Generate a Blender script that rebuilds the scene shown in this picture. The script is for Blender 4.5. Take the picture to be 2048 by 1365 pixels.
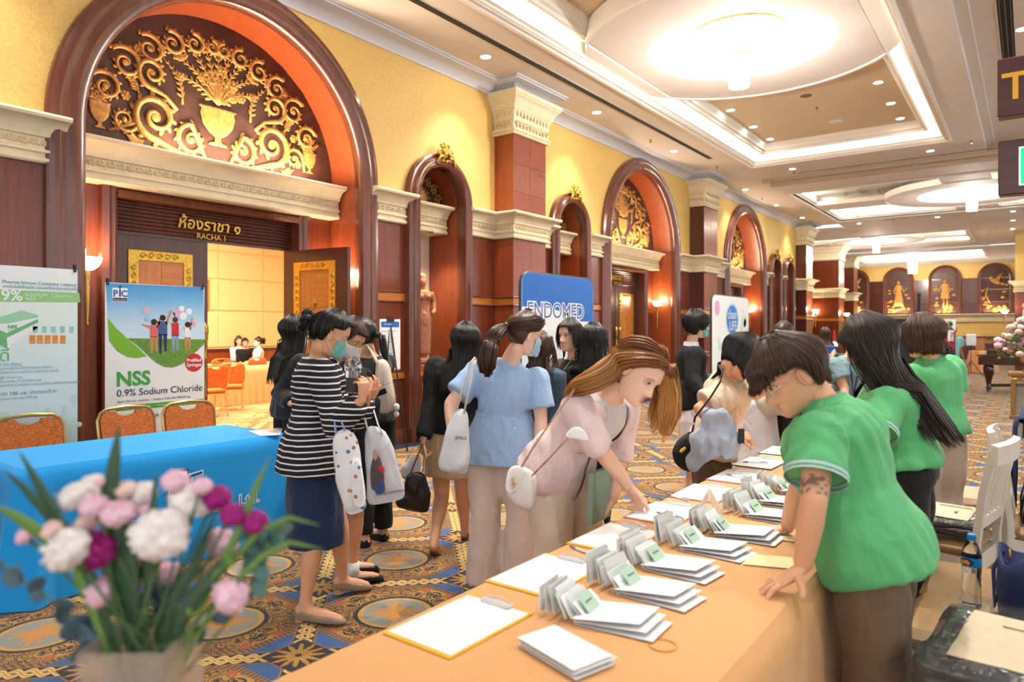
import bpy, bmesh, math, random
import numpy as np
from mathutils import Vector, Matrix, noise, Quaternion
random.seed(7)
PI = math.pi
scene = bpy.context.scene
COL = scene.collection
for o in list(bpy.data.objects):
    bpy.data.objects.remove(o)

# ---------------------------------------------------------------- camera
FPX, V0, CAMH = 1400.0, 660.0, 1.5            # focal length in pixels of a 2048 wide frame, horizon row, eye height
TH = math.atan((2060 - 1024) / FPX)           # the hall runs along +Y; the camera is turned this much to the left of it
CS, CC = math.sin(TH), math.cos(TH)
cam = bpy.data.cameras.new('camera'); cam_ob = bpy.data.objects.new('camera', cam); COL.objects.link(cam_ob)
cam.sensor_width = 36; cam.lens = FPX / 2048 * 36
cam.shift_y = (V0 - 682.5) / 2048
cam.clip_start = .05; cam.clip_end = 200
cam_ob.location = (0, 0, CAMH); cam_ob.rotation_euler = (PI / 2, 0, TH)
cam.dof.use_dof = True; cam.dof.focus_distance = 4.3; cam.dof.aperture_fstop = 2.6
scene.camera = cam_ob
def pt(u, v, Z):
    'point seen at photo pixel u, v at depth Z metres along the view axis'
    a = (u - 1024) / FPX
    return Vector(((a * CC - CS) * Z, (a * CS + CC) * Z, CAMH + (V0 - v) / FPX * Z))
def ptz(u, v, z):
    return pt(u, v, (CAMH - z) * FPX / (v - V0))

# ---------------------------------------------------------------- world, light, exposure
w = bpy.data.worlds.new('world'); scene.world = w; w.use_nodes = True
w.node_tree.nodes['Background'].inputs[0].default_value = (.96, .98, 1.0, 1)
w.node_tree.nodes['Background'].inputs[1].default_value = .75
vs = scene.view_settings
vs.view_transform = 'Standard'; vs.look = 'None'; vs.gamma = 1; vs.use_curve_mapping = False
vs.exposure = 1.05
scene.cycles.use_denoising = True
scene.cycles.max_bounces = 5; scene.cycles.diffuse_bounces = 3; scene.cycles.glossy_bounces = 2; scene.cycles.use_adaptive_sampling = True; scene.cycles.adaptive_threshold = .12; scene.cycles.adaptive_min_samples = 12
scene.cycles.transmission_bounces = 4; scene.cycles.transparent_max_bounces = 8
scene.cycles.sample_clamp_indirect = 6; scene.cycles.caustics_reflective = False; scene.cycles.caustics_refractive = False

# ---------------------------------------------------------------- materials
MATS = {}
def lin(c):
    'sRGB 0-255 to linear'
    return tuple(((x / 255) / 12.92 if x / 255 < .04045 else ((x / 255 + .055) / 1.055) ** 2.4) for x in c) + (1,)
class NT:
    'small node-tree helper'
    def __init__(s, name):
        s.m = bpy.data.materials.new(name); s.m.use_nodes = True
        s.t = s.m.node_tree; s.b = s.t.nodes['Principled BSDF']
    def n(s, kind, **kw):
        nd = s.t.nodes.new('ShaderNode' + kind)
        for k, v in kw.items():
            if k.startswith('i_'):
                k2 = k[2:]; nd.inputs[int(k2) if k2.isdigit() else k2].default_value = v
            else: setattr(nd, k, v)
        return nd
    def l(s, a, b): s.t.links.new(a, b)
    def math(s, op, a, b=None, c=None):
        nd = s.n('Math', operation=op)
        for i, x in enumerate((a, b, c)):
            if x is None: continue
            if hasattr(x, 'is_linked'): s.l(x, nd.inputs[i])
            else: nd.inputs[i].default_value = x
        return nd.outputs[0]
    def mix(s, f, a, b):
        nd = s.n('Mix', data_type='RGBA')
        for i, x in ((0, f), (6, a), (7, b)):
            if hasattr(x, 'is_linked'): s.l(x, nd.inputs[i])
            else: nd.inputs[i].default_value = x
        return nd.outputs[2]
    def coord(s, kind='Object', scale=(1, 1, 1), rot=(0, 0, 0)):
        tc = s.n('TexCoord'); mp = s.n('Mapping'); s.l(tc.outputs[kind], mp.inputs[0])
        mp.inputs['Scale'].default_value = scale; mp.inputs['Rotation'].default_value = rot
        return mp.outputs[0]
    def ramp(s, f, stops, interp='LINEAR'):
        nd = s.n('ValToRGB'); nd.color_ramp.interpolation = interp
        cr = nd.color_ramp
        while len(cr.elements) < len(stops): cr.elements.new(.5)
        for e, (p, c) in zip(cr.elements, stops): e.position = p; e.color = c
        s.l(f, nd.inputs[0]); return nd.outputs[0]
    def bump(s, h, strength=.3, dist=.01):
        b = s.n('Bump'); b.inputs['Strength'].default_value = strength; b.inputs['Distance'].default_value = dist
        s.l(h, b.inputs['Height']); s.l(b.outputs[0], s.b.inputs['Normal'])
def mat(name, rgb, rough=.5, metal=0, noise_amt=0, noise_scale=20, bump=0, bump_scale=60, emit=0, trans=0, alpha=1, coat=0, sheen=0, sub=0, emit_rgb=None, vary=(1, 1, 1)):
    if name in MATS: return MATS[name]
    t = NT(name); c = lin(rgb); b = t.b
    b.inputs['Base Color'].default_value = c; b.inputs['Roughness'].default_value = rough; b.inputs['Metallic'].default_value = metal
    if coat: b.inputs['Coat Weight'].default_value = coat; b.inputs['Coat Roughness'].default_value = .08
    if sheen: b.inputs['Sheen Weight'].default_value = sheen
    if trans: b.inputs['Transmission Weight'].default_value = trans; b.inputs['IOR'].default_value = 1.45
    if alpha < 1: b.inputs['Alpha'].default_value = alpha
    if sub: b.inputs['Subsurface Weight'].default_value = sub; b.inputs['Subsurface Radius'].default_value = (.012, .005, .003)
    if emit:
        b.inputs['Emission Color'].default_value = lin(emit_rgb or rgb); b.inputs['Emission Strength'].default_value = emit
    if noise_amt:
        nz = t.n('TexNoise', i_Scale=noise_scale, i_Detail=4.0); t.l(t.coord(scale=vary), nz.inputs[0])
        d = tuple(x * (1 - noise_amt) for x in c[:3]) + (1,); u = tuple(min(1, x * (1 + noise_amt)) for x in c[:3]) + (1,)
        t.l(t.ramp(nz.outputs[0], [(.3, d), (.7, u)]), b.inputs['Base Color'])
    if bump:
        nz = t.n('TexNoise', i_Scale=bump_scale, i_Detail=3.0); t.l(t.coord(scale=vary), nz.inputs[0]); t.bump(nz.outputs[0], bump, .01)
    MATS[name] = t.m
    return t.m

# ---------------------------------------------------------------- mesh helpers
class MB:
    def __init__(s): s.v = []; s.f = []; s.mi = []; s.k = 0
    def add(s, vs, fs, mi=None):
        o = len(s.v); s.v += [tuple(p) for p in vs]; s.f += [tuple(i + o for i in f) for f in fs]
        s.mi += [s.k if mi is None else mi] * len(fs)
        return s
    def box(s, a, b):
        (x0, y0, z0), (x1, y1, z1) = a, b
        return s.add([(x0, y0, z0), (x1, y0, z0), (x1, y1, z0), (x0, y1, z0), (x0, y0, z1), (x1, y0, z1), (x1, y1, z1), (x0, y1, z1)],
                     [(0, 3, 2, 1), (4, 5, 6, 7), (0, 1, 5, 4), (1, 2, 6, 5), (2, 3, 7, 6), (3, 0, 4, 7)])
    def cbox(s, c, d): return s.box([c[i] - d[i] / 2 for i in range(3)], [c[i] + d[i] / 2 for i in range(3)])
    def bbox(s, a, b, r=.01):
        'box with chamfered vertical and horizontal edges'
        (x0, y0, z0), (x1, y1, z1) = a, b
        def ring(i, z): return [(x0 + i, y0 + r, z), (x0 + r, y0 + i, z), (x1 - r, y0 + i, z), (x1 - i, y0 + r, z), (x1 - i, y1 - r, z), (x1 - r, y1 - i, z), (x0 + r, y1 - i, z), (x0 + i, y1 - r, z)]
        return s.rings([ring(r * .9, z0), ring(0, z0 + r), ring(0, z1 - r), ring(r * .9, z1)])
    def obox(s, c, ax, ay, az):
        c, ax, ay, az = map(Vector, (c, ax, ay, az))
        vs = [c + ax * i + ay * j + az * k for k in (-1, 1) for i, j in ((-1, -1), (1, -1), (1, 1), (-1, 1))]
        return s.add(vs, [(0, 3, 2, 1), (4, 5, 6, 7), (0, 1, 5, 4), (1, 2, 6, 5), (2, 3, 7, 6), (3, 0, 4, 7)])
    def rings(s, rs, cap=True, closed=False):
        n = len(rs[0]); vs = [p for r in rs for p in r]; fs = []
        m = len(rs)
        for i in range(m if closed else m - 1):
            a, b = i * n, ((i + 1) % m) * n
            fs += [(a + j, a + (j + 1) % n, b + (j + 1) % n, b + j) for j in range(n)]
        if cap and not closed: fs += [tuple(range(n - 1, -1, -1)), tuple(range((m - 1) * n, m * n))]
        return s.add(vs, fs)
    def strip(s, rs):
        'open rows of points joined into a sheet'
        n = len(rs[0]); vs = [p for r in rs for p in r]
        return s.add(vs, [(i * n + j, i * n + j + 1, (i + 1) * n + j + 1, (i + 1) * n + j) for i in range(len(rs) - 1) for j in range(n - 1)])
    def tube(s, path, r, n=8, cap=True, flat=None, closed=False, up=None):
        P = [Vector(p) for p in path]; m = len(P)
        R = r if isinstance(r, (list, tuple)) else [r] * m
        rs = []; prev = None
        for i in range(m):
            t = (P[(i + 1) % m] - P[i - 1]) if closed else (P[min(i + 1, m - 1)] - P[max(i - 1, 0)])
            if t.length < 1e-9: t = Vector((0, 0, 1))
            t.normalize()
            if prev is None:
                a = Vector(up) if up else Vector((0, 0, 1)) if abs(t.z) < .9 else Vector((1, 0, 0))
                x = t.cross(a).normalized()
            else:
                x = (prev - t * prev.dot(t))
                x = x.normalized() if x.length > 1e-6 else t.orthogonal().normalized()
            prev = x; y = t.cross(x); f = flat or 1
            rs.append([P[i] + x * math.cos(q) * R[i] + y * math.sin(q) * R[i] * f for q in (2 * PI * k / n for k in range(n))])
        return s.rings(rs, cap, closed)
    def lathe(s, c, prof, n=20, sx=1, sy=1, cap=True):
        c = Vector(c)
        return s.rings([[c + Vector((r * sx * math.cos(q), r * sy * math.sin(q), z)) for q in (2 * PI * k / n for k in range(n))] for r, z in prof], cap)
    def ell(s, c, r, n=12, m=8, M=None):
        c = Vector(c); rs = []
        for i in range(m + 1):
            th = PI * i / m; rr = max(math.sin(th), .02); z = -math.cos(th)
            ring = [Vector((r[0] * rr * math.cos(q), r[1] * rr * math.sin(q), r[2] * z)) for q in (2 * PI * k / n for k in range(n))]
            rs.append([c + (M @ p if M else p) for p in ring])
        return s.rings(rs)
    def prism(s, poly, f, d):
        'polygon of 2-D points mapped by f(a, b, depth) to 3-D, thickness 0..d'
        n = len(poly)
        return s.add([f(a, b, 0) for a, b in poly] + [f(a, b, d) for a, b in poly],
                     [tuple(range(n - 1, -1, -1)), tuple(range(n, 2 * n))] + [(i, (i + 1) % n, n + (i + 1) % n, n + i) for i in range(n)])
    def mesh(s, name='m', smooth=False, weld=False):
        me = bpy.data.meshes.new(name); me.from_pydata(s.v, [], s.f)
        if any(s.mi): me.polygons.foreach_set('material_index', s.mi)
        bm = bmesh.new(); bm.from_mesh(me)
        if weld: bmesh.ops.remove_doubles(bm, verts=bm.verts, dist=1e-5)
        bmesh.ops.recalc_face_normals(bm, faces=bm.faces); bm.to_mesh(me); bm.free()
        if smooth:
            me.polygons.foreach_set('use_smooth', [True] * len(me.polygons))
            if smooth != 'all':
                try: me.set_sharp_from_angle(angle=math.radians(38 if smooth is True else smooth))
                except Exception: pass
        return me
def link(o, parent=None):
    COL.objects.link(o)
    if parent is not None: o.parent = parent
    return o
def put(name, mb, m, parent=None, smooth=False, loc=None, rotz=None, label=None, weld=False):
    me = mb.mesh(name, smooth, weld) if isinstance(mb, MB) else mb
    o = bpy.data.objects.new(name, me)
    if isinstance(m, (list, tuple)):
        if not me.materials:
            for x in m: me.materials.append(x)
    elif m is not None and not me.materials: me.materials.append(m)
    link(o, parent)
    if parent is not None: o.matrix_parent_inverse = Matrix()
    if loc is not None: o.location = loc
    if rotz is not None: o.rotation_euler[2] = rotz
    if label: o['label'] = label
    return o
def tag(o, label=None, cat=None, group=None, kind=None):
    for k, v in (('label', label), ('category', cat), ('group', group), ('kind', kind)):
        if v: o[k] = v
    return o
def empty(name, loc=(0, 0, 0), rotz=0, label=None, cat=None, group=None, kind=None):
    o = bpy.data.objects.new(name, None); link(o); o.location = loc; o.rotation_euler[2] = rotz; o.empty_display_size = .05
    return tag(o, label, cat, group, kind)
def copy_tree(o, parent=None):
    c = o.copy(); COL.objects.link(c)
    if parent is not None: c.parent = parent
    for ch in o.children: copy_tree(ch, c)
    return c
WORK = bpy.data.scenes.new('workbench')
def evaluated(o):
    'mesh of an object with its modifiers applied, worked out in a scene of its own'
    WORK.collection.objects.link(o); vl = WORK.view_layers[0]; vl.update()
    me = bpy.data.meshes.new_from_object(o.evaluated_get(vl.depsgraph)); bpy.data.objects.remove(o)
    return me
def text_mesh(txt, size=.1, depth=.0, align='CENTER', space=1.0, outline=False, shear=0, bold=0):
    cu = bpy.data.curves.new('lettering', 'FONT'); cu.body = txt; cu.size = size; cu.extrude = depth; cu.align_x = align; cu.space_character = space
    cu.shear = shear; cu.offset = bold; cu.resolution_u = 3
    me = evaluated(bpy.data.objects.new('lettering', cu)); me.name = 'lettering'; me.materials.clear()
    return me
def put_text(txt, size, m, parent, origin, right, up, name='lettering', depth=.0008, **kw):
    me = text_mesh(txt, size, depth, **kw)
    r, u = Vector(right).normalized(), Vector(up).normalized(); n = r.cross(u)
    M = Matrix((r, u, n)).transposed().to_4x4(); M.translation = Vector(origin)
    me.transform(M)
    return put(name, me, m, parent)
def sweep_plan(mb, path, prof, closed=False):
    'profile (offset to the right of travel, z) swept along a plan polyline with mitred corners'
    P = [Vector((p[0], p[1])) for p in path]; n = len(P); rs = []
    for i in range(n):
        if closed: a, b = P[i - 1], P[(i + 1) % n]; d0, d1 = (P[i] - a).normalized(), (b - P[i]).normalized()
        else:
            d0 = (P[i] - P[i - 1]).normalized() if i else None; d1 = (P[i + 1] - P[i]).normalized() if i < n - 1 else None
            d0 = d0 or d1; d1 = d1 or d0
        n0, n1 = Vector((d0.y, -d0.x)), Vector((d1.y, -d1.x))
        k = (n0 + n1); k = k / max(.2, k.length_squared / 2) if k.length > 1e-6 else n0
        rs.append([(P[i].x + k.x * o, P[i].y + k.y * o, z) for o, z in prof])
    return mb.rings(rs, True, closed)
def lerp(a, b, t): return a + (b - a) * t
def sstep(a, b, x):
    t = min(1, max(0, (x - a) / (b - a))); return t * t * (3 - 2 * t)
# ---------------------------------------------------------------- surface materials
def wood(name, rgb, rgb2, rough=.28, axis='z', coat=.35):
    if name in MATS: return MATS[name]
    t = NT(name); sc = {'z': (9, 9, .7), 'y': (9, .7, 9), 'x': (.7, 9, 9)}[axis]
    nz = t.n('TexNoise', i_Scale=2.2, i_Detail=6.0, i_Distortion=.6); t.l(t.coord(scale=sc), nz.inputs[0])
    t.l(t.ramp(nz.outputs[0], [(.28, lin(rgb)), (.72, lin(rgb2))]), t.b.inputs['Base Color'])
    t.b.inputs['Roughness'].default_value = rough; t.b.inputs['Coat Weight'].default_value = coat; t.b.inputs['Coat Roughness'].default_value = .15
    MATS[name] = t.m; return t.m
WOOD = wood('mahogany', (98, 42, 22), (126, 58, 31))
WOODD = wood('dark_mahogany', (70, 33, 25), (90, 44, 34))
WOODM = wood('moulding_mahogany', (96, 50, 35), (114, 62, 44), .22, 'z', .5)
WOODR = wood('red_cherry', (138, 62, 32), (160, 76, 40), .3)
PANEL = wood('pilaster_veneer', (128, 62, 46), (146, 74, 56), .3)
INLAY = wood('amber_inlay', (170, 100, 30), (200, 125, 48), .3, 'y')
INLAY2 = wood('honey_inlay', (176, 104, 44), (198, 126, 60), .3, 'z')
CREAM = mat('cream_plaster', (232, 218, 186), .55, noise_amt=.06, noise_scale=8)
CREAMD = mat('cream_relief', (226, 206, 164), .6, noise_amt=.10, noise_scale=30)
WHITE = mat('white_ceiling_paint', (226, 218, 212), .7, noise_amt=.02, noise_scale=2)
COVE = mat('white_cove_paint', (244, 240, 232), .7)
CROWNW = mat('pale_crown_paint', (214, 214, 222), .6)
GOLD = mat('gilded_metal', (212, 168, 70), .32, .85, noise_amt=.25, noise_scale=40)
GOLDM = mat('gilt_relief', (176, 128, 62), .55, .2, noise_amt=.35, noise_scale=25)
BRASS = mat('brass', (200, 160, 90), .25, .9)
BLACKP = mat('black_plastic', (22, 22, 24), .4)
def wallpaper():
    t = NT('yellow_wallpaper')
    nz = t.n('TexNoise', i_Scale=55.0, i_Detail=3.0); t.l(t.coord(), nz.inputs[0])
    n2 = t.n('TexNoise', i_Scale=1.3, i_Detail=2.0); t.l(t.coord(), n2.inputs[0])
    c = t.mix(t.ramp(nz.outputs[0], [(.35, (0, 0, 0, 1)), (.65, (1, 1, 1, 1))]), lin((212, 172, 88)), lin((228, 192, 112)))
    c = t.mix(t.math('MULTIPLY', n2.outputs[0], .25), c, lin((236, 206, 130)))
    t.l(c, t.b.inputs['Base Color']); t.b.inputs['Roughness'].default_value = .55; t.bump(nz.outputs[0], .25, .004)
    return t.m
PAPER = wallpaper()
def antique(name, dark, mid):
    t = NT(name); nz = t.n('TexNoise', i_Scale=5.0, i_Detail=8.0, i_Roughness=.7); t.l(t.coord(), nz.inputs[0])
    t.l(t.ramp(nz.outputs[0], [(.3, lin(dark)), (.62, lin(mid)), (.75, lin((110, 70, 52)))]), t.b.inputs['Base Color'])
    t.b.inputs['Roughness'].default_value = .4; t.b.inputs['Metallic'].default_value = .15
    return t.m
ANTIQ = antique('antique_bronze_ground', (58, 36, 30), (84, 52, 40))
def carpet(name, ground, gold1, gold2, blue, cell, ox, oy):
    t = NT(name); tc = t.n('TexCoord'); sp = t.n('SeparateXYZ'); t.l(tc.outputs['Object'], sp.inputs[0])
    M = t.math
    x = M('SUBTRACT', sp.outputs[0], ox); y = M('SUBTRACT', sp.outputs[1], oy)
    p = M('MULTIPLY', M('ADD', x, y), .70711 / cell); q = M('MULTIPLY', M('SUBTRACT', y, x), .70711 / cell)
    # fold into one cell, units of one cell, centre at 0
    fp = M('SUBTRACT', M('FRACT', M('ADD', p, .5)), .5); fq = M('SUBTRACT', M('FRACT', M('ADD', q, .5)), .5)
    P = M('ABSOLUTE', fp); Q = M('ABSOLUTE', fq); mx = M('MAXIMUM', P, Q); s = M('ADD', P, Q)
    r = M('SQRT', M('ADD', M('MULTIPLY', P, P), M('MULTIPLY', Q, Q)))
    mn = M('MINIMUM', P, Q)
    cv = t.n('CombineXYZ'); t.l(mx, cv.inputs[0]); t.l(mn, cv.inputs[1])
    def scroll(scale, width, dist=1.4):
        nz = t.n('TexNoise', noise_dimensions='2D', i_Scale=scale, i_Detail=1.0, i_Distortion=dist); t.l(cv.outputs[0], nz.inputs[0])
        d = M('ABSOLUTE', M('SUBTRACT', nz.outputs[0], .5)); a = M('LESS_THAN', d, width)
        wv = M('SINE', M('MULTIPLY', nz.outputs[0], 62.0)); return M('MAXIMUM', a, M('GREATER_THAN', wv, .1)), nz.outputs[0]
    g1, nv = scroll(9.0, .012)
    goldc = t.mix(nv, lin(gold1), lin(gold2))
    arabesque = t.mix(g1, lin(ground), goldc)
    fine = t.n('TexNoise', i_Scale=60.0 / cell, i_Detail=2.0); t.l(tc.outputs['Object'], fine.inputs[0])
    # centre medallion
    ang = M('ARCTAN2', fq, fp)
    leaf = M('GREATER_THAN', M('ADD', M('ADD', M('MULTIPLY', M('COSINE', M('MULTIPLY', ang, 4.0)), .03), M('MULTIPLY', M('COSINE', M('MULTIPLY', ang, 16.0)), .035)), M('MULTIPLY', fine.outputs[0], .12)), M('SUBTRACT', r, .055))
    disc = t.mix(leaf, lin((132, 138, 134)), lin((190, 132, 56)))
    ring = M('LESS_THAN', r, .225); ring2 = M('LESS_THAN', r, .25); inner = M('LESS_THAN', r, .195)
    oct_ = M('MAXIMUM', M('DIVIDE', mx, .435), M('DIVIDE', s, .65))
    border = M('GREATER_THAN', oct_, .90)
    dots = M('GREATER_THAN', M('SINE', M('MULTIPLY', M('SUBTRACT', P, Q), 150.0)), .1)
    bord = t.mix(dots, lin((92, 66, 44)), lin((146, 106, 60)))
    c = t.mix(border, arabesque, bord)
    c = t.mix(ring2, c, lin(ground)); c = t.mix(ring, c, lin(gold2)); c = t.mix(inner, c, disc)
    # red flowers in the octagon corners
    fl = M('LESS_THAN', M('ADD', M('ABSOLUTE', M('SUBTRACT', mx, .35)), M('ABSOLUTE', M('SUBTRACT', mn, .20))), .035)
    c = t.mix(fl, c, lin((172, 84, 50)))
    out = M('GREATER_THAN', oct_, 1.0)
    c = t.mix(out, c, lin(blue))
    line = M('MULTIPLY', out, M('GREATER_THAN', s, .79)); c = t.mix(line, c, lin((150, 92, 50)))
    # bands between the cells with a running scroll
    band = M('GREATER_THAN', mx, .435)
    lw = M('SINE', M('MULTIPLY', mn, 42.0)); cd = M('SUBTRACT', .5, mx)
    run = M('LESS_THAN', M('ABSOLUTE', M('SUBTRACT', M('ABSOLUTE', M('SUBTRACT', cd, M('MULTIPLY', M('ABSOLUTE', lw), .03))), .012)), .010)
    bc = t.mix(run, lin(ground), lin((212, 176, 96))); bl = M('LESS_THAN', mx, .445); bc = t.mix(bl, bc, lin((150, 96, 54)))
    c = t.mix(band, c, bc)
    # corner rosettes
    ros = M('GREATER_THAN', s, .805); P2 = M('SUBTRACT', .5, P); Q2 = M('SUBTRACT', .5, Q)
    r2 = M('SQRT', M('ADD', M('MULTIPLY', P2, P2), M('MULTIPLY', Q2, Q2))); a2 = M('ARCTAN2', P2, Q2)
    pet = M('GREATER_THAN', M('ADD', .125, M('MULTIPLY', M('COSINE', M('MULTIPLY', a2, 12.0)), .04)), M('ADD', r2, M('MULTIPLY', fine.outputs[0], .05)))
    rc = t.mix(pet, lin(ground), goldc); eye = M('LESS_THAN', r2, .018); rc = t.mix(eye, rc, lin(ground))
    c = t.mix(ros, c, rc)
    c = t.mix(M('MULTIPLY', fine.outputs[0], .22), c, lin((70, 52, 34)))
    t.l(c, t.b.inputs['Base Color']); t.b.inputs['Roughness'].default_value = .95
    t.b.inputs['Sheen Weight'].default_value = .15; t.bump(fine.outputs[0], .25, .01)
    return t.m
CARPET = carpet('arabesque_carpet', (30, 28, 44), (158, 108, 34), (192, 146, 62), (40, 88, 142), .865, -3.32, 3.23)
CARPET2 = carpet('red_gold_carpet', (176, 70, 50), (214, 150, 80), (226, 176, 104), (190, 90, 60), 1.3, -12, 6)

# ---------------------------------------------------------------- floor and ceiling
W = -6.7; ZS = 3.3; ZC = 5.3
def struct(name, label, kind='structure', **k): return empty(name, label=label, kind=kind, **k)
fl = put('floor', MB().box((-7.45, -5, -.05), (8, 27, 0)).box((-10, 27, -.05), (8, 43, 0)), CARPET); tag(fl, 'navy and gold arabesque carpet with blue corners', kind='structure')
m = MB()
m.v += [(-6.72, -5, .002), (-6.38, -5, .002), (-6.38, 27, .002), (-6.72, 27, .002)]; m.f.append((0, 1, 2, 3)); m.mi.append(0)
put('carpet_border', m, mat('navy_carpet_border', (34, 38, 66), .95), fl)

HOLE1 = (-5.15, 3.0, -1.35, 16.4)
ceil = put('ceiling', MB().box((-10, 43, 5.3), (8, 43.2, 5.4)), WHITE); tag(ceil, 'white plaster ceiling with recessed trays and cove light', kind='structure')
def slab_with_hole(mb, x0, y0, x1, y1, h, z, t=.06):
    hx0, hy0, hx1, hy1 = h
    for a, b, c, d in ((x0, y0, hx0, y1), (hx1, y0, x1, y1), (hx0, y0, hx1, hy0), (hx0, hy1, hx1, y1)):
        if c > a and d > b: mb.box((a, b, z), (c, d, z + t))
m = MB(); slab_with_hole(m, -7.3, -5, -.8, 18.0, HOLE1, ZC)
put('flat_soffit', m, WHITE, ceil)
put('flat_soffit', MB().box((-.8, -5, 5.5), (8, 18.0, 5.56)).box((-.8, -5, 5.3), (-.74, 18, 5.42)).box((-.74, -5, 5.42), (-.6, 18, 5.5)), WHITE, ceil)
put('flat_soffit', MB().box((-7.3, 18.0, 5.3), (-5.45, 27.2, 5.36)), WHITE, ceil)
put('ceiling_step', MB().box((-5.45, 18.0, 5.22), (8, 18.16, 5.5)).box((-5.3, 18.16, 5.14), (8, 18.3, 5.4)), mat('beige_step_paint', (196, 176, 152), .7), ceil)
# trays
LED = mat('cove_led_strip', (255, 244, 224), .5, emit=18, emit_rgb=(255, 247, 236))
LED2 = mat('cove_led_strip_far', (255, 246, 232), .5, emit=16, emit_rgb=(255, 244, 228))
RIM = [(-.05, 0), (-.05, .03), (.02, .055), (.02, .09), (.06, .10), (.06, .16), (.03, .16), (-.08, .16), (-.10, .06), (-.10, 0)]
def tray_rim(name, path, z, parent):
    m = MB(); sweep_plan(m, path, [(-o, z - .03 + dz) for o, dz in RIM], True)
    return put(name, m, COVE, parent, smooth=30)
def rect(x0, y0, x1, y1): return [(x0, y0), (x1, y0), (x1, y1), (x0, y1)]
tr = put('ceiling_tray', MB().box((HOLE1[0] - .4, HOLE1[1] - .4, 5.66), (HOLE1[2] + .4, HOLE1[3] + .4, 5.70)), mat('warm_tray_paint', (226, 208, 178), .7), ceil)
m = MB()
x0, y0, x1, y1 = HOLE1
for a, b in (((x0 - .02, y0), (x0, y1)), ((x1, y0), (x1 + .02, y1)), ((x0, y0 - .02), (x1, y0)), ((x0, y1), (x1, y1 + .02))): m.box((a[0], a[1], 5.36), (b[0], b[1], 5.66))
put('cove_wall', m, COVE, ceil)
tray_rim('rim_moulding', rect(*HOLE1), 5.3, ceil)
IN1 = (-4.88, 3.3, -1.62, 16.1)
m = MB(); sweep_plan(m, rect(*IN1), [(0, 5.66), (0, 5.47), (-.03, 5.455), (-.06, 5.46), (-.07, 5.5), (-.11, 5.52), (-.12, 5.56), (-.16, 5.60), (-.17, 5.66)], True)
put('inner_rim_moulding', m, COVE, ceil, smooth=30)
m = MB()
for a, b in (((IN1[0] - .03, y0 + .3, 5.60), (IN1[0] - .005, y1 - .3, 5.65)), ((IN1[2] + .005, y0 + .3, 5.60), (IN1[2] + .03, y1 - .3, 5.65)), ((x0 + .3, IN1[3] + .005, 5.60), (x1 - .3, IN1[3] + .03, 5.65)), ((x0 + .3, IN1[1] - .03, 5.60), (x1 - .3, IN1[1] - .005, 5.65))): m.box(a, b)
put('cove_light_strip', m, LED, ceil)
# disc across the tray, with the chandelier dome
DX, DY, DR, Dr = -3.25, 9.7, 2.15, 1.25
def clipped_ring(cx, cy, R, r, clip, z0, z1, n=96):
    m = MB(); rs = []
    for z, a in ((z0, 1), (z1, 1)):
        rs.append([(min(cx + clip, max(cx - clip, cx + R * math.cos(q))), cy + R * math.sin(q), z) for q in (2 * PI * k / n for k in range(n))])
    inn = [[(cx + r * math.cos(q), cy + r * math.sin(q), z) for q in (2 * PI * k / n for k in range(n))] for z in (z1, z0)]
    m.rings(rs + inn, closed=True); return m
put('ceiling_disc', clipped_ring(DX, DY, DR, Dr, 1.6, 5.42, 5.52), WHITE, ceil)
put('ceiling_disc_edge', clipped_ring(DX, DY, DR + .03, DR - .02, 1.62, 5.40, 5.64), COVE, ceil)
def dome(cx, cy, r, z, parent, led):
    m = MB(); n = 64
    prof = [(r, z), (r + .02, z + .02), (r - .03, z + .05), (r - .03, z + .09), (r + .07, z + .10), (r + .07, z + .22), (r * .9, z + .30), (r * .55, z + .34), (.05, z + .35)]
    m.lathe((cx, cy, 0), prof, n, cap=False); put('dome_recess', m, COVE, parent, smooth=40)
    m = MB(); m.tube([(cx + (r + .02) * math.cos(q), cy + (r + .02) * math.sin(q), z + .12) for q in (2 * PI * k / 48 for k in range(48))], .014, 6, closed=True)
    put('cove_light_strip', m, led, parent)
dome(DX, DY, Dr, 5.42, ceil, LED2)
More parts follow.
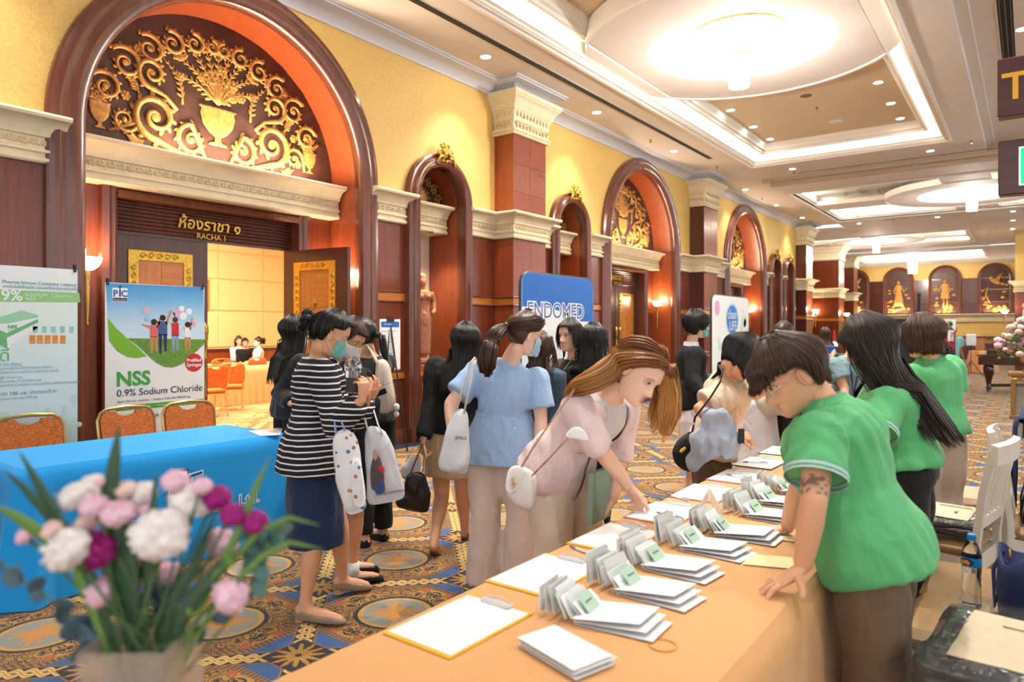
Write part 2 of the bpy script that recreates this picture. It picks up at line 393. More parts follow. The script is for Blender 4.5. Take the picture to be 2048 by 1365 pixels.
# bay two: dropped ceiling with four shaped trays round a disc
def bay(cx, cy, hx, hy, R, z, parent, ext, band=.52):
    hole = (cx - hx, cy - hy, cx + hx, cy + hy)
    m = MB(); slab_with_hole(m, *ext, hole, z); put('flat_soffit', m, WHITE, parent)
    m = MB(); n = 72; r = R * .62
    put('ceiling_disc', clipped_ring(cx, cy, R, r, R, z, z + .06), WHITE, parent)
    put('ceiling_disc_edge', clipped_ring(cx, cy, R + .02, R - .03, R + .1, z - .015, z + .14), COVE, parent)
    m = MB()
    for a in ((cx - hx, cy - band, cx - R + .12, cy + band), (cx + R - .12, cy - band, cx + hx, cy + band), (cx - band, cy - hy, cx + band, cy - R + .06), (cx - band, cy + R - .06, cx + band, cy + hy)):
        if a[2] > a[0] and a[3] > a[1]: m.box((a[0], a[1], z + .004), (a[2], a[3], z + .12))
    put('cross_band', m, WHITE, parent)
    put('ceiling_tray', MB().box((cx - hx - .1, cy - hy - .1, z + .36), (cx + hx + .1, cy + hy + .1, z + .4)), COVE, parent)
    m = MB(); h = hole
    for a, b in (((h[0] - .02, h[1]), (h[0], h[3])), ((h[2], h[1]), (h[2] + .02, h[3])), ((h[0], h[1] - .02), (h[2], h[1])), ((h[0], h[3]), (h[2], h[3] + .02))): m.box((a[0], a[1], z), (b[0], b[1], z + .36))
    put('cove_wall', m, COVE, parent)
    tray_rim('rim_moulding', rect(*hole), z, parent)
    m = MB(); e = .06
    for a, b in (((h[0] + .01, h[1] + .2), (h[0] + .04, cy - band)), ((h[0] + .01, cy + band), (h[0] + .04, h[3] - .2)), ((h[2] - .04, h[1] + .2), (h[2] - .01, cy - band)), ((h[2] - .04, cy + band), (h[2] - .01, h[3] - .2)),
                 ((h[0] + .2, h[1] + .01), (cx - band, h[1] + .04)), ((cx + band, h[1] + .01), (h[2] - .2, h[1] + .04)), ((h[0] + .2, h[3] - .04), (cx - band, h[3] - .01)), ((cx + band, h[3] - .04), (h[2] - .2, h[3] - .01))):
        m.box((a[0], a[1], z + .16), (b[0], b[1], z + .19))
    put('cove_light_strip', m, LED2, parent)
    dome(cx, cy, r, z, parent, LED2)
bay(-1.25, 22.4, 3.85, 2.9, 2.06, 5.14, ceil, (-5.3, 18.3, 8, 27.2))
bay(-5.1, 32.2, 3.2, 2.0, 1.75, 5.14, ceil, (-10, 27.2, 8, 36.2), .3)
# far tray over the last chandelier
h4 = (-7.0, 37.0, -1.7, 41.2); m = MB(); slab_with_hole(m, -10, 36.2, 8, 43, h4, 5.05); put('flat_soffit', m, WHITE, ceil)
put('ceiling_tray', MB().box((-7.2, 36.8, 5.42), (-1.5, 41.4, 5.46)), COVE, ceil); tray_rim('rim_moulding', rect(*h4), 5.05, ceil)
m = MB()
for a, b in (((-7.0, 37), (-6.98, 41.2)), ((-1.72, 37), (-1.7, 41.2)), ((-7, 41.18), (-1.7, 41.2)), ((-7, 37), (-1.7, 37.02))): m.box((a[0], a[1], 5.05), (b[0], b[1], 5.42))
put('cove_wall', m, COVE, ceil)
m = MB().box((-6.9, 37.2, 5.2), (-6.87, 41, 5.23)).box((-1.83, 37.2, 5.2), (-1.8, 41, 5.23)).box((-6.8, 41.07, 5.2), (-1.9, 41.1, 5.23)); put('cove_light_strip', m, LED2, ceil)

# ---------------------------------------------------------------- left wall
ARCH = (4.27, 13.81, 20.57); NICHE = (7.30, 10.77, 23.3, 24.85); COLY = (9.045, 16.82, 26.45)
AR, AO, NR, NO = 1.58, 1.87, .47, .66
cuts = sorted([(y - 1.72, y + 1.72) for y in ARCH] + [(y - .56, y + .56) for y in NICHE])
runs = []; y = -5.0
for a, b in cuts: runs.append((y, a)); y = b
runs.append((y, 26.9))
wl = put('wall_left', MB().box((W - .16, -5, 0), (W - .02, -4.9, 5.2)), PAPER); tag(wl, 'yellow papered wall over dark mahogany panelling', kind='structure')
for a, b in runs: put('wallpaper', MB().box((W - .12, a, ZS - .02), (W, b, 5.3)), PAPER, wl)
for ys, R in ((ARCH, 1.72), (NICHE, .56)):
    for yc in ys:
        m = MB(); n = 28; top = []; arc = []
        for k in range(n + 1):
            q = PI * k / n; arc.append((W, yc - R * math.cos(q), ZS + R * math.sin(q))); top.append((W, yc - R * math.cos(q), 5.3))
        m.strip([arc, top]); put('wallpaper', m, PAPER, wl)
ENT = [(-.03, 2.90), (.035, 2.90), (.05, 2.915), (.05, 2.94), (.03, 2.955), (.03, 2.98), (.055, 2.99), (.055, 3.01), (.03, 3.02), (.03, 3.115), (.055, 3.12), (.06, 3.15), (.07, 3.165),
       (.085, 3.19), (.115, 3.225), (.15, 3.24), (.165, 3.242), (.19, 3.25), (.2, 3.272), (.19, 3.292), (.16, 3.30), (-.03, 3.30)]
def leaf_mesh():
    m = MB()
    for k, (dy, dz, a) in enumerate(((0, 0, .9), (.022, .008, .5), (-.02, -.01, 1.15))):
        M = Matrix.Rotation(a, 3, 'X'); m.ell((.008, dy, dz), (.011, .012, .043 - .008 * k), 6, 5, M)
    return m
LEAF = leaf_mesh()
def frieze(path, off, z, parent, step=.088, m_=CREAMD):
    m = MB()
    for (ax, ay), (bx, by) in zip(path, path[1:]):
        d = Vector((bx - ax, by - ay)); L = d.length
        if L < .1: continue
        d.normalize(); nx, ny = d.y, -d.x; n = max(1, int(L / step))
        for k in range(n):
            c = L * (k + .5) / n
            m.add([(ax + d.x * (c + y) + nx * (off + x), ay + d.y * (c + y) + ny * (off + x), z + zz) for x, y, zz in LEAF.v], LEAF.f)
    o = put('leaf_frieze', m, m_, parent, smooth='all'); o['kind'] = 'stuff'; return o
def plan_run(a, b, x=W, prot=.36, half=.445):
    pts = [(x, a)]
    for c in COLY:
        if a <= c - half + .01 and c + half <= b + .01: pts += [(x, c - half), (x + prot, c - half), (x + prot, c + half), (x, c + half)]
    pts.append((x, b))
    out = []
    for p in pts:
        if not out or (abs(p[0] - out[-1][0]) + abs(p[1] - out[-1][1])) > 1e-4: out.append(p)
    return out
CROWN = [(-.02, 5.12), (.02, 5.12), (.03, 5.14), (.02, 5.15), (.035, 5.17), (.07, 5.20), (.14, 5.235), (.22, 5.25), (.24, 5.255), (.24, 5.275), (.27, 5.28), (.27, 5.32), (-.02, 5.32)]
m = MB(); sweep_plan(m, plan_run(-5, 26.9), CROWN); put('crown_moulding', m, CROWNW, wl, smooth=30)
BASE = [(-.02, 0), (.05, 0), (.05, .10), (.035, .13), (.03, .17), (.015, .19), (-.02, .19)]
for a, b in runs:
    p = plan_run(a, b)
    m = MB(); sweep_plan(m, p, ENT); put('entablature', m, CREAM, wl, smooth=30)
    frieze(p, .028, 3.067, wl)
    m = MB(); sweep_plan(m, p, BASE); put('baseboard', m, WOODM, wl, smooth=30)
    for z0, z1, mm, o in ((.19, .84, WOOD, 0), (.865, .945, INLAY, .006), (.97, 1.86, WOOD, 0), (1.885, 1.985, INLAY, .006), (2.01, 2.9, WOOD, 0)):
        segs = [(p[i], p[i + 1]) for i in range(len(p) - 1)]
        for (ax, ay), (bx, by) in segs:
            if abs(ax - bx) > 1e-3 or ax > W + .1: continue
            put('wall_panel' if mm is WOOD else 'inlay_band', MB().box((W - .05, ay, z0), (W + o, by, z1)), mm, wl)
    for z in (.852, .957, 1.872, 1.998):
        m = MB(); sweep_plan(m, p, [(-.02, z - .013), (.012, z - .013), (.02, z), (.012, z + .013), (-.02, z + .013)]); put('bead_rail', m, WOODM, wl, smooth=30)

# pilasters
CAP = [(-.02, 4.5), (.035, 4.5), (.05, 4.515), (.05, 4.53), (.035, 4.54), (.06, 4.55), (.06, 4.575), (.03, 4.59), (.035, 4.75), (.05, 4.83), (.075, 4.875), (.085, 4.88), (.085, 4.91), (.10, 4.92), (.10, 4.945), (.11, 4.95), (.125, 4.99), (.165, 5.03), (.175, 5.035), (.175, 5.05), (.2, 5.07), (.205, 5.085), (.2, 5.12), (-.02, 5.12)]
lobe = MB().ell((0, 0, 0), (.013, .022, .055), 7, 5); lobe_me = lobe.mesh('flute', 'all')
arcm = MB().tube([(0, .034 * math.cos(q), .05 * math.sin(q)) for q in (PI * k / 8 for k in range(9))], .012, 5).ell((0, 0, -.01), (.014, .02, .045), 6, 5); arc_me = arcm.mesh('capital_leaf', 'all')
for i, yc in enumerate(COLY):
    half, pr = .445, .36; c = struct('column', ['mahogany pilaster with cream capital between the first two arched niches', 'mahogany pilaster with cream capital between the second and third door arches', 'mahogany pilaster with cream capital at the far end of the panelled wall'][i])
    X = W + pr; path = [(W, yc - half), (X, yc - half), (X, yc + half), (W, yc + half)]
    put('core', MB().box((W - .05, yc - half + .01, 0), (X - .012, yc + half - .01, 5.12)), WOODD, c)
    zs = (.19, .84, 1.86, 2.9, 3.3, 3.62, 4.06, 4.5) if i < 2 else (.19, .84, 1.86, 2.9, 3.3, 4.5)
    for z0, z1 in zip(zs, zs[1:]):
        if z0 == 2.9: continue
        for s in (-1, 1): put('veneer_panel', MB().box((X - .015, yc + (s - 1) * half / 2 + .002, z0 + .002), (X, yc + (s + 1) * half / 2 - .002, z1 - .002)), PANEL, c)
    for z0, z1 in ((.19, .84), (.97, 1.86), (2.01, 2.9), (3.3, 4.5)):
        put('side_panel', MB().box((W, yc - half, z0), (X - .002, yc - half + .012, z1)), WOODR if i == 0 else WOODD, c)
    for z0, z1 in ((.865, .945), (1.885, 1.985)):
        m = MB(); sweep_plan(m, path, [(-.01, z0), (.004, z0), (.004, z1), (-.01, z1)]); put('inlay_band', m, INLAY, c)
    m = MB(); sweep_plan(m, path, CAP); cp = put('capital', m, CREAM, c, smooth=30)
    for (ax, ay), (bx, by) in zip(path[:3], path[1:]):
        d = Vector((bx - ax, by - ay)); L = d.length; d.normalize(); n2 = Vector((d.y, -d.x)); k = int(L / .085)
        for j in range(k):
            s = L * (j + .5) / k
            for me, z, off, nm in ((lobe_me, 4.82, .062, 'flute'), (arc_me, 4.65, .05, 'capital_leaf')):
                o = put(nm, me, CREAMD, cp); o.location = (ax + d.x * s + n2.x * off, ay + d.y * s + n2.y * off, z); o.rotation_euler[2] = math.atan2(n2.y, n2.x)

# ---------------------------------------------------------------- arched doors
def arch_path(R, n=40, z0=0.0):
    p = [(-R, z0), (-R, ZS * .5), (-R, ZS)]; nn = [(-1, 0)] * 3
    for k in range(1, n): q = PI - PI * k / n; p.append((R * math.cos(q), ZS + R * math.sin(q))); nn.append((math.cos(q), math.sin(q)))
    p += [(R, ZS), (R, ZS * .5), (R, z0)]; nn += [(1, 0)] * 3
    return p, nn
def arch_sweep(mb, R, prof, n=40, z0=0.0):
    p, nn = arch_path(R, n, z0)
    return mb.rings([[(d, y + a * o, z + b * o) for o, d in prof] for (y, z), (a, b) in zip(p, nn)])
def spiral(c, r, turns=1.6, a0=0, sgn=1, w=.022, tail=None, n=34, d=.012):
    P = list(tail or []); R = [w * .7] * len(P)
    for k in range(n + 1):
        t = k / n; rr = r * (1 - .86 * t); q = a0 + sgn * 2 * PI * turns * t
        P.append((c[0] + rr * math.cos(q), c[1] + rr * math.sin(q))); R.append(w * (1 - .55 * t))
    m = MB(); m.tube([(d, y, z) for y, z in P], R, 6)
    for k in range(0, int(n * .62), 2):                                  # acanthus lobes along the outside
        t = k / n; rr = r * (1 - .86 * t) + w * .9; q = a0 + sgn * 2 * PI * turns * t
        M = Matrix.Rotation(q + sgn * .7, 3, 'X'); m.ell((d, c[0] + rr * math.cos(q), c[1] + rr * math.sin(q)), (.008, w * 1.25, w * .62), 6, 5, M)
    m.ell((d, c[0], c[1]), (.014, r * .22, r * .22), 8, 5)
    return m
def frond(a, b, bend, w, n=7, d=.012):
    m = MB(); a, b = Vector(a), Vector(b); dd = b - a; pr = Vector((-dd.y, dd.x)); P = []
    for k in range(9): t = k / 8; P.append(a + dd * t + pr * bend * math.sin(PI * t))
    m.tube([(d, p.x, p.y) for p in P], [w * .3 * (1 - .7 * k / 8) for k in range(9)], 5)
    for k in range(n):
        t = .15 + .8 * k / n; p = a + dd * t + pr * bend * math.sin(PI * t)
        for s in (-1, 1):
            q = math.atan2(dd.y, dd.x) + s * .7; L = w * (1.1 - .7 * t)
            M = Matrix.Rotation(q, 3, 'X'); m.ell((d, p.x + math.cos(q) * L * .7, p.y + math.sin(q) * L * .7), (.007, L, L * .36), 6, 5, M)
    return m
def flower_relief(c, r, d=.012):
    m = MB()
    for k in range(6): q = 2 * PI * k / 6; m.ell((d, c[0] + r * .6 * math.cos(q), c[1] + r * .6 * math.sin(q)), (.009, r * .45, r * .45), 6, 5)
    return m.ell((d + .004, c[0], c[1]), (.012, r * .3, r * .3), 6, 5)
def urn_relief(c, w, h, d=.014):
    prof = [(.55, 0), (.5, .06), (.2, .10), (.16, .22), (.5, .32), (.85, .52), (1, .78), (.92, .92), (1.08, .96), (1.05, 1)]
    m = MB(); m.lathe((0, 0, 0), [(r * w, z * h) for r, z in prof], 14, sx=.06, sy=1)
    m.v = [(x + d, y + c[0], z + c[1]) for x, y, z in m.v]; return m
def tympanum_relief(parent, x, z, full=True):
    g = GOLDM; off = lambda o: (setattr(o, 'location', (x, 0, z)), o)[1]
    E = []
    E.append(('urn', urn_relief((0, .20), .21, .42)))
    for k in range(16 if full else 8):
        q = random.uniform(.15, PI - .15); rr = random.uniform(.05, .42); E.append(('bloom', flower_relief((rr * math.cos(q) * .8, .70 + rr * math.sin(q)), random.uniform(.05, .085))))
    for k in range(9): q = .25 + (PI - .5) * k / 8; E.append(('frond', frond((0, .66), (.52 * math.cos(q), .70 + .62 * math.sin(q)), .12 * math.cos(q), .06)))
    for s in (-1, 1):
        f = lambda p: (s * p[0], p[1])
        E.append(('scroll', spiral(f((.30, .20)), .17, 1.5, PI / 2, -s, .03, [f((.06, .03)), f((.14, .02))])))
        E.append(('scroll', spiral(f((.68, .36)), .24, 1.6, -PI / 2, s, .04, [f((.36, .02)), f((.5, .06))])))
        E.append(('scroll', spiral(f((.72, .80)), .16, 1.5, -PI / 2, s, .03, [f((.46, .48)), f((.58, .60))])))
        E.append(('urn', urn_relief(f((1.22, .12)), .10, .26)))
        for k in range(5): q = PI * (.2 + .6 * k / 4); E.append(('frond', frond(f((1.22, .37)), (s * 1.22 + .19 * math.cos(q), .37 + .22 * math.sin(q)), .1, .035, 4)))
        E.append(('scroll', spiral(f((.99, .26)), .13, 1.4, 0, s, .022, [f((1.14, .12))])))
        for q, r in ((26, .15), (41, .165), (55, .15), (67, .13), (78, .11), (87, .08)):
            a = math.radians(q); R = 1.30; E.append(('scroll', spiral((s * R * math.cos(a), R * math.sin(a) - .03), r, 1.5, a if s > 0 else PI - a, s, .026)))
        for a, b in (((.40, .56), (.62, 1.0)), ((.85, .55), (1.02, .72)), ((.5, 1.02), (.36, 1.12)), ((.98, .12), (.80, .08))): E.append(('frond', frond(f(a), f(b), .15 * s, .045)))
        for p in ((.62, 1.06), (.98, .50), (1.05, .2), (.42, .85), (.86, 1.0)): E.append(('bloom', flower_relief(f(p), .05)))
    for nm, mb in E: off(put(nm, mb, g, parent, smooth='all'))
def make_leaf_door(hw=1.05, h=2.47):
    'door leaf in its own frame: hinge at the origin, leaf along +y, face to +x'
    d = bpy.data.objects.new('door_leaf', MB().box((-.03, .005, .01), (.02, hw, h)).mesh()); d.data.materials.append(WOODD)
    a, b, z0, z1 = .19, hw - .18, .3, 2.32
    def sub(nm, mb, mm, sm=False):
        o = bpy.data.objects.new(nm, mb.mesh(nm, sm)); o.data.materials.append(mm); o.parent = d; return o
    kids = [sub('gilt_frame', MB().box((.02, a, z0), (.035, a + .1, z1)).box((.02, b - .1, z0), (.035, b, z1)).box((.02, a + .1, z0), (.035, b - .1, z0 + .1)).box((.02, a + .1, z1 - .1), (.035, b - .1, z1)), GOLD)]
    m = MB()
    def vit(y, z, v):
        for k in range(10):
            q = k * .75; r = .034 * (1 - k / 12)
            yield (.036, y + (r * math.cos(q) if not v else r * math.sin(q)), z + (r * math.sin(q) if not v else r * math.cos(q)))
    k = int((z1 - z0 - .2) / .085)
    for j in range(k):
        for y in (a + .05, b - .05): m.tube(list(vit(y, z0 + .14 + j * .085, True)), .009, 4)
    for j in range(max(1, int((b - a - .2) / .085))):
        for z in (z0 + .05, z1 - .05): m.tube(list(vit(a + .145 + j * .085, z, False)), .009, 4)
    o = sub('scroll_border', m, GOLD, 'all'); o['kind'] = 'stuff'; kids.append(o)
    ym = (a + b) / 2
    for j in range(4):
        zz0, zz1 = z0 + .1 + (z1 - z0 - .2) * j / 4, z0 + .1 + (z1 - z0 - .2) * (j + 1) / 4
        for s, (y0, y1) in enumerate(((a + .1, ym), (ym, b - .1))):
            kids.append(sub('inlay_panel', MB().box((.018, y0 + .002, zz0 + .002), (.026, y1 - .002, zz1 - .002)), INLAY2 if (j + s) % 2 else INLAY))
    for z in (.80, 1.31, 1.82):
        kids.append(sub('gilt_diamond', MB().add([(.026, ym - .06, z), (.026, ym, z - .085), (.026, ym + .06, z), (.026, ym, z + .085), (.05, ym, z)], [(0, 1, 4), (1, 2, 4), (2, 3, 4), (3, 0, 4), (3, 2, 1, 0)]), GOLD))
    hb = sub('handle', MB().lathe((.09, hw - .07, 0), [(.012, .75), (.02, .78), (.014, .82), (.014, 1.15), (.026, 1.18), (.018, 1.21), (.02, 1.36), (.034, 1.40), (.03, 1.43), (.04, 1.47), (.034, 1.54), (.004, 1.58)], 12).box((.02, hw - .08, .9), (.09, hw - .06, .92)).box((.02, hw - .08, 1.3), (.09, hw - .06, 1.32)), BRASS, 40)
    kids.append(hb)
    return d, kids
LEAF_D, LEAF_K = make_leaf_door()
def put_leaf(parent, hinge, rotz, mirror=False):
    d = LEAF_D.copy(); COL.objects.link(d); d.parent = parent; d.location = hinge; d.rotation_euler[2] = rotz
    if mirror: d.scale[1] = -1
    for k in LEAF_K:
        c = k.copy(); COL.objects.link(c); c.parent = d
    return d
def door_arch(idx, yc, label, opened, art=True):
    d = struct('door_%d' % idx, label); d.location = (W, yc, 0)
    prof = [(0, -.06), (-.02, .02), (-.015, .06), (.0, .09), (.04, .115), (.09, .12), (.13, .10), (.15, .085), (.17, .085), (.20, .095), (.235, .085), (.255, .06), (.265, .05), (.285, .045), (.29, .02), (.29, -.04)]
    m = MB(); arch_sweep(m, AR, prof, 48); put('arch_moulding', m, WOODM, d, smooth=30)
    m = MB(); p, _ = arch_path(AR, 48); m.strip([[(.03, y, z), (-.54, y, z)] for y, z in p]); put('arch_reveal', m, WOODR, d, smooth=30)
    m = MB(); n = 40
    rim = [(-.5, -(AR + .03) * math.cos(PI * k / n), ZS + (AR + .03) * math.sin(PI * k / n)) for k in range(n + 1)]
    m.add(rim, [tuple(range(n + 1))]); put('tympanum', m, ANTIQ, d)
    if art: tympanum_relief(d, -.5, ZS + .02, True)
    m = MB(); path = [(-.38, -AR - .02), (-.38, AR - .02)]; sweep_plan(m, path, [(o if o > 0 else -.16, z) for o, z in ENT]); put('lintel_moulding', m, CREAM, d, smooth=30)
    frieze([(-.38, -AR), (-.38, AR - .03)], .028, 3.067, d)
    for s in (-1, 1): put('side_panel', MB().box((-.60, s * 1.2 if s > 0 else -AR - .02, 0), (-.52, AR + .02 if s > 0 else -1.2, 2.91)), WOOD, d)
    for s in (-1, 1): put('door_casing', MB().rings([[(x, s * y, z) for x, y in ((-.75, 1.06), (-.48, 1.06), (-.46, 1.09), (-.47, 1.12), (-.44, 1.15), (-.46, 1.21), (-.52, 1.22), (-.75, 1.22))] for z in (0, 2.92)]), WOODM, d, smooth=30)
    put('door_casing', MB().rings([[(x, y, z) for x, z in ((-.75, 2.80), (-.48, 2.80), (-.46, 2.83), (-.47, 2.86), (-.52, 2.92), (-.75, 2.92))] for y in (-1.06, 1.06)]), WOODM, d)
    put('louvre_backing', MB().box((-.72, -1.06, 2.47), (-.66, 1.06, 2.80)), WOODD, d)
    for k in range(8): z = 2.50 + k * .039; put('louvre_slat', MB().rings([[(-.66, y, z), (-.63, y, z + .006), (-.62, y, z + .018), (-.63, y, z + .029), (-.66, y, z + .033)] for y in (-1.06, 1.06)]), WOODM, d)
    num = {1: ('๑', '1'), 2: ('๒', '2'), 3: ('๓', '3')}[idx]
    t = put_text('ห้องราชา ' + num[0], .17, GOLD, d, (-.615, -.02, 2.60), (0, 1, 0), (0, 0, 1), depth=.008, bold=.002, shear=.15); t['label'] = 'gilt Thai room name'
    put_text('RACHA ' + num[1], .085, GOLD, d, (-.615, 0, 2.50), (0, 1, 0), (0, 0, 1), depth=.006)
    if opened:
        put_leaf(d, (-.70, -1.06, 0), 0)
        put_leaf(d, (-.74, 1.04, 0), math.radians(-83))
    else:
        put_leaf(d, (-.70, -1.06, 0), 0); put_leaf(d, (-.70, 1.06, 0), 0, True)
    m = MB().box((-.06, -AR - .3, 0), (.12, -AR + .02, .2)).box((-.06, AR - .02, 0), (.12, AR + .3, .2)); put('plinth', m, WOODM, d)
    return d
door_arch(1, ARCH[0], 'tall mahogany door arch with gilt tympanum and one leaf open, beside the two stand banners', True)
door_arch(2, ARCH[1], 'mahogany door arch with closed gilt-framed doors behind the blue company banner', False)
door_arch(3, ARCH[2], 'third mahogany door arch behind the white bubble-print banner', False)

# ---------------------------------------------------------------- niches
cart = MB()
for k in range(46):
    q = random.uniform(0, 2 * PI); r = random.random() ** .5; y = r * .16 * math.cos(q); z = .10 + r * .13 * math.sin(q)
    if abs(y) > .19 - max(0, z) * .62: continue
    cart.ell((random.uniform(.02, .07), y, z), (.03, random.uniform(.018, .034), random.uniform(.018, .034)), 6, 5)
for s in (-1, 1): cart.tube([(.09, s * (.05 + .05 * (1 - k / 22) * math.cos(k * .55)), .09 + .05 * (1 - k / 22) * math.sin(k * .55)) for k in range(20)], .013, 6); cart.tube([(.08, s * .04, .02), (.08, s * .13, .03), (.06, s * .19, -.06), (.05, s * .16, -.1)], [.02, .02, .015, .006], 6)
cart_me = cart.mesh('gilt_cartouche', 'all'); cart_me.materials.append(GOLD)
NL = ('arched mahogany niche holding the carved stone figure', 'narrow arched niche behind the blue company banner', 'nearer of the two paired far niches', 'farther of the two paired far niches')
for i, yc in enumerate(NICHE):
    d = struct('wall_niche', NL[i]); d.location = (W, yc, 0)
    prof = [(0, -.05), (-.01, .08), (.0, .12), (.03, .145), (.05, .15), (.06, .14), (.075, .15), (.10, .15), (.12, .125), (.125, .11), (.15, .10), (.17, .10), (.185, .09), (.19, -.02)]
    m = MB(); arch_sweep(m, NR, prof, 28); put('arch_moulding', m, WOODM, d, smooth=30)
    m = MB(); p, _ = arch_path(NR, 28, .95); m.strip([[(.03, y, z), (-.62, y, z)] for y, z in p]); put('niche_lining', m, WOODR, d, smooth=30)
    n = 24; m = MB(); m.add([(-.34, -NR * math.cos(PI * k / n), ZS + NR * math.sin(PI * k / n)) for k in range(n + 1)], [tuple(range(n + 1))]); put('tympanum', m, ANTIQ, d)
    if i < 2:
        for s in (-1, 1):
            for q, r in ((18, .075), (42, .075), (64, .065), (83, .05)):
                a = math.radians(q); put('scroll', spiral((s * .375 * math.cos(a), .375 * math.sin(a)), r, 1.4, a if s > 0 else PI - a, s, .014, n=20), GOLDM, d, 'all', loc=(-.34, 0, ZS))
            for q, r, L in ((62, .05, .24), (20, .05, .2), (45, .1, .22)): a = math.radians(q); put('frond', frond((s * .03, .04), (s * L * math.cos(a) * 1.1, .05 + L * math.sin(a)), .15 * s, .04, 5), GOLDM, d, 'all', loc=(-.34, 0, ZS))
        put('bloom', flower_relief((0, .2), .07), GOLDM, d, 'all', loc=(-.34, 0, ZS)); put('urn', urn_relief((0, .0), .09, .16), GOLDM, d, 'all', loc=(-.34, 0, ZS))
    m = MB(); sweep_plan(m, [(-.26, -NR - .01), (-.26, NR - .03)], [(o if o > 0 else -.36, z) for o, z in ENT]); put('lintel_moulding', m, CREAM, d, smooth=30)
    frieze([(-.26, -NR), (-.26, NR - .04)], .028, 3.067, d)
    put('niche_back', MB().box((-.66, -NR, .9), (-.61, NR, 2.92)), mat('niche_white_panel', (232, 224, 210), .8, noise_amt=.12, noise_scale=60) if i == 0 else WOOD, d)
    put('niche_shelf', MB().box((-.62, -NR, .78), (.02, NR, .95)), WOOD, d)
    put('niche_front', MB().box((-.1, -NR, .19), (0, NR, .78)), WOOD, d); put('inlay_band', MB().box((-.05, -NR, .865), (.026, NR, .935)), INLAY, d)
    put('plinth', MB().box((-.05, -NO, 0), (.15, NO, .19)), WOODM, d)
    o = put('gilt_cartouche', cart_me, None, d); o.location = (.10, 0, ZS + NR + .10)
    if i < 2: put('niche_downlight', MB().lathe((-.15, 0, 2.885), [(.05, 0), (.05, .014), (.03, .014)], 16), BRASS, d)

# ---------------------------------------------------------------- far end of the hall
bw = put('wall_back', MB().box((-10, 42.05, 0), (8, 42.2, 5.2)), PAPER); tag(bw, 'far yellow wall with arched gilded figure panels', kind='structure')
put('lower_panelling', MB().box((-10, 42.0, 0), (8, 42.05, .82)), WOODD, bw)
put('upper_panelling', MB().box((-10, 42.0, 2.3), (8, 42.05, 4.08)), WOODD, bw)
for z in (2.9, 3.5, 4.07): put('bead_rail', MB().box((-10, 41.96, z - .025), (8, 42.0, z + .025)), WOODM, bw)
m = MB(); sweep_plan(m, [(8, 42.0), (-10, 42.0)][::-1], [(o * 1.6, z - 1.0) for o, z in ENT if z <= 3.3]); put('ledge', m, CREAM, bw)
put('dado_rail', MB().box((-10, 41.93, 1.08), (8, 42.05, 1.17)), WOODD, bw)
m = MB()
for k in range(70): m.tube([(-8 + k * .2 + .07 * math.cos(j * .8) * (1 - j / 10), 41.97, .95 + .07 * math.sin(j * .8) * (1 - j / 10)) for j in range(9)], .02, 4)
o = put('gilt_frieze', m, GOLD, bw, 'all'); o['kind'] = 'stuff'; put('gilt_band', MB().box((-10, 41.98, .82), (8, 42.05, 1.08)), GOLDM, bw)
m = MB(); sweep_plan(m, [(-10, 42.0), (8, 42.0)], [(o, z - .22) for o, z in CROWN]); put('crown_moulding', m, CROWNW, bw)
for k, x in enumerate((-7.7, -5.6, -3.5, -1.39)):
    a = put('arch_moulding', MB(), WOODM, bw); R = .58; zc = 4.08; n = 24
    m = MB(); P = [(-R, 2.3), (-R, zc)] + [(-R * math.cos(PI * j / n), zc + R * math.sin(PI * j / n)) for j in range(1, n)] + [(R, zc), (R, 2.3)]
    N = [(-1, 0), (-1, 0)] + [(-math.cos(PI * j / n), math.sin(PI * j / n)) for j in range(1, n)] + [(1, 0), (1, 0)]
    m.rings([[(x + p[0] + q[0] * o, 41.99 - d, p[1] + q[1] * o) for o, d in ((0, 0), (0, .07), (.04, .09), (.08, .06), (.12, .09), (.15, .05), (.15, 0))] for p, q in zip(P, N)])
    a.data = m.mesh('arch_moulding', 30); a.data.materials.append(WOODM)
    put('figure_panel', MB().add([(x + p[0], 41.985, p[1]) for p in P], [tuple(range(len(P)))]), ANTIQ, bw)
    m = MB(); y = 41.97
    if k in (1, 2):
        sg = 1 if k == 1 else -1
        m.ell((x, y, 3.98), (.075, .03, .1), 8, 6).lathe((x, y, 2.75), [(.24, 0), (.22, .3), (.17, .62), (.13, .8), (.16, .95), (.17, 1.05), (.06, 1.14)] if k == 1 else [(.2, .35), (.2, .5), (.16, .75), (.15, .9), (.18, 1.05), (.06, 1.14)], 10, 1, .15)
        m.tube([(x + sg * .14, y, 3.78), (x + sg * .26, y, 3.5), (x + sg * .40, y, 3.72)], [.05, .04, .03], 6).tube([(x - sg * .14, y, 3.75), (x - sg * .22, y, 3.45), (x - sg * .02, y, 3.35)], [.05, .04, .03], 6)
        if k == 2: m.tube([(x - .07, y, 3.1), (x - .05, y, 2.9), (x - .08, y, 2.66)], .05, 6).tube([(x + .08, y, 3.1), (x + .12, y, 2.9), (x + .06, y, 2.68)], .05, 6)
    else:
        m.ell((x + .02, y, 3.9), (.26, .03, .11), 8, 6, Matrix.Rotation(.5, 3, 'Y')).ell((x - .17, y, 4.06), (.08, .03, .09), 8, 6).tube([(x + .1, y, 4.0), (x + .3, y, 4.3)], [.1, .03], 6).tube([(x - .3, y, 3.6), (x - .38, y, 3.2), (x - .2, y, 2.8)], [.03, .05, .02], 6)
    put('relief_figure', m, GOLDM, bw, 'all')
    m = MB()
    for j in range(26): q = random.uniform(-.5, .5); m.ell((x + q, y + .005, 2.4 + random.random() * .35 * (1 + (abs(q) > .3) * 3)), (.09, .02, .06), 6, 5)
    o = put('relief_foliage', m, GOLDM, bw, 'all'); o['kind'] = 'stuff'
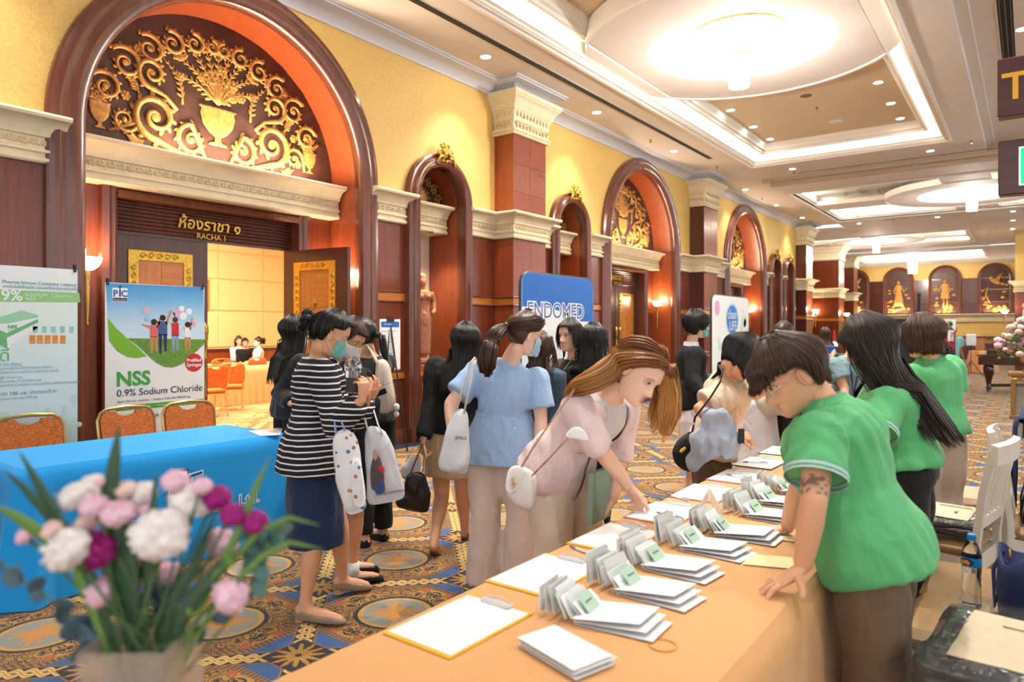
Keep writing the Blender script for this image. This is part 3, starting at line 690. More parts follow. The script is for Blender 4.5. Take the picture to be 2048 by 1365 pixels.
def pier(name, label, x0, y0, x1, y1, wall=None):
    d = struct(name, label)
    path = [(x0, y0), (x1, y0), (x1, y1)]
    path = [(x1, y1), (x1, y0), (x0, y0)] if wall == 'left' else path
    s = [(x0, y1), (x0, y0), (x1, y0), (x1, y1)]
    put('core', MB().box((x0, y0, 0), (x1, y1, 4.5)), WOOD, d)
    pp = [(x0 - .001, y1), (x0 - .001, y0), (x1, y0), (x1, y1)]
    # travel so that the outside lies on the right-hand side
    for prof, mm, nm in ((ENT, CREAM, 'entablature'), (BASE, WOODM, 'baseboard'), ([(-.01, .865), (.006, .865), (.006, .945), (-.01, .945)], INLAY, 'inlay_band'), ([(-.01, 1.885), (.006, 1.885), (.006, 1.985), (-.01, 1.985)], INLAY, 'inlay_band')):
        m = MB(); sweep_plan(m, pp, prof); put(nm, m, mm, d, smooth=30)
    m = MB(); sweep_plan(m, pp, [(o * 1.4, z if z < 5.1 else 5.14) for o, z in CAP]); put('capital', m, CREAM, d, smooth=30)
    frieze(pp, .028, 3.067, d, .16)
    return d
pier('column', 'broad mahogany pier with brass wall lamps beyond the far pilaster', -9.4, 32.6, -6.62, 33.7)
pier('column', 'slimmer mahogany pier with flared cream capital before the figure wall', -8.4, 37.0, -6.85, 38.0)
rp = struct('column', 'yellow papered pier with cream band at the far end, behind the pink flowers')
put('core', MB().box((-.45, 31.7, 0), (3, 33, 3.3)), WOOD, rp); put('wallpaper', MB().box((-.44, 31.71, 3.3), (3, 33, 5.14)), PAPER, rp)
m = MB(); sweep_plan(m, [(-.45, 33), (-.45, 31.7), (3, 31.7)], ENT); put('entablature', m, CREAM, rp, smooth=30)
wr = put('wall_far_left', MB().box((-10.1, 26.9, 0), (-10, 43, 5.3)), PAPER); tag(wr, 'yellow side wall of the far bay', kind='structure')
put('wall_return', MB().box((-10, 26.88, 0), (W - .05, 27.0, 5.3)), WOOD, wr)
# ---------------------------------------------------------------- lamps and ceiling fittings
def spot(name, loc, watts, angle=70, blend=.6, color=(1, .965, .91), parent=None, size=.05):
    L = bpy.data.lights.new(name, 'SPOT'); L.energy = watts; L.spot_size = math.radians(angle); L.spot_blend = blend; L.color = color; L.shadow_soft_size = size
    o = bpy.data.objects.new(name, L); COL.objects.link(o); o.location = loc
    if parent: o.parent = parent
    return o
def lamp_point(name, loc, watts, color=(1, .82, .6), size=.06, parent=None):
    L = bpy.data.lights.new(name, 'POINT'); L.energy = watts; L.color = color; L.shadow_soft_size = size
    o = bpy.data.objects.new(name, L); COL.objects.link(o); o.location = loc
    if parent: o.parent = parent
    return o
def lamp_area(name, loc, sx, sy, watts, color=(1, .92, .8), rot=(0, 0, 0)):
    L = bpy.data.lights.new(name, 'AREA'); L.shape = 'RECTANGLE'; L.size = sx; L.size_y = sy; L.energy = watts; L.color = color
    o = bpy.data.objects.new(name, L); COL.objects.link(o); o.location = loc; o.rotation_euler = rot
    return o
BULB = mat('lit_downlight_lens', (255, 250, 240), .5, emit=40, emit_rgb=(255, 244, 226))
RINGM = mat('white_enamel', (235, 232, 228), .4)
ring_me = MB().lathe((0, 0, 0), [(.085, .0), (.09, -.008), (.075, -.012), (.066, -.004), (.066, .02)], 20, cap=False).mesh('trim_ring', 30); ring_me.materials.append(RINGM)
lens_me = MB().lathe((0, 0, 0), [(.066, -.002), (.05, -.004), (.01, -.005)], 16).mesh('lens'); lens_me.materials.append(BULB)
DL = []
for y in (1.6, 4.6, 7.6, 10.7, 14.0): DL.append((-6.08, y, 5.3, 120, 'recessed downlight in the soffit along the yellow wall, %s' % {1.6: 'above the banners', 4.6: 'above the open door', 7.6: 'above the carved figure', 10.7: 'above the blue company banner', 14.0: 'above the second door arch'}[y]))
for y, t in ((19.0, 'third door arch'), (21.9, 'third arch, far side'), (24.9, 'paired niches')): DL.append((-6.2, y, 5.3, 90, 'recessed downlight over the %s' % t))
for x, side in ((-4.55, 'wall'), (-2.05, 'exit sign')):
    for y, t in ((3.9, 'over the near edge of the disc'), (5.2, 'before the chandelier'), (6.6, 'close before the disc'), (11.75, 'first'), (13.1, 'second'), (14.45, 'third'), (15.6, 'fourth')):
        DL.append((x, y, 5.66, 210 if x > -3 and y < 7 else 110, 'downlight in the big tray, %s side, %s' % (side, t if y < 7 else t + ' beyond chandelier')))
for x, y, z, t in ((-4.5, 17.2, 5.3, 'soffit strip between the first two trays, wall side'), (-1.7, 17.2, 5.3, 'soffit strip between the first two trays, sign side'), (-4.7, 26.3, 5.14, 'soffit beyond the second bay, wall side'), (-2.4, 26.3, 5.14, 'soffit beyond the second bay, middle'), (-.42, 26.4, 5.14, 'soffit beyond the second bay, sign side'), (-.45, 28.6, 5.14, 'far soffit above the piano, nearer'), (-.5, 31.0, 5.14, 'far soffit above the piano, farther')):
    DL.append((x, y, z, 60, 'downlight in the ' + t))
for y, t in ((1.2, 'over the vase'), (3.6, 'over the helpers'), (6.0, 'over the far end of the table'), (8.6, 'past the hanging signs'), (11.5, 'at the picture edge'), (14.6, 'over the console')): DL.append((-.08 + (.5 if y < 9 else 0), y, 5.5, 110, 'downlight beside the right air slot ' + t))
for x, y, z, p, lb in DL:
    d = empty('downlight', (x, y, z), label=lb, cat='downlight', group='recessed ceiling downlights')
    put('trim_ring', ring_me, None, d); put('lens', lens_me, None, d); spot('downlight_lamp', (0, 0, -.02), p, 95, .8, parent=d)
# chandeliers
CRY = mat('lit_crystal', (255, 252, 246), .2, emit=4, emit_rgb=(255, 246, 230))
CRY2 = mat('lit_crystal_basket', (255, 250, 240), .2, emit=6, emit_rgb=(255, 244, 224))
def crystal_row(cx, cy, r, z, h, w, k, tilt=0):
    m = MB()
    for j in range(k):
        q = 2 * PI * j / k; c, s = math.cos(q), math.sin(q)
        P = Vector((cx + r * c, cy + r * s, z)); D = Vector((-c * tilt, -s * tilt, -1)).normalized()
        T = Vector((-s, c, 0)); N = D.cross(T); a = P; b = P + D * h; mid = P + D * h * .45
        m.add([a, mid + T * w, mid + N * w, mid - T * w, mid - N * w, b], [(0, 1, 2), (0, 2, 3), (0, 3, 4), (0, 4, 1), (5, 2, 1), (5, 3, 2), (5, 4, 3), (5, 1, 4)])
    return m
def chandelier(x, y, z, s, watts, label, k=1.0):
    d = empty('chandelier', (x, y, z), label=label, cat='chandelier', group='crystal chandeliers')
    put('ceiling_rose', MB().lathe((0, 0, 0), [(.10 * s, .0), (.14 * s, -.03), (.1 * s, -.06), (.02, -.07)], 20), GOLD, d, 30)
    put('frame', MB().tube([(.66 * s * math.cos(q), .66 * s * math.sin(q), -.17 * s) for q in (2 * PI * j / 40 for j in range(40))], .015, 6, closed=True).tube([(.16 * s * math.cos(q), .16 * s * math.sin(q), -.46 * s) for q in (2 * PI * j / 24 for j in range(24))], .012, 6, closed=True).tube([(0, 0, 0), (0, 0, -.5 * s)], .02, 8), GOLD, d)
    o = put('crystal_fringe', crystal_row(0, 0, .66 * s, -.15 * s, .09 * s, .012 * s, int(70 * k)), CRY, d); o['kind'] = 'stuff'
    m = MB()
    for t in range(9):
        a = t / 8; r = lerp(.62, .17, a ** .8) * s; z0 = lerp(-.17, -.42, a ** 1.3) * s
        mm = crystal_row(0, 0, r, z0, .10 * s, .016 * s, max(10, int((64 - 44 * a) * k)), .9); m.add(mm.v, mm.f)
    o = put('crystal_basket', m, CRY2, d); o['kind'] = 'stuff'
    put('basket_glow', MB().lathe((0, 0, 0), [(.56 * s, -.19 * s), (.40 * s, -.33 * s), (.15 * s, -.44 * s)], 28, cap=False), CRY, d, 'all')
    m = MB()
    for t in range(6): mm = crystal_row(0, 0, (.15 - .004 * t) * s, (-.46 - .068 * t) * s, .10 * s, .012 * s, int(26 * k)); m.add(mm.v, mm.f)
    o = put('crystal_drum', m, CRY2, d); o['kind'] = 'stuff'
    put('drum_core', MB().lathe((0, 0, 0), [(.10 * s, -.46 * s), (.10 * s, -.86 * s)], 18), CRY, d)
    lamp_point('chandelier_lamp', (0, 0, -.95 * s), watts * .3, (1, .95, .88), .12 * s, d); lamp_point('chandelier_lamp', (0, 0, -.12 * s), watts * .12, (1, .93, .82), .1 * s, d)
    return d
chandelier(DX, DY, 5.77, 1.0, 420, 'large crystal basket chandelier in the nearest ceiling disc')
chandelier(-1.25, 22.4, 5.49, .9, 260, 'crystal chandelier in the second ceiling disc beside the exit sign', .6)
chandelier(-5.1, 32.2, 5.49, .9, 240, 'far crystal chandelier hanging from the third disc', .5)
chandelier(-4.55, 38.6, 5.42, 1.35, 300, 'farthest crystal chandelier, in front of the gilded figure panels', .5)
# air slots, sprinklers, detectors
DARK = mat('dark_slot', (30, 26, 24), .8)
def air_slot(x, y0, y1, z, label, w=.11, alongx=False):
    d = empty('ceiling_vent', (x, y0, z), label=label, cat='vent', group='linear air slots')
    L = y1 - y0
    f = (lambda a, b: MB().box(a, b)) if not alongx else (lambda a, b: MB().box((a[1], a[0], a[2]), (b[1], b[0], b[2])))
    put('slot_back', f((-w / 2, 0, -.003), (w / 2, L, -.001)), DARK, d)
    for s in (-1, 0, 1): put('slot_blade', f((s * w * .36 - .006, 0, -.012), (s * w * .36 + .006, L, -.002)), mat('bronze_blade', (96, 84, 74), .5), d)
    for s in (-1, 1): put('slot_frame', f((s * w * .56 - .008, 0, -.008), (s * w * .56 + .008, L, -.001)), WHITE, d)
air_slot(-5.69, 1.0, 15.1, 5.3, 'long dark air slot in the soffit beside the lit tray')
air_slot(-.25, .5, 15.8, 5.5, 'long dark air slot above the hanging signs', .16)
air_slot(18.0 - .25, -4.5, 4, 5.3, 'thin air slot crossing the soffit before the dropped ceiling', .05, True)
o = [x for x in bpy.data.objects if x.name.startswith('ceiling_vent')][-1]; o.location = (-4.5, 17.7, 5.3)
air_slot(17.7, -3.9, 1, 5.14, 'thin air slot beyond the second bay', .05, True)
o = sorted([x for x in bpy.data.objects if x.name.startswith('ceiling_vent')], key=lambda a: a.name)[-1]; o.location = (-3.9, 26.0, 5.14)
spr = MB().lathe((0, 0, 0), [(.03, 0), (.03, -.006), (.012, -.008), (.012, -.04), (.032, -.045), (.03, -.05), (.004, -.052)], 10).mesh('sprinkler', 30); spr.materials.append(BRASS)
for k, (x, y, z, t) in enumerate(((-6.0, 5.4, 5.3, 'above the big arch'), (-6.1, 12.9, 5.3, 'before the second arch'), (-5.85, 15.9, 5.3, 'near the second pilaster'), (-4.55, 17.55, 5.3, 'on the soffit strip'), (-3.2, 13.9, 5.66, 'in the big tray'), (-.95, 16.8, 5.3, 'near the tray corner'), (-6.2, 20.5, 5.3, 'over the third arch'), (-3.6, 25.9, 5.14, 'beyond the second bay'))):
    tag(put('sprinkler', spr, None, loc=(x, y, z)), 'small brass sprinkler head ' + t, 'sprinkler', 'ceiling sprinklers')
dt = MB().lathe((0, 0, 0), [(.05, 0), (.05, -.02), (.035, -.03), (.035, -.05), (.01, -.055)], 16).mesh('smoke_detector', 30); dt.materials.append(mat('ivory_plastic', (220, 196, 160), .5))
for x, y, z, t in ((-3.4, 12.4, 5.66, 'in the big tray beyond the chandelier'), (-4.4, 24.4, 5.14, 'in the second bay beside a lit tray')):
    tag(put('smoke_detector', dt, None, loc=(x, y, z)), 'round ivory smoke detector ' + t, 'detector')
tag(put('ceiling_speaker', MB().lathe((0, 0, 0), [(.10, 0), (.10, -.006), (.085, -.008), (.01, -.009)], 20), mat('speaker_grey', (120, 112, 104), .6), loc=(-3.2, 13.1, 5.66)), 'round grey ceiling speaker beside the smoke detector', 'speaker')
tag(put('access_point', MB().bbox((-.12, -.09, -.04), (.12, .09, 0), .02), RINGM, loc=(-3.1, 15.0, 5.66)), 'white wireless box on the tray ceiling', 'access point')
# wall lamps
GLOW = mat('lit_alabaster_bowl', (255, 236, 206), .4, emit=7, emit_rgb=(255, 226, 184))
sc_bowl = MB().lathe((0, 0, 0), [(.015, -.10), (.05, -.095), (.09, -.065), (.115, -.02), (.125, .02), (.12, .022), (.10, -.01), (.05, -.06)], 20, cap=False).mesh('lamp_bowl', 'all'); sc_bowl.materials.append(GLOW)
sc_stem = MB().lathe((0, 0, 0), [(.004, -.62), (.016, -.6), (.010, -.57), (.02, -.42), (.026, -.25), (.018, -.22), (.034, -.16), (.03, -.10)], 10).mesh('torch_stem', 30); sc_stem.materials.append(BRASS)
sc_arm = MB().tube([(-.20, 0, -.22), (-.14, 0, -.26), (-.06, 0, -.24), (0, 0, -.20)], .016, 7).lathe((-.19, 0, -.22), [(.05, -.05), (.06, 0), (.05, .05)], 10, .35, 1).mesh('lamp_arm', 30); sc_arm.materials.append(BRASS)
def sconce(loc, rotz, label, watts=10):
    d = empty('wall_sconce', loc, rotz, label, 'wall lamp', 'alabaster bowl wall lamps')
    for nm, me in (('lamp_bowl', sc_bowl), ('torch_stem', sc_stem), ('lamp_arm', sc_arm)): put(nm, me, None, d)
    lamp_point('sconce_lamp', (0, 0, .06), watts, (1, .78, .54), .05, d)
XB = W - .52 + .2
for i, yc in enumerate(ARCH):
    for s, t in ((-1, 'near jamb'), (1, 'far jamb')):
        sconce((XB, yc + s * 1.40, 2.15), 0, 'brass torch wall lamp on the %s of the %s door arch' % (t, ('first', 'second', 'third')[i]))
for x, y, rz, t in ((W + .36 + .2, COLY[2], 0, 'on the far pilaster'), (-7.6, 32.4, -PI / 2, 'in the middle of the broad far pier'), (-6.42, 33.2, 0, 'on the side of the broad far pier'), (-.75, 31.5, -PI / 2, 'beside the far yellow pier')):
    sconce((x, y, 2.2), rz, 'small lit brass wall lamp ' + t, 18)
# uplights lying on the lintels under the painted half-rounds, niche lights, back-wall uplights
for i, yc in enumerate(ARCH):
    lamp_area('lintel_uplight', (W - .30, yc + .25, 3.33), .10, 1.9, 42 if i == 0 else 18, (1, .80, .58), (PI, 0, 0))
for yc in NICHE[:2]: spot('niche_lamp', (W - .15, yc, 2.87), 45, 110, .8, (1, .74, .42))
for x in (-7.7, -5.6, -3.5, -1.39): lamp_area('ledge_uplight', (x, 41.80, 2.36), .9, .06, 14, (1, .72, .45), (PI, 0, 0))

# ---------------------------------------------------------------- hanging signs
SIGNW = wood('sign_walnut', (66, 30, 26), (84, 40, 34), .35, 'x')
YEL = mat('sign_yellow', (236, 176, 40), .4)
def hang_sign(y, z0, z1, label):
    d = empty('hanging_sign', (0, y, z0), label=label, cat='sign', group='hanging direction signs')
    put('board', MB().bbox((-.19, -.06, 0), (1.5, .06, z1 - z0), .008), SIGNW, d)
    for x in (.1, 1.2): put('hanger_rod', MB().tube([(x, 0, z1 - z0), (x, 0, 5.5 - z0)], .008, 6), BRASS, d)
    return d
d = hang_sign(6.2, 3.03, 3.45, 'dark wooden hanging sign with yellow letters at the edge of the hall'); put_text('TO', .27, YEL, d, (-.165, -.062, .12), (1, 0, 0), (0, 0, 1), align='LEFT', bold=.004)
d = hang_sign(6.35, 2.49, 2.89, 'lower wooden hanging sign with green exit panel')
put('exit_panel', MB().box((-.055, -.07, .07), (.6, -.06, .33)), mat('exit_green', (20, 176, 120), .4, emit=.7), d)
put('exit_border', MB().box((-.065, -.068, .06), (.6, -.06, .34)), mat('exit_white', (240, 250, 245), .4, emit=.6), d)

# ---------------------------------------------------------------- the room behind the open door
RX = -16.5
rw = put('wall_room', MB().box((RX - .1, .5, 0), (RX, 13, 4.6)), mat('cream_fabric_wall', (236, 206, 150), .7, noise_amt=.04)); tag(rw, 'cream panelled wall of the meeting room seen through the open door', kind='structure')
for z0, z1 in ((.0, .95),): put('red_dado', MB().box((RX, .5, 0), (RX + .03, 13, .95)), WOODR, rw)
put('dado_rail', MB().box((RX, .5, .95), (RX + .06, 13, 1.02)), WOODD, rw)
for j in range(8):
    for z0, z1 in ((1.05, 1.95), (1.98, 2.75), (2.78, 3.45), (3.48, 4.2)):
        y = 2 + j * 1.3; put('fabric_panel', MB().bbox((RX, y + .012, z0 + .012), (RX + .03, y + 1.288, z1 - .012), .01), MATS['cream_fabric_wall'], rw)
yr = 9.12
put('gilt_square', MB().box((RX + .03, yr - .42, 1.98), (RX + .06, yr + .42, 2.75)), GOLDM, rw)
put('gilt_medallion', MB().ell((RX + .06, yr, 2.36), (.05, .28, .28), 20, 8), GOLD, rw, 'all')
rf = put('floor_room', MB().box((RX, .5, -.05), (-7.45, 13, .0)), CARPET2); tag(rf, 'red and gold carpet of the meeting room', kind='structure')
rc = put('ceiling_room', MB().box((RX, .5, 4.6), (-7.5, 13, 4.66)), WHITE); tag(rc, 'meeting room ceiling', kind='structure')
tag(put('wall_room_side', MB().box((RX, 12.9, 0), (-7.5, 13, 4.6)).box((RX, .4, 0), (-7.5, .5, 4.6)).box((-7.55, .5, 2.9), (-7.5, 13, 4.6)).box((-7.55, .5, 0), (-7.5, 3.0, 2.9)).box((-7.55, 5.5, 0), (-7.5, 13, 2.9)), MATS['cream_fabric_wall']), 'side walls of the meeting room', kind='structure')
lamp_area('room_ceiling_lamp', (-12, 6.5, 4.5), 5, 5, 620, (1, .86, .66))
cur = mat('gold_drape', (206, 160, 96), .6, sheen=.3)
m = MB(); rows = []
for i in range(13):
    z = .02 + i * .32; rows.append([(RX + .2 + .045 * math.sin(j * 1.35), 7.0 + j * .05 * (1 if z < 2.6 else 1 + (z - 2.6) * .12), z) for j in range(28)])
m.strip(rows); dr = empty('curtain', (0, 0, 0), label='gold floor-length curtain with swag on the meeting room wall', cat='curtain'); put('drape', m, cur, dr, 'all')
m = MB()
for k in range(7): m.strip([[(RX + .30 - i * .03, 6.9 + 1.4 * t, 3.95 - k * .02 - (.25 + k * .11) * math.sin(PI * t) * (1 - .25 * t) - i * .03) for t in (x / 16 for x in range(17))] for i in range(3)])
put('swag', m, cur, dr, 'all')
# ---------------------------------------------------------------- printed matter helpers
def onx(u, v, x):
    a = (u - 1024) / FPX; t = x / (a * CC - CS); return Vector((x, (a * CS + CC) * t, CAMH + (V0 - v) / FPX * t))
def on_y(u, v, y):
    a = (u - 1024) / FPX; t = y / (a * CS + CC); return Vector(((a * CC - CS) * t, y, CAMH + (V0 - v) / FPX * t))
def decal(parent, name, poly, x, k, m):
    'flat print: (y, z) outline on the plane of constant x, k layers proud'
    o = x + .0008 * k
    return put(name, MB().prism(poly, lambda a, b, d: (o + d, a, b), .0005), m, parent)
def disc2(c, r, n=20, sy=1): return [(c[0] + r * math.cos(2 * PI * k / n), c[1] + r * sy * math.sin(2 * PI * k / n)) for k in range(n)]
def flat(name, rgb, rough=.45): return mat('print_' + name, rgb, rough)
def zz(ox, oy, s): return lambda x, y: (ox + x * s, oy + y * s)
PW, PBLUE, PGREEN, PLIME, PRED, PNAVY, PSKY = flat('white', (240, 242, 244)), flat('blue', (20, 100, 190)), flat('green', (70, 170, 70)), flat('lime', (124, 184, 50)), flat('red', (206, 40, 44)), flat('navy', (34, 40, 84)), flat('paleblue', (150, 200, 236))
PGREY, PBLACK, PORANGE, PPINK = flat('grey', (120, 124, 130)), flat('black', (26, 24, 30)), flat('orange', (226, 140, 40)), flat('pink', (236, 170, 200))
def grad(name, z0, z1, stops):
    t = NT(name); tc = t.n('TexCoord'); sp = t.n('SeparateXYZ'); t.l(tc.outputs['Object'], sp.inputs[0])
    f = t.math('DIVIDE', t.math('SUBTRACT', sp.outputs[2], z0), z1 - z0); nz = t.n('TexNoise', i_Scale=7.0, i_Detail=4.0); t.l(tc.outputs['Object'], nz.inputs[0])
    t.l(t.ramp(t.math('ADD', f, t.math('MULTIPLY', t.math('SUBTRACT', nz.outputs[0], .5), .12)), [(p, lin(c)) for p, c in stops]), t.b.inputs['Base Color']); t.b.inputs['Roughness'].default_value = .45
    return t.m
def stand_banner(name, x, y0, y1, z1, label, face, group):
    d = empty(name, (0, 0, 0), label=label, cat='banner', group=group)
    put('print_sheet', MB().box((x - .002, y0, .08), (x, y1, z1)), face, d)
    for y in (y0 + .02, y1 - .02): put('corner_clip', MB().box((x - .012, y - .008, z1 - .02), (x + .01, y + .008, z1 + .035)), BLACKP, d)
    put('stand_pole', MB().tube([(x - .03, y0 + .02, z1), (x - .10, (y0 + y1) / 2, .95), (x - .02, y1 - .04, .06)], .009, 6), BLACKP, d)
    put('stand_pole', MB().tube([(x - .03, y1 - .02, z1), (x - .10, (y0 + y1) / 2, .95), (x - .02, y0 + .04, .06)], .009, 6), BLACKP, d)
    put('stand_foot', MB().tube([(x - .10, (y0 + y1) / 2, .95), (x - .42, (y0 + y1) / 2, .012)], .009, 6).tube([(x - .02, y1 - .04, .06), (x + .10, y1 - .04, .012)], .009, 6).tube([(x - .02, y0 + .04, .06), (x + .10, y0 + .04, .012)], .009, 6), BLACKP, d)
    return d
def T(parent, txt, size, m, x, y, z, k=3, align='LEFT', **kw): return put_text(txt, size, m, parent, (x + .0008 * k, y, z), (0, 1, 0), (0, 0, 1), align=align, depth=.0003, **kw)
# banner with the family picture
x = -6.1; q = zz(0, 480, .293)
def pp(*pts): return [tuple(onx(*q(*p), x)[1:]) for p in pts]
d = stand_banner('roll_banner', x, 2.63, 3.49, 1.89, 'banner with a running family picture and big green letters behind two chairs', PW, 'exhibitor stand banners')
decal(d, 'sky_print', pp((722, 295), (1388, 325), (1400, 690), (1150, 690), (870, 690), (735, 540)), x, 1, grad('banner_sky', 1.28, 1.88, [(0, (214, 232, 244)), (.45, (196, 224, 244)), (.8, (110, 180, 228)), (1, (70, 150, 214))]))
decal(d, 'meadow_print', pp((868, 672), (1404, 680), (1385, 720), (1300, 800), (1240, 850), (1180, 872), (1120, 868), (1060, 835), (1000, 780), (930, 715)), x, 2, mat('print_meadow', (104, 150, 60), .5, noise_amt=.3, noise_scale=40))
decal(d, 'lime_swoosh', pp((733, 530), (790, 600), (870, 675), (940, 735), (1000, 795), (930, 808), (870, 800), (800, 760), (745, 690)), x, 2, PLIME)
for c, r, m_ in (((1000, 485), 20, PPINK), ((1005, 535), 20, PSKY), ((1205, 500), 24, PPINK), ((1250, 520), 26, PW), ((1290, 490), 22, PW), ((1318, 575), 18, PPINK), ((1240, 470), 20, PW)):
    p0 = onx(*q(*c), x); decal(d, 'balloon_print', disc2((p0.y, p0.z), r * .0013), x, 3, m_)
for cx, top, bot, hair, shirt, leg, w in ((1050, 545, 775, PBLACK, mat('print_coral', (222, 110, 104), .5), mat('print_skin', (206, 140, 90), .5), 26), (1110, 515, 775, PBLACK, mat('print_denim', (64, 92, 140), .5), PNAVY, 30), (1195, 530, 770, mat('print_brown', (92, 50, 34), .5), PRED, mat('print_jean', (130, 160, 190), .5), 24), (1280, 565, 768, PBLACK, PW, MATS['print_skin'], 20)):
    h = bot - top; sk = MATS['print_skin']
    decal(d, 'figure_print', pp((cx - w, top + h * .16), (cx + w, top + h * .16), (cx + w * 1.05, top + h * .52), (cx - w * 1.05, top + h * .52)), x, 3, shirt)
    decal(d, 'figure_print', pp((cx - w, top + h * .5), (cx - 2, top + h * .5), (cx - w * .3, bot), (cx - w * .8, bot)), x, 3, leg); decal(d, 'figure_print', pp((cx + 2, top + h * .5), (cx + w, top + h * .5), (cx + w * .9, bot - 14), (cx + w * .4, bot - 14)), x, 3, leg)
    p0 = onx(*q(cx, top + h * .07), x); decal(d, 'figure_print', disc2((p0.y, p0.z), .026), x, 4, hair)
    decal(d, 'figure_print', pp((cx - w, top + h * .18), (cx - w - 50 * (cx < 1100) - 8, top + h * .12), (cx - w - 50 * (cx < 1100) - 8, top + h * .17), (cx - w, top + h * .27)), x, 3, sk)
    decal(d, 'figure_print', pp((cx + w * .6, top + h * .2), (cx + w + (20 if cx < 1150 else -40 if cx < 1250 else 6), top - 35), (cx + w + (32 if cx < 1150 else -28 if cx < 1250 else 16), top - 30), (cx + w, top + h * .28)), x, 3, sk)
p0 = onx(*q(1323, 838), x); decal(d, 'red_roundel', disc2((p0.y, p0.z), .082, 32, 1.0), x, 3, PRED)
T(d, 'Prefilled', .042, PW, x, p0.y, p0.z + .008, 5, 'CENTER', bold=.001); T(d, 'Syringes', .042, PW, x, p0.y, p0.z - .034, 5, 'CENTER', bold=.001)
a = onx(*q(790, 1000), x); T(d, 'NSS', .168, PGREEN, x, a.y, a.z, 3, bold=.005)
a = onx(*q(795, 1072), x); T(d, '0.9% Sodium Chloride', .083, PNAVY, x, a.y, a.z, 3)
a = onx(*q(800, 1115), x); T(d, 'Each 100 mL contains :- Sodium Chloride 900.00 mg', .026, PNAVY, x, a.y, a.z, 3, shear=.2, space=1.12)
a, b = onx(*q(790, 1165), x), onx(*q(1390, 1112), x); decal(d, 'green_bar', [(a.y, a.z - .005), (b.y, a.z - .005), (b.y + .014, a.z + .015), (b.y, a.z + .036), (a.y, a.z + .036), (a.y - .014, a.z + .015)], x, 2, PGREEN)
T(d, 'Parenteral solution   •  Sterile   •   Non-pyrogenic   •  Single-dose Container', .0235, PW, x, a.y + .004, a.z + .007, 4, shear=.2)
def pic_logo(d, x, y, z, s, k=3):
    decal(d, 'logo_plate', [(y, z), (y + 1.0 * s, z), (y + 1.0 * s, z + .95 * s), (y, z + .95 * s)], x, k, PW)
    T(d, 'P', .62 * s, PBLUE, x, y + .04 * s, z + .36 * s, k + 1, bold=.02 * s); T(d, 'C', .62 * s, PBLUE, x, y + .56 * s, z + .36 * s, k + 1, bold=.02 * s)
    decal(d, 'ampoule_mark', [(y + .44 * s, z + .34 * s), (y + .55 * s, z + .34 * s), (y + .55 * s, z + .8 * s), (y + .52 * s, z + .84 * s), (y + .57 * s, z + 1.1 * s), (y + .42 * s, z + 1.1 * s), (y + .47 * s, z + .84 * s), (y + .44 * s, z + .8 * s)], x, k + 1, PNAVY)
    decal(d, 'logo_band', [(y + .03 * s, z + .05 * s), (y + .97 * s, z + .05 * s), (y + .97 * s, z + .27 * s), (y + .03 * s, z + .27 * s)], x, k + 1, PNAVY)
    T(d, 'Pharma Innova', .14 * s, PW, x, y + .5 * s, z + .10 * s, k + 2, 'CENTER')
a = onx(*q(766, 422), x); pic_logo(d, x, a.y, a.z, .122)
a = onx(*q(1060, 1205), x); pic_logo(d, x, a.y, a.z, .028)
# green and white banner
x = -5.8
d = stand_banner('roll_banner', x, 1.44, 2.305, 1.955, 'pale green banner with drug box picture and Thai text at the edge of the frame', grad('banner_pale', .1, 1.95, [(0, (196, 232, 200)), (.45, (208, 232, 236)), (.8, (226, 240, 232)), (1, (240, 244, 246))]), 'exhibitor stand banners')
def L(u, v): return onx(*q(u, v), x)
decal(d, 'green_strip', pp((-200, 330), (542, 362), (548, 428), (-200, 420)), x, 1, mat('print_softgreen', (150, 206, 130), .5))
TEAL = mat('print_teal', (70, 150, 170), .5); G2 = mat('print_leaf', (110, 190, 120), .5); PG3 = mat('print_pale_text', (140, 180, 200), .5)
a = L(12, 296); T(d, 'Pharma Innova Company Limited', .0355, TEAL, x, a.y, a.z, 3)
a = L(16, 326); T(d, 'เทคโนโลยีล้ำสมัย ปลอดภัยจากการติดเชื้อ', .030, TEAL, x, a.y, a.z, 3)
a = L(5, 412); T(d, '9%', .112, PW, x, a.y, a.z, 3, bold=.002); a = L(172, 385); T(d, 'SODIUM  Chloride', .034, PW, x, a.y, a.z, 3, space=1.15); a = L(174, 413); T(d, 'NSS', .034, PW, x, a.y, a.z, 3, space=1.15)
decal(d, 'box_print', pp((-60, 540), (20, 520), (150, 480), (260, 515), (258, 600), (50, 745), (-60, 690)), x, 2, PW)
decal(d, 'box_print', pp((-60, 540), (20, 520), (150, 482), (258, 514), (258, 530), (60, 570), (-60, 575)), x, 3, mat('print_mint', (160, 214, 170), .5)); decal(d, 'box_print', pp((40, 640), (258, 540), (258, 565), (45, 670)), x, 3, G2)
decal(d, 'box_print', pp((-60, 590), (40, 635), (52, 745), (-60, 690)), x, 3, G2)
a = L(52, 605); T(d, 'NSS', .034, G2, x, a.y, a.z, 4, bold=.002); a = L(52, 628); T(d, '0.9%', .022, G2, x, a.y, a.z, 4)
for k in range(5):
    c = onx(*q(220 + 52 * k, 680), x); decal(d, 'ampoule_print', [(c.y - .018, c.z - .03), (c.y + .018, c.z - .03), (c.y + .018, c.z + .03), (c.y - .018, c.z + .03)], x, 2, PORANGE); T(d, 'NSS', .012, PW, x, c.y, c.z - .02, 4, 'CENTER')
    c = onx(*q(240 + 62 * k, 612), x); decal(d, 'ampoule_print', [(c.y - .015, c.z - .022), (c.y + .015, c.z - .022), (c.y + .015, c.z + .022), (c.y - .015, c.z + .022)], x, 2, mat('print_mint2', (150, 206, 190), .5))
a = L(-20, 830); T(d, 'ข้อดี', .115, G2, x, a.y - .12, a.z, 3)
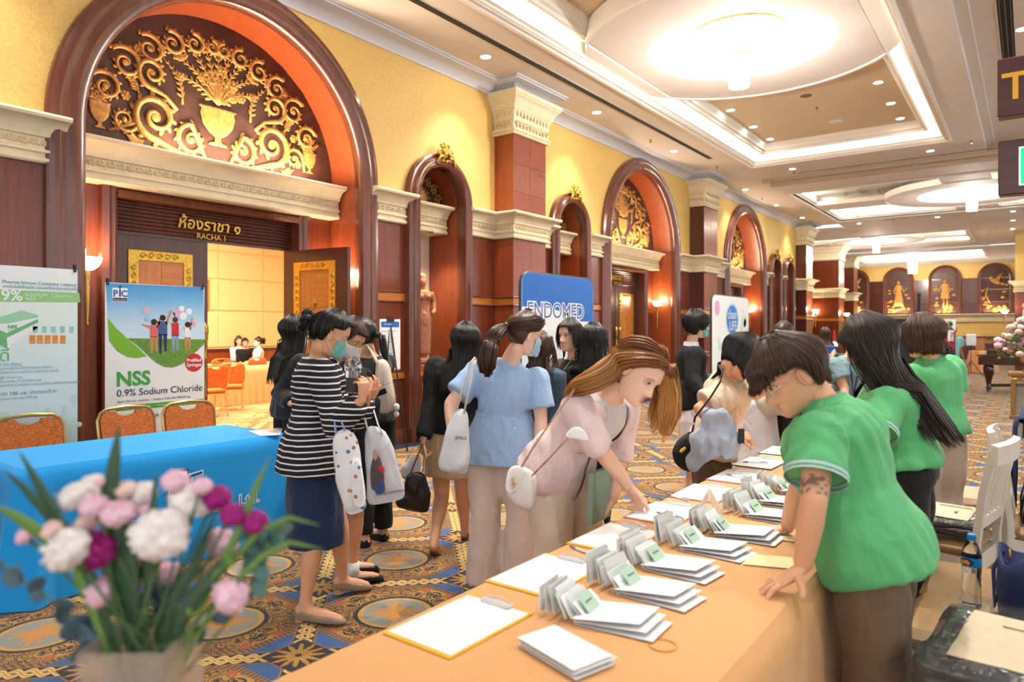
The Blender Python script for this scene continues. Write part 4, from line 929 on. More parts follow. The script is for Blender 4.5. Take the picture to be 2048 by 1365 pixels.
for v, t in ((862, 'ผู้ใช้ NSS ได้ง่าย'), (888, 'เมื่อเปิดแล้วไม่เป็นปากฉลามหรือคม'), (915, 'ไม่มีเศษแก้วตกลงไปใน ampoule plastic'), (950, 'Single dose Use'), (978, 'ใช้ผสมยาพ่น ใช้ทำ NSS lock'), (1005, 'ไม่แตกง่าย น้ำหนักเบา สะดวกต่อการจัดเก็บและขนส่ง')): a = L(0, v); T(d, t, .026, PG3, x, a.y - .03, a.z, 3)
a = L(-40, 1068); T(d, 'ขนาด 100 มล. ประกอบด้วย', .036, TEAL, x, a.y, a.z, 3); a = L(-10, 1096); T(d, 'Sodium chloride 900 mg', .024, PG3, x, a.y, a.z, 3)
for u, v, r in ((500, 1080, .026), (325, 1160, .014), (440, 1150, .02), (30, 1210, .035), (540, 1260, .02), (500, 1222, .01), (180, 1195, .02), (505, 1120, .012)): c = L(u, v); decal(d, 'bubble_print', disc2((c.y, c.z), r), x, 2, mat('print_bubble', (190, 224, 214), .3))

# ---------------------------------------------------------------- exhibition walls with rounded corners
def round_rect(y0, z0, y1, z1, r, n=6):
    P = []
    for cy, cz, a0 in ((y1 - r, z0 + r, -PI / 2), (y1 - r, z1 - r, 0), (y0 + r, z1 - r, PI / 2), (y0 + r, z0 + r, PI)):
        P += [(cy + r * math.cos(a0 + PI / 2 * k / n), cz + r * math.sin(a0 + PI / 2 * k / n)) for k in range(n + 1)]
    return P
def fabric_wall(x, y0, y1, z1, label, m):
    d = empty('fabric_display', (0, 0, 0), label=label, cat='banner', group='fabric display walls')
    put('fabric_cover', MB().prism(round_rect(y0, .06, y1, z1, .16), lambda a, b, t: (x - .035 + t, a, b), .035), m, d)
    put('edge_tube', MB().tube([(x - .02, a, b) for a, b in round_rect(y0, .06, y1, z1, .16)], .022, 6, closed=True), mat('alu_tube', (70, 72, 78), .4, .6), d)
    for y in (y0 + .25, y1 - .25): put('stand_foot', MB().box((x - .24, y - .04, 0), (x + .20, y + .04, .05)), BLACKP, d)
    return d
x = -5.25; q = zz(1080, 540, .17582)
d = fabric_wall(x, 7.30, 9.14, 2.25, 'blue and white pop-up wall with outlined lettering behind the maroon cardigan', grad('endomed_face', .3, 1.7, [(0, (150, 196, 236)), (.5, (206, 226, 244)), (1, (236, 242, 250))]))
r = round_rect(7.31, .07, 9.13, 2.245, .15)
decal(d, 'blue_header', [p for p in r if p[1] > 1.9] + [(7.31, 1.80), (7.9, 1.80), (8.35, 1.74), (8.55, 1.73), (8.78, 1.62), (9.13, 1.62)], x, 1, mat('print_royal', (10, 104, 200), .4))
T(d, 'ENDOMED', .30, PW, x, 7.42, 1.66, 2, space=.98, bold=.016); T(d, 'ENDOMED', .30, mat('print_endo', (16, 84, 170), .4), x, 7.42, 1.66, 4, space=.98, bold=-.002)
T(d, 'group', .13, PGREY, x, 8.30, 1.60, 4, shear=.4)
for k in range(6):
    y = 7.66 + .24 * k; decal(d, 'product_tile', [(y, 1.16), (y + .19, 1.16), (y + .19, 1.48), (y, 1.48)], x, 2, mat('print_tile', (226, 232, 240), .4))
    decal(d, 'product_print', [(y + .06, 1.24), (y + .12, 1.22), (y + .14, 1.40), (y + .07, 1.42)], x, 3, (PBLUE, PBLACK, PGREY, PBLACK, PSKY, PW)[k])
decal(d, 'blue_flash', [(8.55, .3), (9.13, .3), (9.13, .9), (8.95, 1.22), (8.62, 1.22)], x, 2, mat('print_flash', (70, 130, 214), .4))
decal(d, 'blue_flash', [(7.9, .2), (8.3, .5), (8.2, .9), (8.05, 1.0), (7.95, .6)], x, 2, PBLUE)
x = -5.4
d = fabric_wall(x, 14.4, 16.8, 2.25, 'white bubble-print pop-up wall with a round blue logo', mat('print_clean', (236, 246, 250), .4))
c = (15.65, 1.73); decal(d, 'blue_roundel', disc2(c, .43, 40, .88), x, 2, mat('print_pale_ring', (200, 226, 246), .4)); decal(d, 'blue_roundel', disc2(c, .37, 40, .88), x, 3, mat('print_cyan', (16, 130, 214), .4))
T(d, 'clean', .30, PW, x, c[0], c[1] + .02, 5, 'CENTER'); T(d, 'LIFE', .30, PW, x, c[0] + .05, c[1] - .24, 5, 'CENTER'); T(d, 'NO.1', .12, PSKY, x, 15.1, 1.16, 4)
for k in range(30):
    y, z, r = random.uniform(14.5, 16.7), random.uniform(.4, 2.15), random.choice((.05, .07, .1, .16))
    if abs(y - c[0]) < .5 and abs(z - c[1]) < .5: continue
    decal(d, 'bubble_print', disc2((min(16.75 - r, max(14.45 + r, y)), min(2.2 - r, z)), r, 18), x, 1, (mat('print_b1', (190, 226, 236), .3), mat('print_b2', (214, 204, 236), .3), mat('print_b3', (206, 236, 220), .3), mat('print_b4', (226, 160, 216), .3))[k % 4])
# easel notice
d = empty('poster_stand', (-6.3, 6.0, 0), label='white programme sheet clipped to a black tripod by the carved niche', cat='poster')
put('poster', MB().box((.0, -.17, 1.01), (.006, .17, 1.63)), PW, d); T(d, 'PROGRAM', .026, PW, .009, -.10, 1.56, 1)
decal(d, 'header_print', [(-.15, 1.53), (.15, 1.53), (.15, 1.60), (-.15, 1.60)], .006, 1, PBLUE)
for k in range(16): decal(d, 'text_line', [(-.14 + .05 * (k % 4 > 0), 1.48 - k * .027), (.10 - .03 * (k % 3), 1.48 - k * .027), (.10 - .03 * (k % 3), 1.486 - k * .027), (-.14 + .05 * (k % 4 > 0), 1.486 - k * .027)], .006, 1, PBLUE if k % 5 == 0 else mat('print_faint', (196, 200, 206), .5))
put('clip', MB().box((-.005, -.06, 1.60), (.015, .06, 1.65)), BLACKP, d); put('clip', MB().box((-.005, -.05, .99), (.015, .05, 1.02)), BLACKP, d)
for a, b in (((-.01, 0, 1.66), (.06, -.16, .01)), ((-.01, 0, 1.66), (.16, .14, .01)), ((-.01, 0, 1.66), (-.24, .02, .01))): put('tripod_leg', MB().tube([a, b], .011, 6), BLACKP, d)

# ---------------------------------------------------------------- draped tables
def cloth(name, rgb, sheen=.2): return mat(name, rgb, .85, sheen=sheen, bump=.12, bump_scale=8)
def drape_box(x0, y0, x1, y1, z, floor=.0, fold=.018, per=.16, flare=.03, seed=1, n_edge=90):
    'table cloth: flat top, rounded edges and folded skirts'
    rnd = random.Random(seed); m = MB(); P = []
    per_pts = []
    L = 2 * (x1 - x0 + y1 - y0); r = .025
    def at(s):
        s %= L; w_, h_ = x1 - x0, y1 - y0
        if s < w_: return x0 + s, y0, 0, -1
        s -= w_
        if s < h_: return x1, y0 + s, 1, 0
        s -= h_
        if s < w_: return x1 - s, y1, 0, 1
        s -= w_; return x0, y1 - s, -1, 0
    n = int(L / .035); ph = [rnd.uniform(0, 6) for _ in range(6)]
    rows = []
    for t in (0, .03, .12, .3, .55, .8, 1):
        row = []
        for k in range(n):
            s = L * k / n; x, y, nx, ny = at(s); zz_ = z - .012 - (z - .012 - floor) * t
            w1 = math.sin(2 * PI * s / per + ph[0] + 1.3 * math.sin(s * 2.1 + ph[1])) + .5 * math.sin(2 * PI * s / (per * .47) + ph[2])
            cd = min(abs(((s - a + L / 2) % L) - L / 2) for a in (0, x1 - x0, x1 - x0 + y1 - y0, 2 * (x1 - x0) + y1 - y0))
            corner = math.exp(-(cd / .10) ** 2)
            o = r * min(1, t * 30) + t * (flare + fold * w1 * (t ** .5)) + corner * .09 * t
            row.append((x + nx * o, y + ny * o, zz_ + (fold * .3 * w1 if t == 1 else 0) * 0))
        rows.append(row)
    inner = [(lerp(at(L * k / n)[0], (x0 + x1) / 2, .02), lerp(at(L * k / n)[1], (y0 + y1) / 2, .02), z) for k in range(n)]
    m.rings([inner] + rows, cap=False); m.add(inner, [tuple(range(n))])
    return m
ORANGE = cloth('apricot_tablecloth', (218, 162, 100)); AZURE = cloth('azure_tablecloth', (14, 156, 236), .1)
def drape_table(name, x0, y0, x1, y1, z, label, m, seed=1, fold=.018, group=None, legs=True, **k):
    d = empty(name, ((x0 + x1) / 2, (y0 + y1) / 2, 0), label=label, cat='table', group=group); cx, cy = (x0 + x1) / 2, (y0 + y1) / 2
    mb = drape_box(x0 - cx, y0 - cy, x1 - cx, y1 - cy, z, .006, fold, seed=seed, **k)
    c = put('tablecloth', mb, m, d, 50)
    put('tabletop', MB().box((x0 - cx + .02, y0 - cy + .02, z - .045), (x1 - cx - .02, y1 - cy - .02, z - .006)), mat('table_board', (150, 120, 90), .6), d)
    for sx in (-1, 1):
        for sy in (-1, 1): put('leg', MB().tube([(sx * (x1 - x0) * .42, sy * (y1 - y0) * .45, 0), (sx * (x1 - x0) * .42, sy * (y1 - y0) * .45, z - .045)], .016, 8), mat('table_leg_metal', (60, 60, 62), .4, .7), d)
    return d
TT = .75
drape_table('registration_table', -1.305, -.1, -.525, 4.95, TT, 'long registration table under an apricot cloth covered with clipboards', ORANGE, 3, .012)
bt = drape_table('booth_table', -5.2, 1.46, -4.38, 3.16, .74, 'booth table under a bright blue cloth printed with white company lettering', AZURE, 5, .010)
xo = -4.38 + .048
offx, offy = -4.79, 2.31
def btext(txt, size, y, z, **kw):
    for k, m_, b in ((0, PW, .006), (2, mat('print_cloth_blue', (20, 130, 206), .7), -.001)):
        put_text(txt, size, m_, bt, (xo - offx + .001 * k, y - offy, z), (0, 1, 0), (0, 0, 1), align='LEFT', depth=.0004, bold=b, **kw)
btext('Pharma Innova Co., Ltd.', .105, 1.86, .30)
y0, z0, s = 2.24, .385, .235
def bdec(poly, k, m_): put('cloth_print', MB().prism(poly, lambda a, b, t: (xo - offx + .001 * k + t, a - offy, b), .0006), m_, bt)
bdec([(y0, z0), (y0 + .115, z0), (y0 + .115, z0 + .17), (y0, z0 + .17)], 1, PW); bdec([(y0 + .012, z0 + .07), (y0 + .10, z0 + .07), (y0 + .10, z0 + .155), (y0 + .012, z0 + .155)], 2, PSKY)
bdec([(y0 + .008, z0 + .008), (y0 + .2, z0 + .008), (y0 + .2, z0 + .05), (y0 + .008, z0 + .05)], 2, PNAVY); put_text('Pharma Innova', .026, PW, bt, (xo - offx + .004, y0 + .014 - offy, z0 + .02), (0, 1, 0), (0, 0, 1), align='LEFT')
bdec([(y0 + .085, z0 + .16), (y0 + .13, z0 + .16), (y0 + .13, z0 + .225), (y0 + .085, z0 + .225)], 3, PNAVY); bdec([(y0 + .095, z0 + .175), (y0 + .12, z0 + .175), (y0 + .12, z0 + .212), (y0 + .095, z0 + .212)], 4, PW)
bdec([(y0 + .12, z0 + .19), (y0 + .23, z0 + .205), (y0 + .23, z0 + .17), (y0 + .16, z0 + .16), (y0 + .15, z0 + .11), (y0 + .12, z0 + .10)], 3, PW); bdec([(y0 + .13, z0 + .182), (y0 + .222, z0 + .195), (y0 + .222, z0 + .178), (y0 + .15, z0 + .165), (y0 + .14, z0 + .12), (y0 + .13, z0 + .12)], 4, PBLUE)
# loose paper on the blue table
a, b, c, e = ptz(497, 862, .745), ptz(567, 855, .745), ptz(560, 870, .745), ptz(520, 872, .745)
tag(put('paper_sheet', MB().prism([(p.x, p.y) for p in (a, b, c, e)], lambda u, v, t: (u, v, .7425 + t), .002), PW), 'white sheet at the end of the blue table beside the striped jacket', 'paper')
# ---------------------------------------------------------------- things on the registration table
YCLIP = mat('yellow_clipboard', (232, 182, 40), .4); DCLIP = mat('black_clipboard', (30, 30, 34), .4); PCLIP = mat('pink_clipboard', (196, 120, 130), .4); WPAPER = mat('white_paper', (246, 246, 246), .6); CLIPM = mat('clear_clip', (222, 226, 230), .2, .3)
def clipboard(x, y, m_, rot, label, pen=None):
    d = empty('clipboard', (x, y, TT), rot, label, 'clipboard', 'clipboards along the table edge')
    put('board', MB().bbox((-.112, -.162, .0005), (.112, .162, .0045), .0012), m_, d)
    put('paper', MB().prism([(-.105, -.15), (.105, -.15), (.105, .147), (-.105, .147)], lambda a, b, t: (a, b, .0048 + t), .0012), WPAPER, d)
    for k in range(9): put('ruled_line', MB().box((-.09, -.12 + k * .024, .0061), (.09, -.1192 + k * .024, .0063)), mat('ruled_grey', (206, 208, 214), .6), d)
    put('clip', MB().bbox((-.05, .132, .005), (.05, .158, .013), .003).tube([(-.045, .156, .012), (0, .164, .02), (.045, .156, .012)], .0022, 6), CLIPM, d)
CB = [(-1.165, 1.355, YCLIP, 'nearest yellow clipboard, at the bottom edge of the picture'), (-1.19, 1.785, YCLIP, 'second yellow clipboard from the near end of the table'), (-1.195, 2.245, YCLIP, 'yellow clipboard beside the white pen, third from the near end'), (-1.195, 2.665, PCLIP, 'clipboard under the pointing finger of the pink cardigan wearer'), (-1.195, 3.10, PCLIP, 'clipboard just beyond the pink cardigan, partly behind the folded card'), (-1.19, 3.54, PCLIP, 'pink-edged clipboard with a violet pen across it'), (-1.215, 3.98, DCLIP, 'black clipboard with a violet pen lying near its edge'), (-1.215, 4.45, DCLIP, 'farthest clipboard, at the end of the table')]
for k, (x, y, m_, lb) in enumerate(CB): clipboard(x, y, m_, random.uniform(-.03, .03), lb)
def pen(x, y, rot, label, rgb=(120, 110, 190), z=TT):
    d = empty('pen', (x, y, z + .006), rot, label, 'pen', 'ballpoint pens')
    for nm, a, b, r, c in (('barrel', -.06, .045, .0048, (226, 226, 236)), ('grip', .045, .068, .0044, rgb), ('tip', .068, .078, .0022, (90, 90, 96))): put(nm, MB().tube([(0, a, 0), (0, b, 0)], [r, r * .8], 8), mat('pen_%d_%d' % (c[0], c[2]), c, .3), d)
    put('pocket_clip', MB().box((-.0012, -.058, .0045), (.0012, -.02, .0065)), mat('pen_clip', rgb, .3), d)
pen(-1.20, 2.03, 1.25, 'white and violet pen beside the third yellow clipboard'); pen(-1.14, 2.60, 1.3, 'pen on the sheet under the pointing finger', z=TT + .007); pen(-1.17, 3.50, 1.35, 'violet pen across the pink-edged clipboard', z=TT + .007); pen(-1.22, 3.93, 1.9, 'violet pen on the black clipboard', z=TT + .007); pen(-1.25, 2.93, 1.2, 'pen lying before the folded card', (90, 80, 170))
PLAST = mat('clear_sleeve', (236, 242, 240), .15, alpha=.55); MINT = mat('mint_label', (176, 206, 184), .6); ENV = mat('white_envelope', (240, 242, 246), .5)
def packet(x, y, label, rot=0, n=9, s=1.0):
    'fanned stack of badge sleeves: sheets stand up towards the hall side and slide flat towards the helpers'
    d = empty('badge_packet', (x, y, TT), rot, label, 'leaflets', 'fanned badge packets'); rnd = random.Random(int(y * 100))
    for k in range(3): put('envelope', MB().prism([(-.02, -.065 - .006 * k), (.19 - .02 * k, -.075 + .012 * k), (.20 - .02 * k, .055 + .01 * k), (-.02, .065)], lambda a, b, t, k=k: (a * s, b * s, .001 + k * .009 + t + max(0, a) * .06 * (k + 1) * .4), .0015), ENV, d)
    for k in range(n):
        f = k / (n - 1); ang = lerp(.55, 1.5, f); dx = -.02 - .10 * f + rnd.uniform(-.008, .008); w_ = .058 + rnd.uniform(-.006, .006); h = .095 + rnd.uniform(-.02, .012); yo = rnd.uniform(-.012, .012)
        c, sn = math.cos(ang), math.sin(ang)
        F = lambda a, b, t, dx=dx, c=c, sn=sn, yo=yo: ((dx + .0 - b * c * .55 + .03 * (1 - f)) * s + t, (a + yo) * s, .012 + b * sn * .85 * s)
        put('sleeve', MB().prism([(-w_, 0), (w_, 0), (w_ * .96, h), (-w_ * .96, h)], F, .0015), PLAST if k % 2 else ENV, d)
    F = lambda a, b, t: ((.012 - b * math.cos(.55) * .55) * s + .004 + t, a * s, .016 + b * math.sin(.62) * .9 * s)
    put('mint_badge', MB().prism([(-.035, .012), (.035, .012), (.035, .085), (-.035, .085)], F, .001), MINT, d)
    put('badge_text', MB().prism([(-.02, .05), (.02, .05), (.02, .056), (-.02, .056)], lambda a, b, t: (F(a, b, t)[0] + .002, F(a, b, t)[1], F(a, b, t)[2]), .0006), PGREY, d)
PK = [(-.92, 1.59, 'first fanned badge packet with mint label from the near end'), (-.92, 1.83, 'second fanned badge packet with mint label from the near end'), (-.95, 2.06, 'third fanned badge packet, beside the white pen'), (-.93, 2.31, 'fourth fanned badge packet, in the middle of the table'), (-.90, 2.53, 'fifth fanned badge packet, before the folded card'), (-.88, 2.85, 'sixth fanned badge packet, next to the resting hand'), (-.90, 3.10, 'seventh fanned badge packet, beside the tattooed arm'), (-.9, 3.35, 'farthest fanned badge packet, under the badge of the green shirt')]
for k, (x, y, lb) in enumerate(PK): packet(x, y, lb, random.uniform(-.2, .15))
d = empty('envelope_stack', (-.86, 1.37, TT), -.25, 'flat stack of white sleeves at the bottom edge of the table', 'leaflets')
for k in range(6): put('sleeve', MB().prism([(-.10, -.055), (.10, -.065), (.105, .05), (-.095, .06)], lambda a, b, t, k=k: (a + .006 * math.sin(k * 2), b + .006 * math.cos(k * 3), .001 + k * .004 + t), .002), ENV if k % 2 else PLAST, d)
NOTE = mat('cream_note_paper', (244, 228, 176), .7)
for x, y, w_, h, rot, lb in ((-.685, 2.31, .075, .06, .3, 'larger cream note sheet beside the planted hand'), (-.70, 2.60, .05, .03, .1, 'small cream note sheet beyond the larger one')):
    d = empty('note_stack', (x, y, TT), rot, lb, 'paper', 'cream note sheets')
    for k in range(3): put('sheet', MB().prism([(-w_, -h), (w_, -h * .9), (w_ * .95, h), (-w_ * .9, h * .95)], lambda a, b, t, k=k: (a + .004 * k, b - .003 * k, .0008 + .0016 * k + t), .001), NOTE, d)
tag(put('rubber_band', MB().tube([(.032 * math.cos(q) * 1.05, .032 * math.sin(q), .002) for q in (2 * PI * k / 28 for k in range(28))], .0016, 6, closed=True), mat('amber_rubber', (214, 150, 40), .5), loc=(-.70, 1.545, TT + .0005)), 'thin amber rubber band lying on the apricot cloth', 'rubber band')
d = empty('folded_card', (-1.02, 2.69, TT), .35, 'beige folded tent card standing beside the badge packets', 'card')
for s in (-1, 1): put('card_face', MB().add([(s * .055, -.10, 0), (s * .055, .10, 0), (0, .10, .10), (0, -.10, .10), (s * .057, -.10, 0), (s * .057, .10, 0), (s * .002, .10, .101), (s * .002, -.10, .101)], [(0, 1, 2, 3), (4, 7, 6, 5), (0, 4, 5, 1), (1, 5, 6, 2), (3, 2, 6, 7), (0, 3, 7, 4)]), mat('card_beige', (206, 184, 164), .5), d)
# ---------------------------------------------------------------- chairs
def fabric_swirl(name, a, b):
    t = NT(name); nz = t.n('TexNoise', i_Scale=38.0, i_Detail=1.0, i_Distortion=2.5); t.l(t.coord(), nz.inputs[0])
    t.l(t.ramp(nz.outputs[0], [(.42, lin(a)), (.58, lin(b))]), t.b.inputs['Base Color']); t.b.inputs['Roughness'].default_value = .9
    return t.m
RUST = fabric_swirl('rust_swirl_fabric', (176, 92, 40), (208, 124, 62)); GFRAME = mat('champagne_frame', (206, 170, 104), .3, .7)
def banquet_chair():
    'facing +x, back at the origin'
    parts = []
    W2, TOP = .215, .88
    def loop(k=0, zb=.50): return [(.10 * 0 + .02 * (z - .5), y, z) for y, z in ([(-W2 * .86 - k * 0, zb)] + [(-W2, .62), (-W2 * 1.02, TOP - .08), (-W2 * .9, TOP - .025), (-W2 * .7, TOP), (0, TOP + .012), (W2 * .7, TOP), (W2 * .9, TOP - .025), (W2 * 1.02, TOP - .08), (W2, .62), (W2 * .86, zb)])]
    def lean(p): x, y, z = p; return (-(z - .45) * .16, y, z)
    fr = MB(); fr.tube([lean(p) for p in loop()], .0135, 7)
    for y in (-.18, .18): fr.tube([lean((0, y, .52)), (.02, y, .44), (.03, y, .42)], .013, 7)
    parts.append(('back_frame', fr, GFRAME))
    pad = MB(); o = [(y * .9, z if z < .8 else z - .02) for _, y, z in loop()]; top = [(W2 * .62, TOP - .018), (W2 * .38, TOP - .02), (W2 * .3, TOP - .045), (0, TOP - .06), (-W2 * .3, TOP - .045), (-W2 * .38, TOP - .02), (-W2 * .62, TOP - .018)]
    poly = [(-W2 * .8, .50), (-W2 * .93, .62), (-W2 * .95, TOP - .08), (-W2 * .85, TOP - .03)] + top[::-1] + [(W2 * .85, TOP - .03), (W2 * .95, TOP - .08), (W2 * .93, .62), (W2 * .8, .50)]
    pad.prism(poly, lambda a, b, t: (-(b - .45) * .16 - .016 + t, a, b), .034); parts.append(('back_pad', pad, RUST))
    parts.append(('seat', MB().bbox((.02, -.21, .40), (.46, .21, .47), .025), RUST))
    parts.append(('seat_frame', MB().box((.02, -.205, .385), (.45, .205, .402)), GFRAME))
    for y in (-.18, .18):
        parts.append(('leg', MB().tube([(.03, y, .40), (-.08, y * 1.08, .0)], .012, 7), GFRAME)); parts.append(('leg', MB().tube([(.43, y, .40), (.47, y * 1.04, .0)], .012, 7), GFRAME))
    return parts
BC = [(n, m.mesh(n, 35), mm) for n, m, mm in banquet_chair()]
for n, me, mm in BC: me.materials.append(mm)
def place_parts(name, parts, loc, rotz, label, cat, group):
    d = empty(name, loc, rotz, label, cat, group)
    for n, me, mm in parts: put(n, me, None, d)
    return d
for x, y, rz, t in ((-5.68, 1.965, 0, 'in front of the pale green banner'), (-5.68, 2.635, .05, 'under the family picture banner'), (-5.68, 3.14, -.05, 'nearer the open door')):
    place_parts('banquet_chair', BC, (x, y, 0), rz, 'rust gold-framed chair behind the blue table, ' + t, 'chair', 'banquet chairs at the blue table')
place_parts('banquet_chair', BC, (-6.15, 6.75, 0), -.3, 'rust banquet chair by the wall behind the black blazer', 'chair', None)
IVW = mat('white_painted_wood', (214, 206, 194), .6, noise_amt=.06, noise_scale=6); TANL = mat('tan_leather', (172, 140, 98), .42, bump=.1, bump_scale=14)
def white_chair():
    'facing -x, seat centred on the origin'
    P = []; w2, dp = .225, .19
    P.append(('seat_cushion', MB().bbox((-dp - .02, -w2, .40), (dp, w2, .47), .03), TANL)); P.append(('seat_rail', MB().box((-dp, -w2 + .01, .31), (dp + .01, w2 - .01, .40)), IVW))
    for y in (-w2 + .03, w2 - .03):
        P.append(('leg', MB().rings([[(-dp + .025 + sx * a, y + sy * a, z) for sx, sy in ((-1, -1), (1, -1), (1, 1), (-1, 1))] for z, a in ((0, .014), (.31, .023))]), IVW))
        P.append(('back_post', MB().rings([[(dp + ox + sx * .016, y + sy * .024, z) for sx, sy in ((-1, -1), (1, -1), (1, 1), (-1, 1))] for z, ox in ((0, .06), (.3, .01), (.47, .01), (.72, .04), (.93, .085))]), IVW))
    m = MB(); m.rings([[(dp + .088 + .02 * (1 - (y / w2) ** 2) + sx, y, z) for sx, z in ((-.014, .86), (.014, .86), (.018, .95), (-.012, .96))] for y in (w2 * (k / 5 - 1) for k in range(11))]); P.append(('top_rail', m, IVW))
    P.append(('lower_rail', MB().box((dp + .01, -w2 + .03, .55), (dp + .04, w2 - .03, .60)), IVW))
    for k in range(5): y = -.13 + k * .065; P.append(('slat', MB().rings([[(dp + ox + sx * .008, y + sy * .014, z) for sx, sy in ((-1, -1), (1, -1), (1, 1), (-1, 1))] for z, ox in ((.58, .025), (.75, .06), (.88, .085))]), IVW))
    return P
WC = [(n, m.mesh(n, 35), mm) for n, m, mm in white_chair()]
for n, me, mm in WC: me.materials.append(mm)
CH = [(-.33, 5.30, .0, 'white slat-back chair with tan seat at the far end of the helpers row'), (-.37, 4.25, -.18, 'white slat-back chair holding the black-wrapped bundle'), (-.15, 3.45, .0, 'white chair with tan seat just behind the one with the water bottle'), (-.15, 2.97, .0, 'white chair with tan seat under the navy tote and bottle'), (.0, 2.38, .0, 'nearest white chair, under the large wrapped bundle'), (.12, 4.72, PI, 'white chair with tan seat under the striped bag')]
for x, y, rz, lb in CH: place_parts('dining_chair', WC, (x, y, 0), rz, lb, 'chair', 'white chairs behind the registration table')
# ---------------------------------------------------------------- bundles, bags, bottle
def crinkle(name, rgb, rough, alpha=1, metal=0):
    t = NT(name); c = lin(rgb); b = t.b; b.inputs['Base Color'].default_value = c; b.inputs['Roughness'].default_value = rough; b.inputs['Metallic'].default_value = metal; b.inputs['Alpha'].default_value = alpha; b.inputs['Coat Weight'].default_value = 1.0; b.inputs['Coat Roughness'].default_value = .05
    v = t.n('TexVoronoi', i_Scale=26.0); nz = t.n('TexNoise', i_Scale=9.0, i_Detail=4.0, i_Distortion=1.5); t.l(t.coord(), v.inputs[0]); t.l(t.coord(), nz.inputs[0])
    t.bump(t.math('ADD', t.math('MULTIPLY', v.outputs[0], .5), nz.outputs[0]), .9, .03)
    return t.m
BLKWRAP = crinkle('black_wrap_film', (24, 24, 27), .25); CLRWRAP = crinkle('clear_wrap_film', (226, 228, 232), .08, .06); KCARD = mat('kraft_card', (214, 196, 164), .7, noise_amt=.05)
def wavy_slab(w_, d_, z0, z1, seed, amp=.012, nx=14, ny=10):
    rnd = Vector((seed * 3.1, seed * 1.7, seed)); m = MB(); rows_t, rows_b = [], []
    def f(i, j, z, s):
        x, y = -w_ + 2 * w_ * i / nx, -d_ + 2 * d_ * j / ny; e = min(i, nx - i, j, ny - j)
        n_ = noise.noise(Vector((x * 14, y * 14, z * 9)) + rnd); r = .012 if e == 0 else 0
        return (x + noise.noise(Vector((y * 9, x * 9, 3)) + rnd) * amp * (e == 0), y + noise.noise(Vector((x * 9, 5, y * 9)) + rnd) * amp * (e == 0), z + s * (n_ * amp - r))
    T_ = [[f(i, j, z1, 1) for j in range(ny + 1)] for i in range(nx + 1)]; B_ = [[f(i, j, z0, .3) for j in range(ny + 1)] for i in range(nx + 1)]
    m.strip(T_); m.strip([r[::-1] for r in B_])
    for a, b in ((T_[0], B_[0]), (B_[-1], T_[-1])): m.strip([a, b])
    for j in (0, ny): m.strip([[r[j] for r in T_], [r[j] for r in B_]])
    return m
def bundle(loc, rot, s, label, layers, card, writing):
    d = empty('wrapped_bundle', loc, rot, label, 'bundle', 'film-wrapped bundles on the chairs'); z = .002
    for k in range(layers): put('black_layer', wavy_slab(.17 * s, .20 * s, z, z + .03 * s, k + int(s * 10)), BLKWRAP, d, 'all', weld=True); z += .031 * s
    c = put('card_sheet', wavy_slab(card[0], card[1], z + .004, z + .012, 9, .004), KCARD, d, 40, weld=True)
    put('card_flap', MB().box((-card[0] * .4, card[1] * .35, z + .013), (card[0] * .9, card[1] * .36, z + .016)), mat('card_ink', (90, 80, 70), .7), d)
    for k, t in enumerate(writing): put_text(t, .022, mat('card_ink', (90, 80, 70), .7), d, (card[0] * .55 - .045 * k, -card[1] * .75, z + .019), (0, 1, 0), (-1, 0, 0), align='LEFT')
    put('clear_film', wavy_slab(.185 * s, .215 * s, 0.0, z + .03, 21, .022), CLRWRAP, d, 'all', weld=True)
bundle((-.34, 4.22, .475), -.1, 1.0, 'black film-wrapped bundle on the white slat-back chair', 3, (.11, .15), ('LOT 2',))
bundle((-.01, 2.37, .475), -.1, 1.28, 'large crinkled black bundle with kraft card at the corner of the picture', 4, (.15, .20), ('CODE', 'QTY 50 PCS'))
NAVY = mat('navy_bag_fabric', (20, 36, 84), .7, bump=.25, bump_scale=12); GOLDR = GOLD
d = empty('tote_bag', (.0, 2.98, .472), .1, 'navy fabric tote with gold ring on the chair beside the bottle', 'bag')
m = MB(); rs = []
for z, a, b in ((0, .075, .10), (.03, .088, .115), (.12, .095, .125), (.20, .09, .125), (.25, .088, .12), (.25, .078, .11), (.16, .075, .10)): rs.append([(a * (abs(math.cos(q)) ** .6) * (1 if math.cos(q) > 0 else -1), b * (abs(math.sin(q)) ** .6) * (1 if math.sin(q) > 0 else -1), z + (.02 * math.sin(3 * q) if z > .2 else 0)) for q in (2 * PI * k / 28 for k in range(28))])
m.rings(rs); put('bag_body', m, NAVY, d, 'all'); put('gold_ring', MB().tube([(-.055, .02 + .016 * math.cos(q), .245 + .016 * math.sin(q)) for q in (2 * PI * k / 16 for k in range(16))], .003, 6, closed=True), GOLD, d)
for s in (-1, 1): put('strap', MB().tube([(s * .07, -.06, .24), (s * .085, -.05, .18), (s * .10, 0, .06), (s * .10, .05, .18), (s * .07, .06, .24)], .008, 6, flat=.4), NAVY, d)
PET = mat('clear_pet', (240, 246, 250), .03, trans=1.0); WATER = mat('water', (220, 228, 226), .05, alpha=.22)
d = empty('water_bottle', (-.175, 3.12, .472), 0, 'clear water bottle with blue cap and yellow-lettered label', 'bottle')
prof = [(.024, 0), (.031, .004), (.032, .02)] + [(.032 - .0022 * (k % 2), .03 + .012 * k) for k in range(9)] + [(.0325, .145), (.0325, .185), (.031, .20), (.020, .228), (.0125, .24), (.0125, .25)]
put('bottle_body', MB().lathe((0, 0, 0), prof, 24), PET, d, 50); put('cap', MB().lathe((0, 0, 0), [(.015, .243), (.0155, .247), (.0155, .262), (.013, .266)], 18), mat('cap_blue', (24, 140, 220), .35), d, 30)
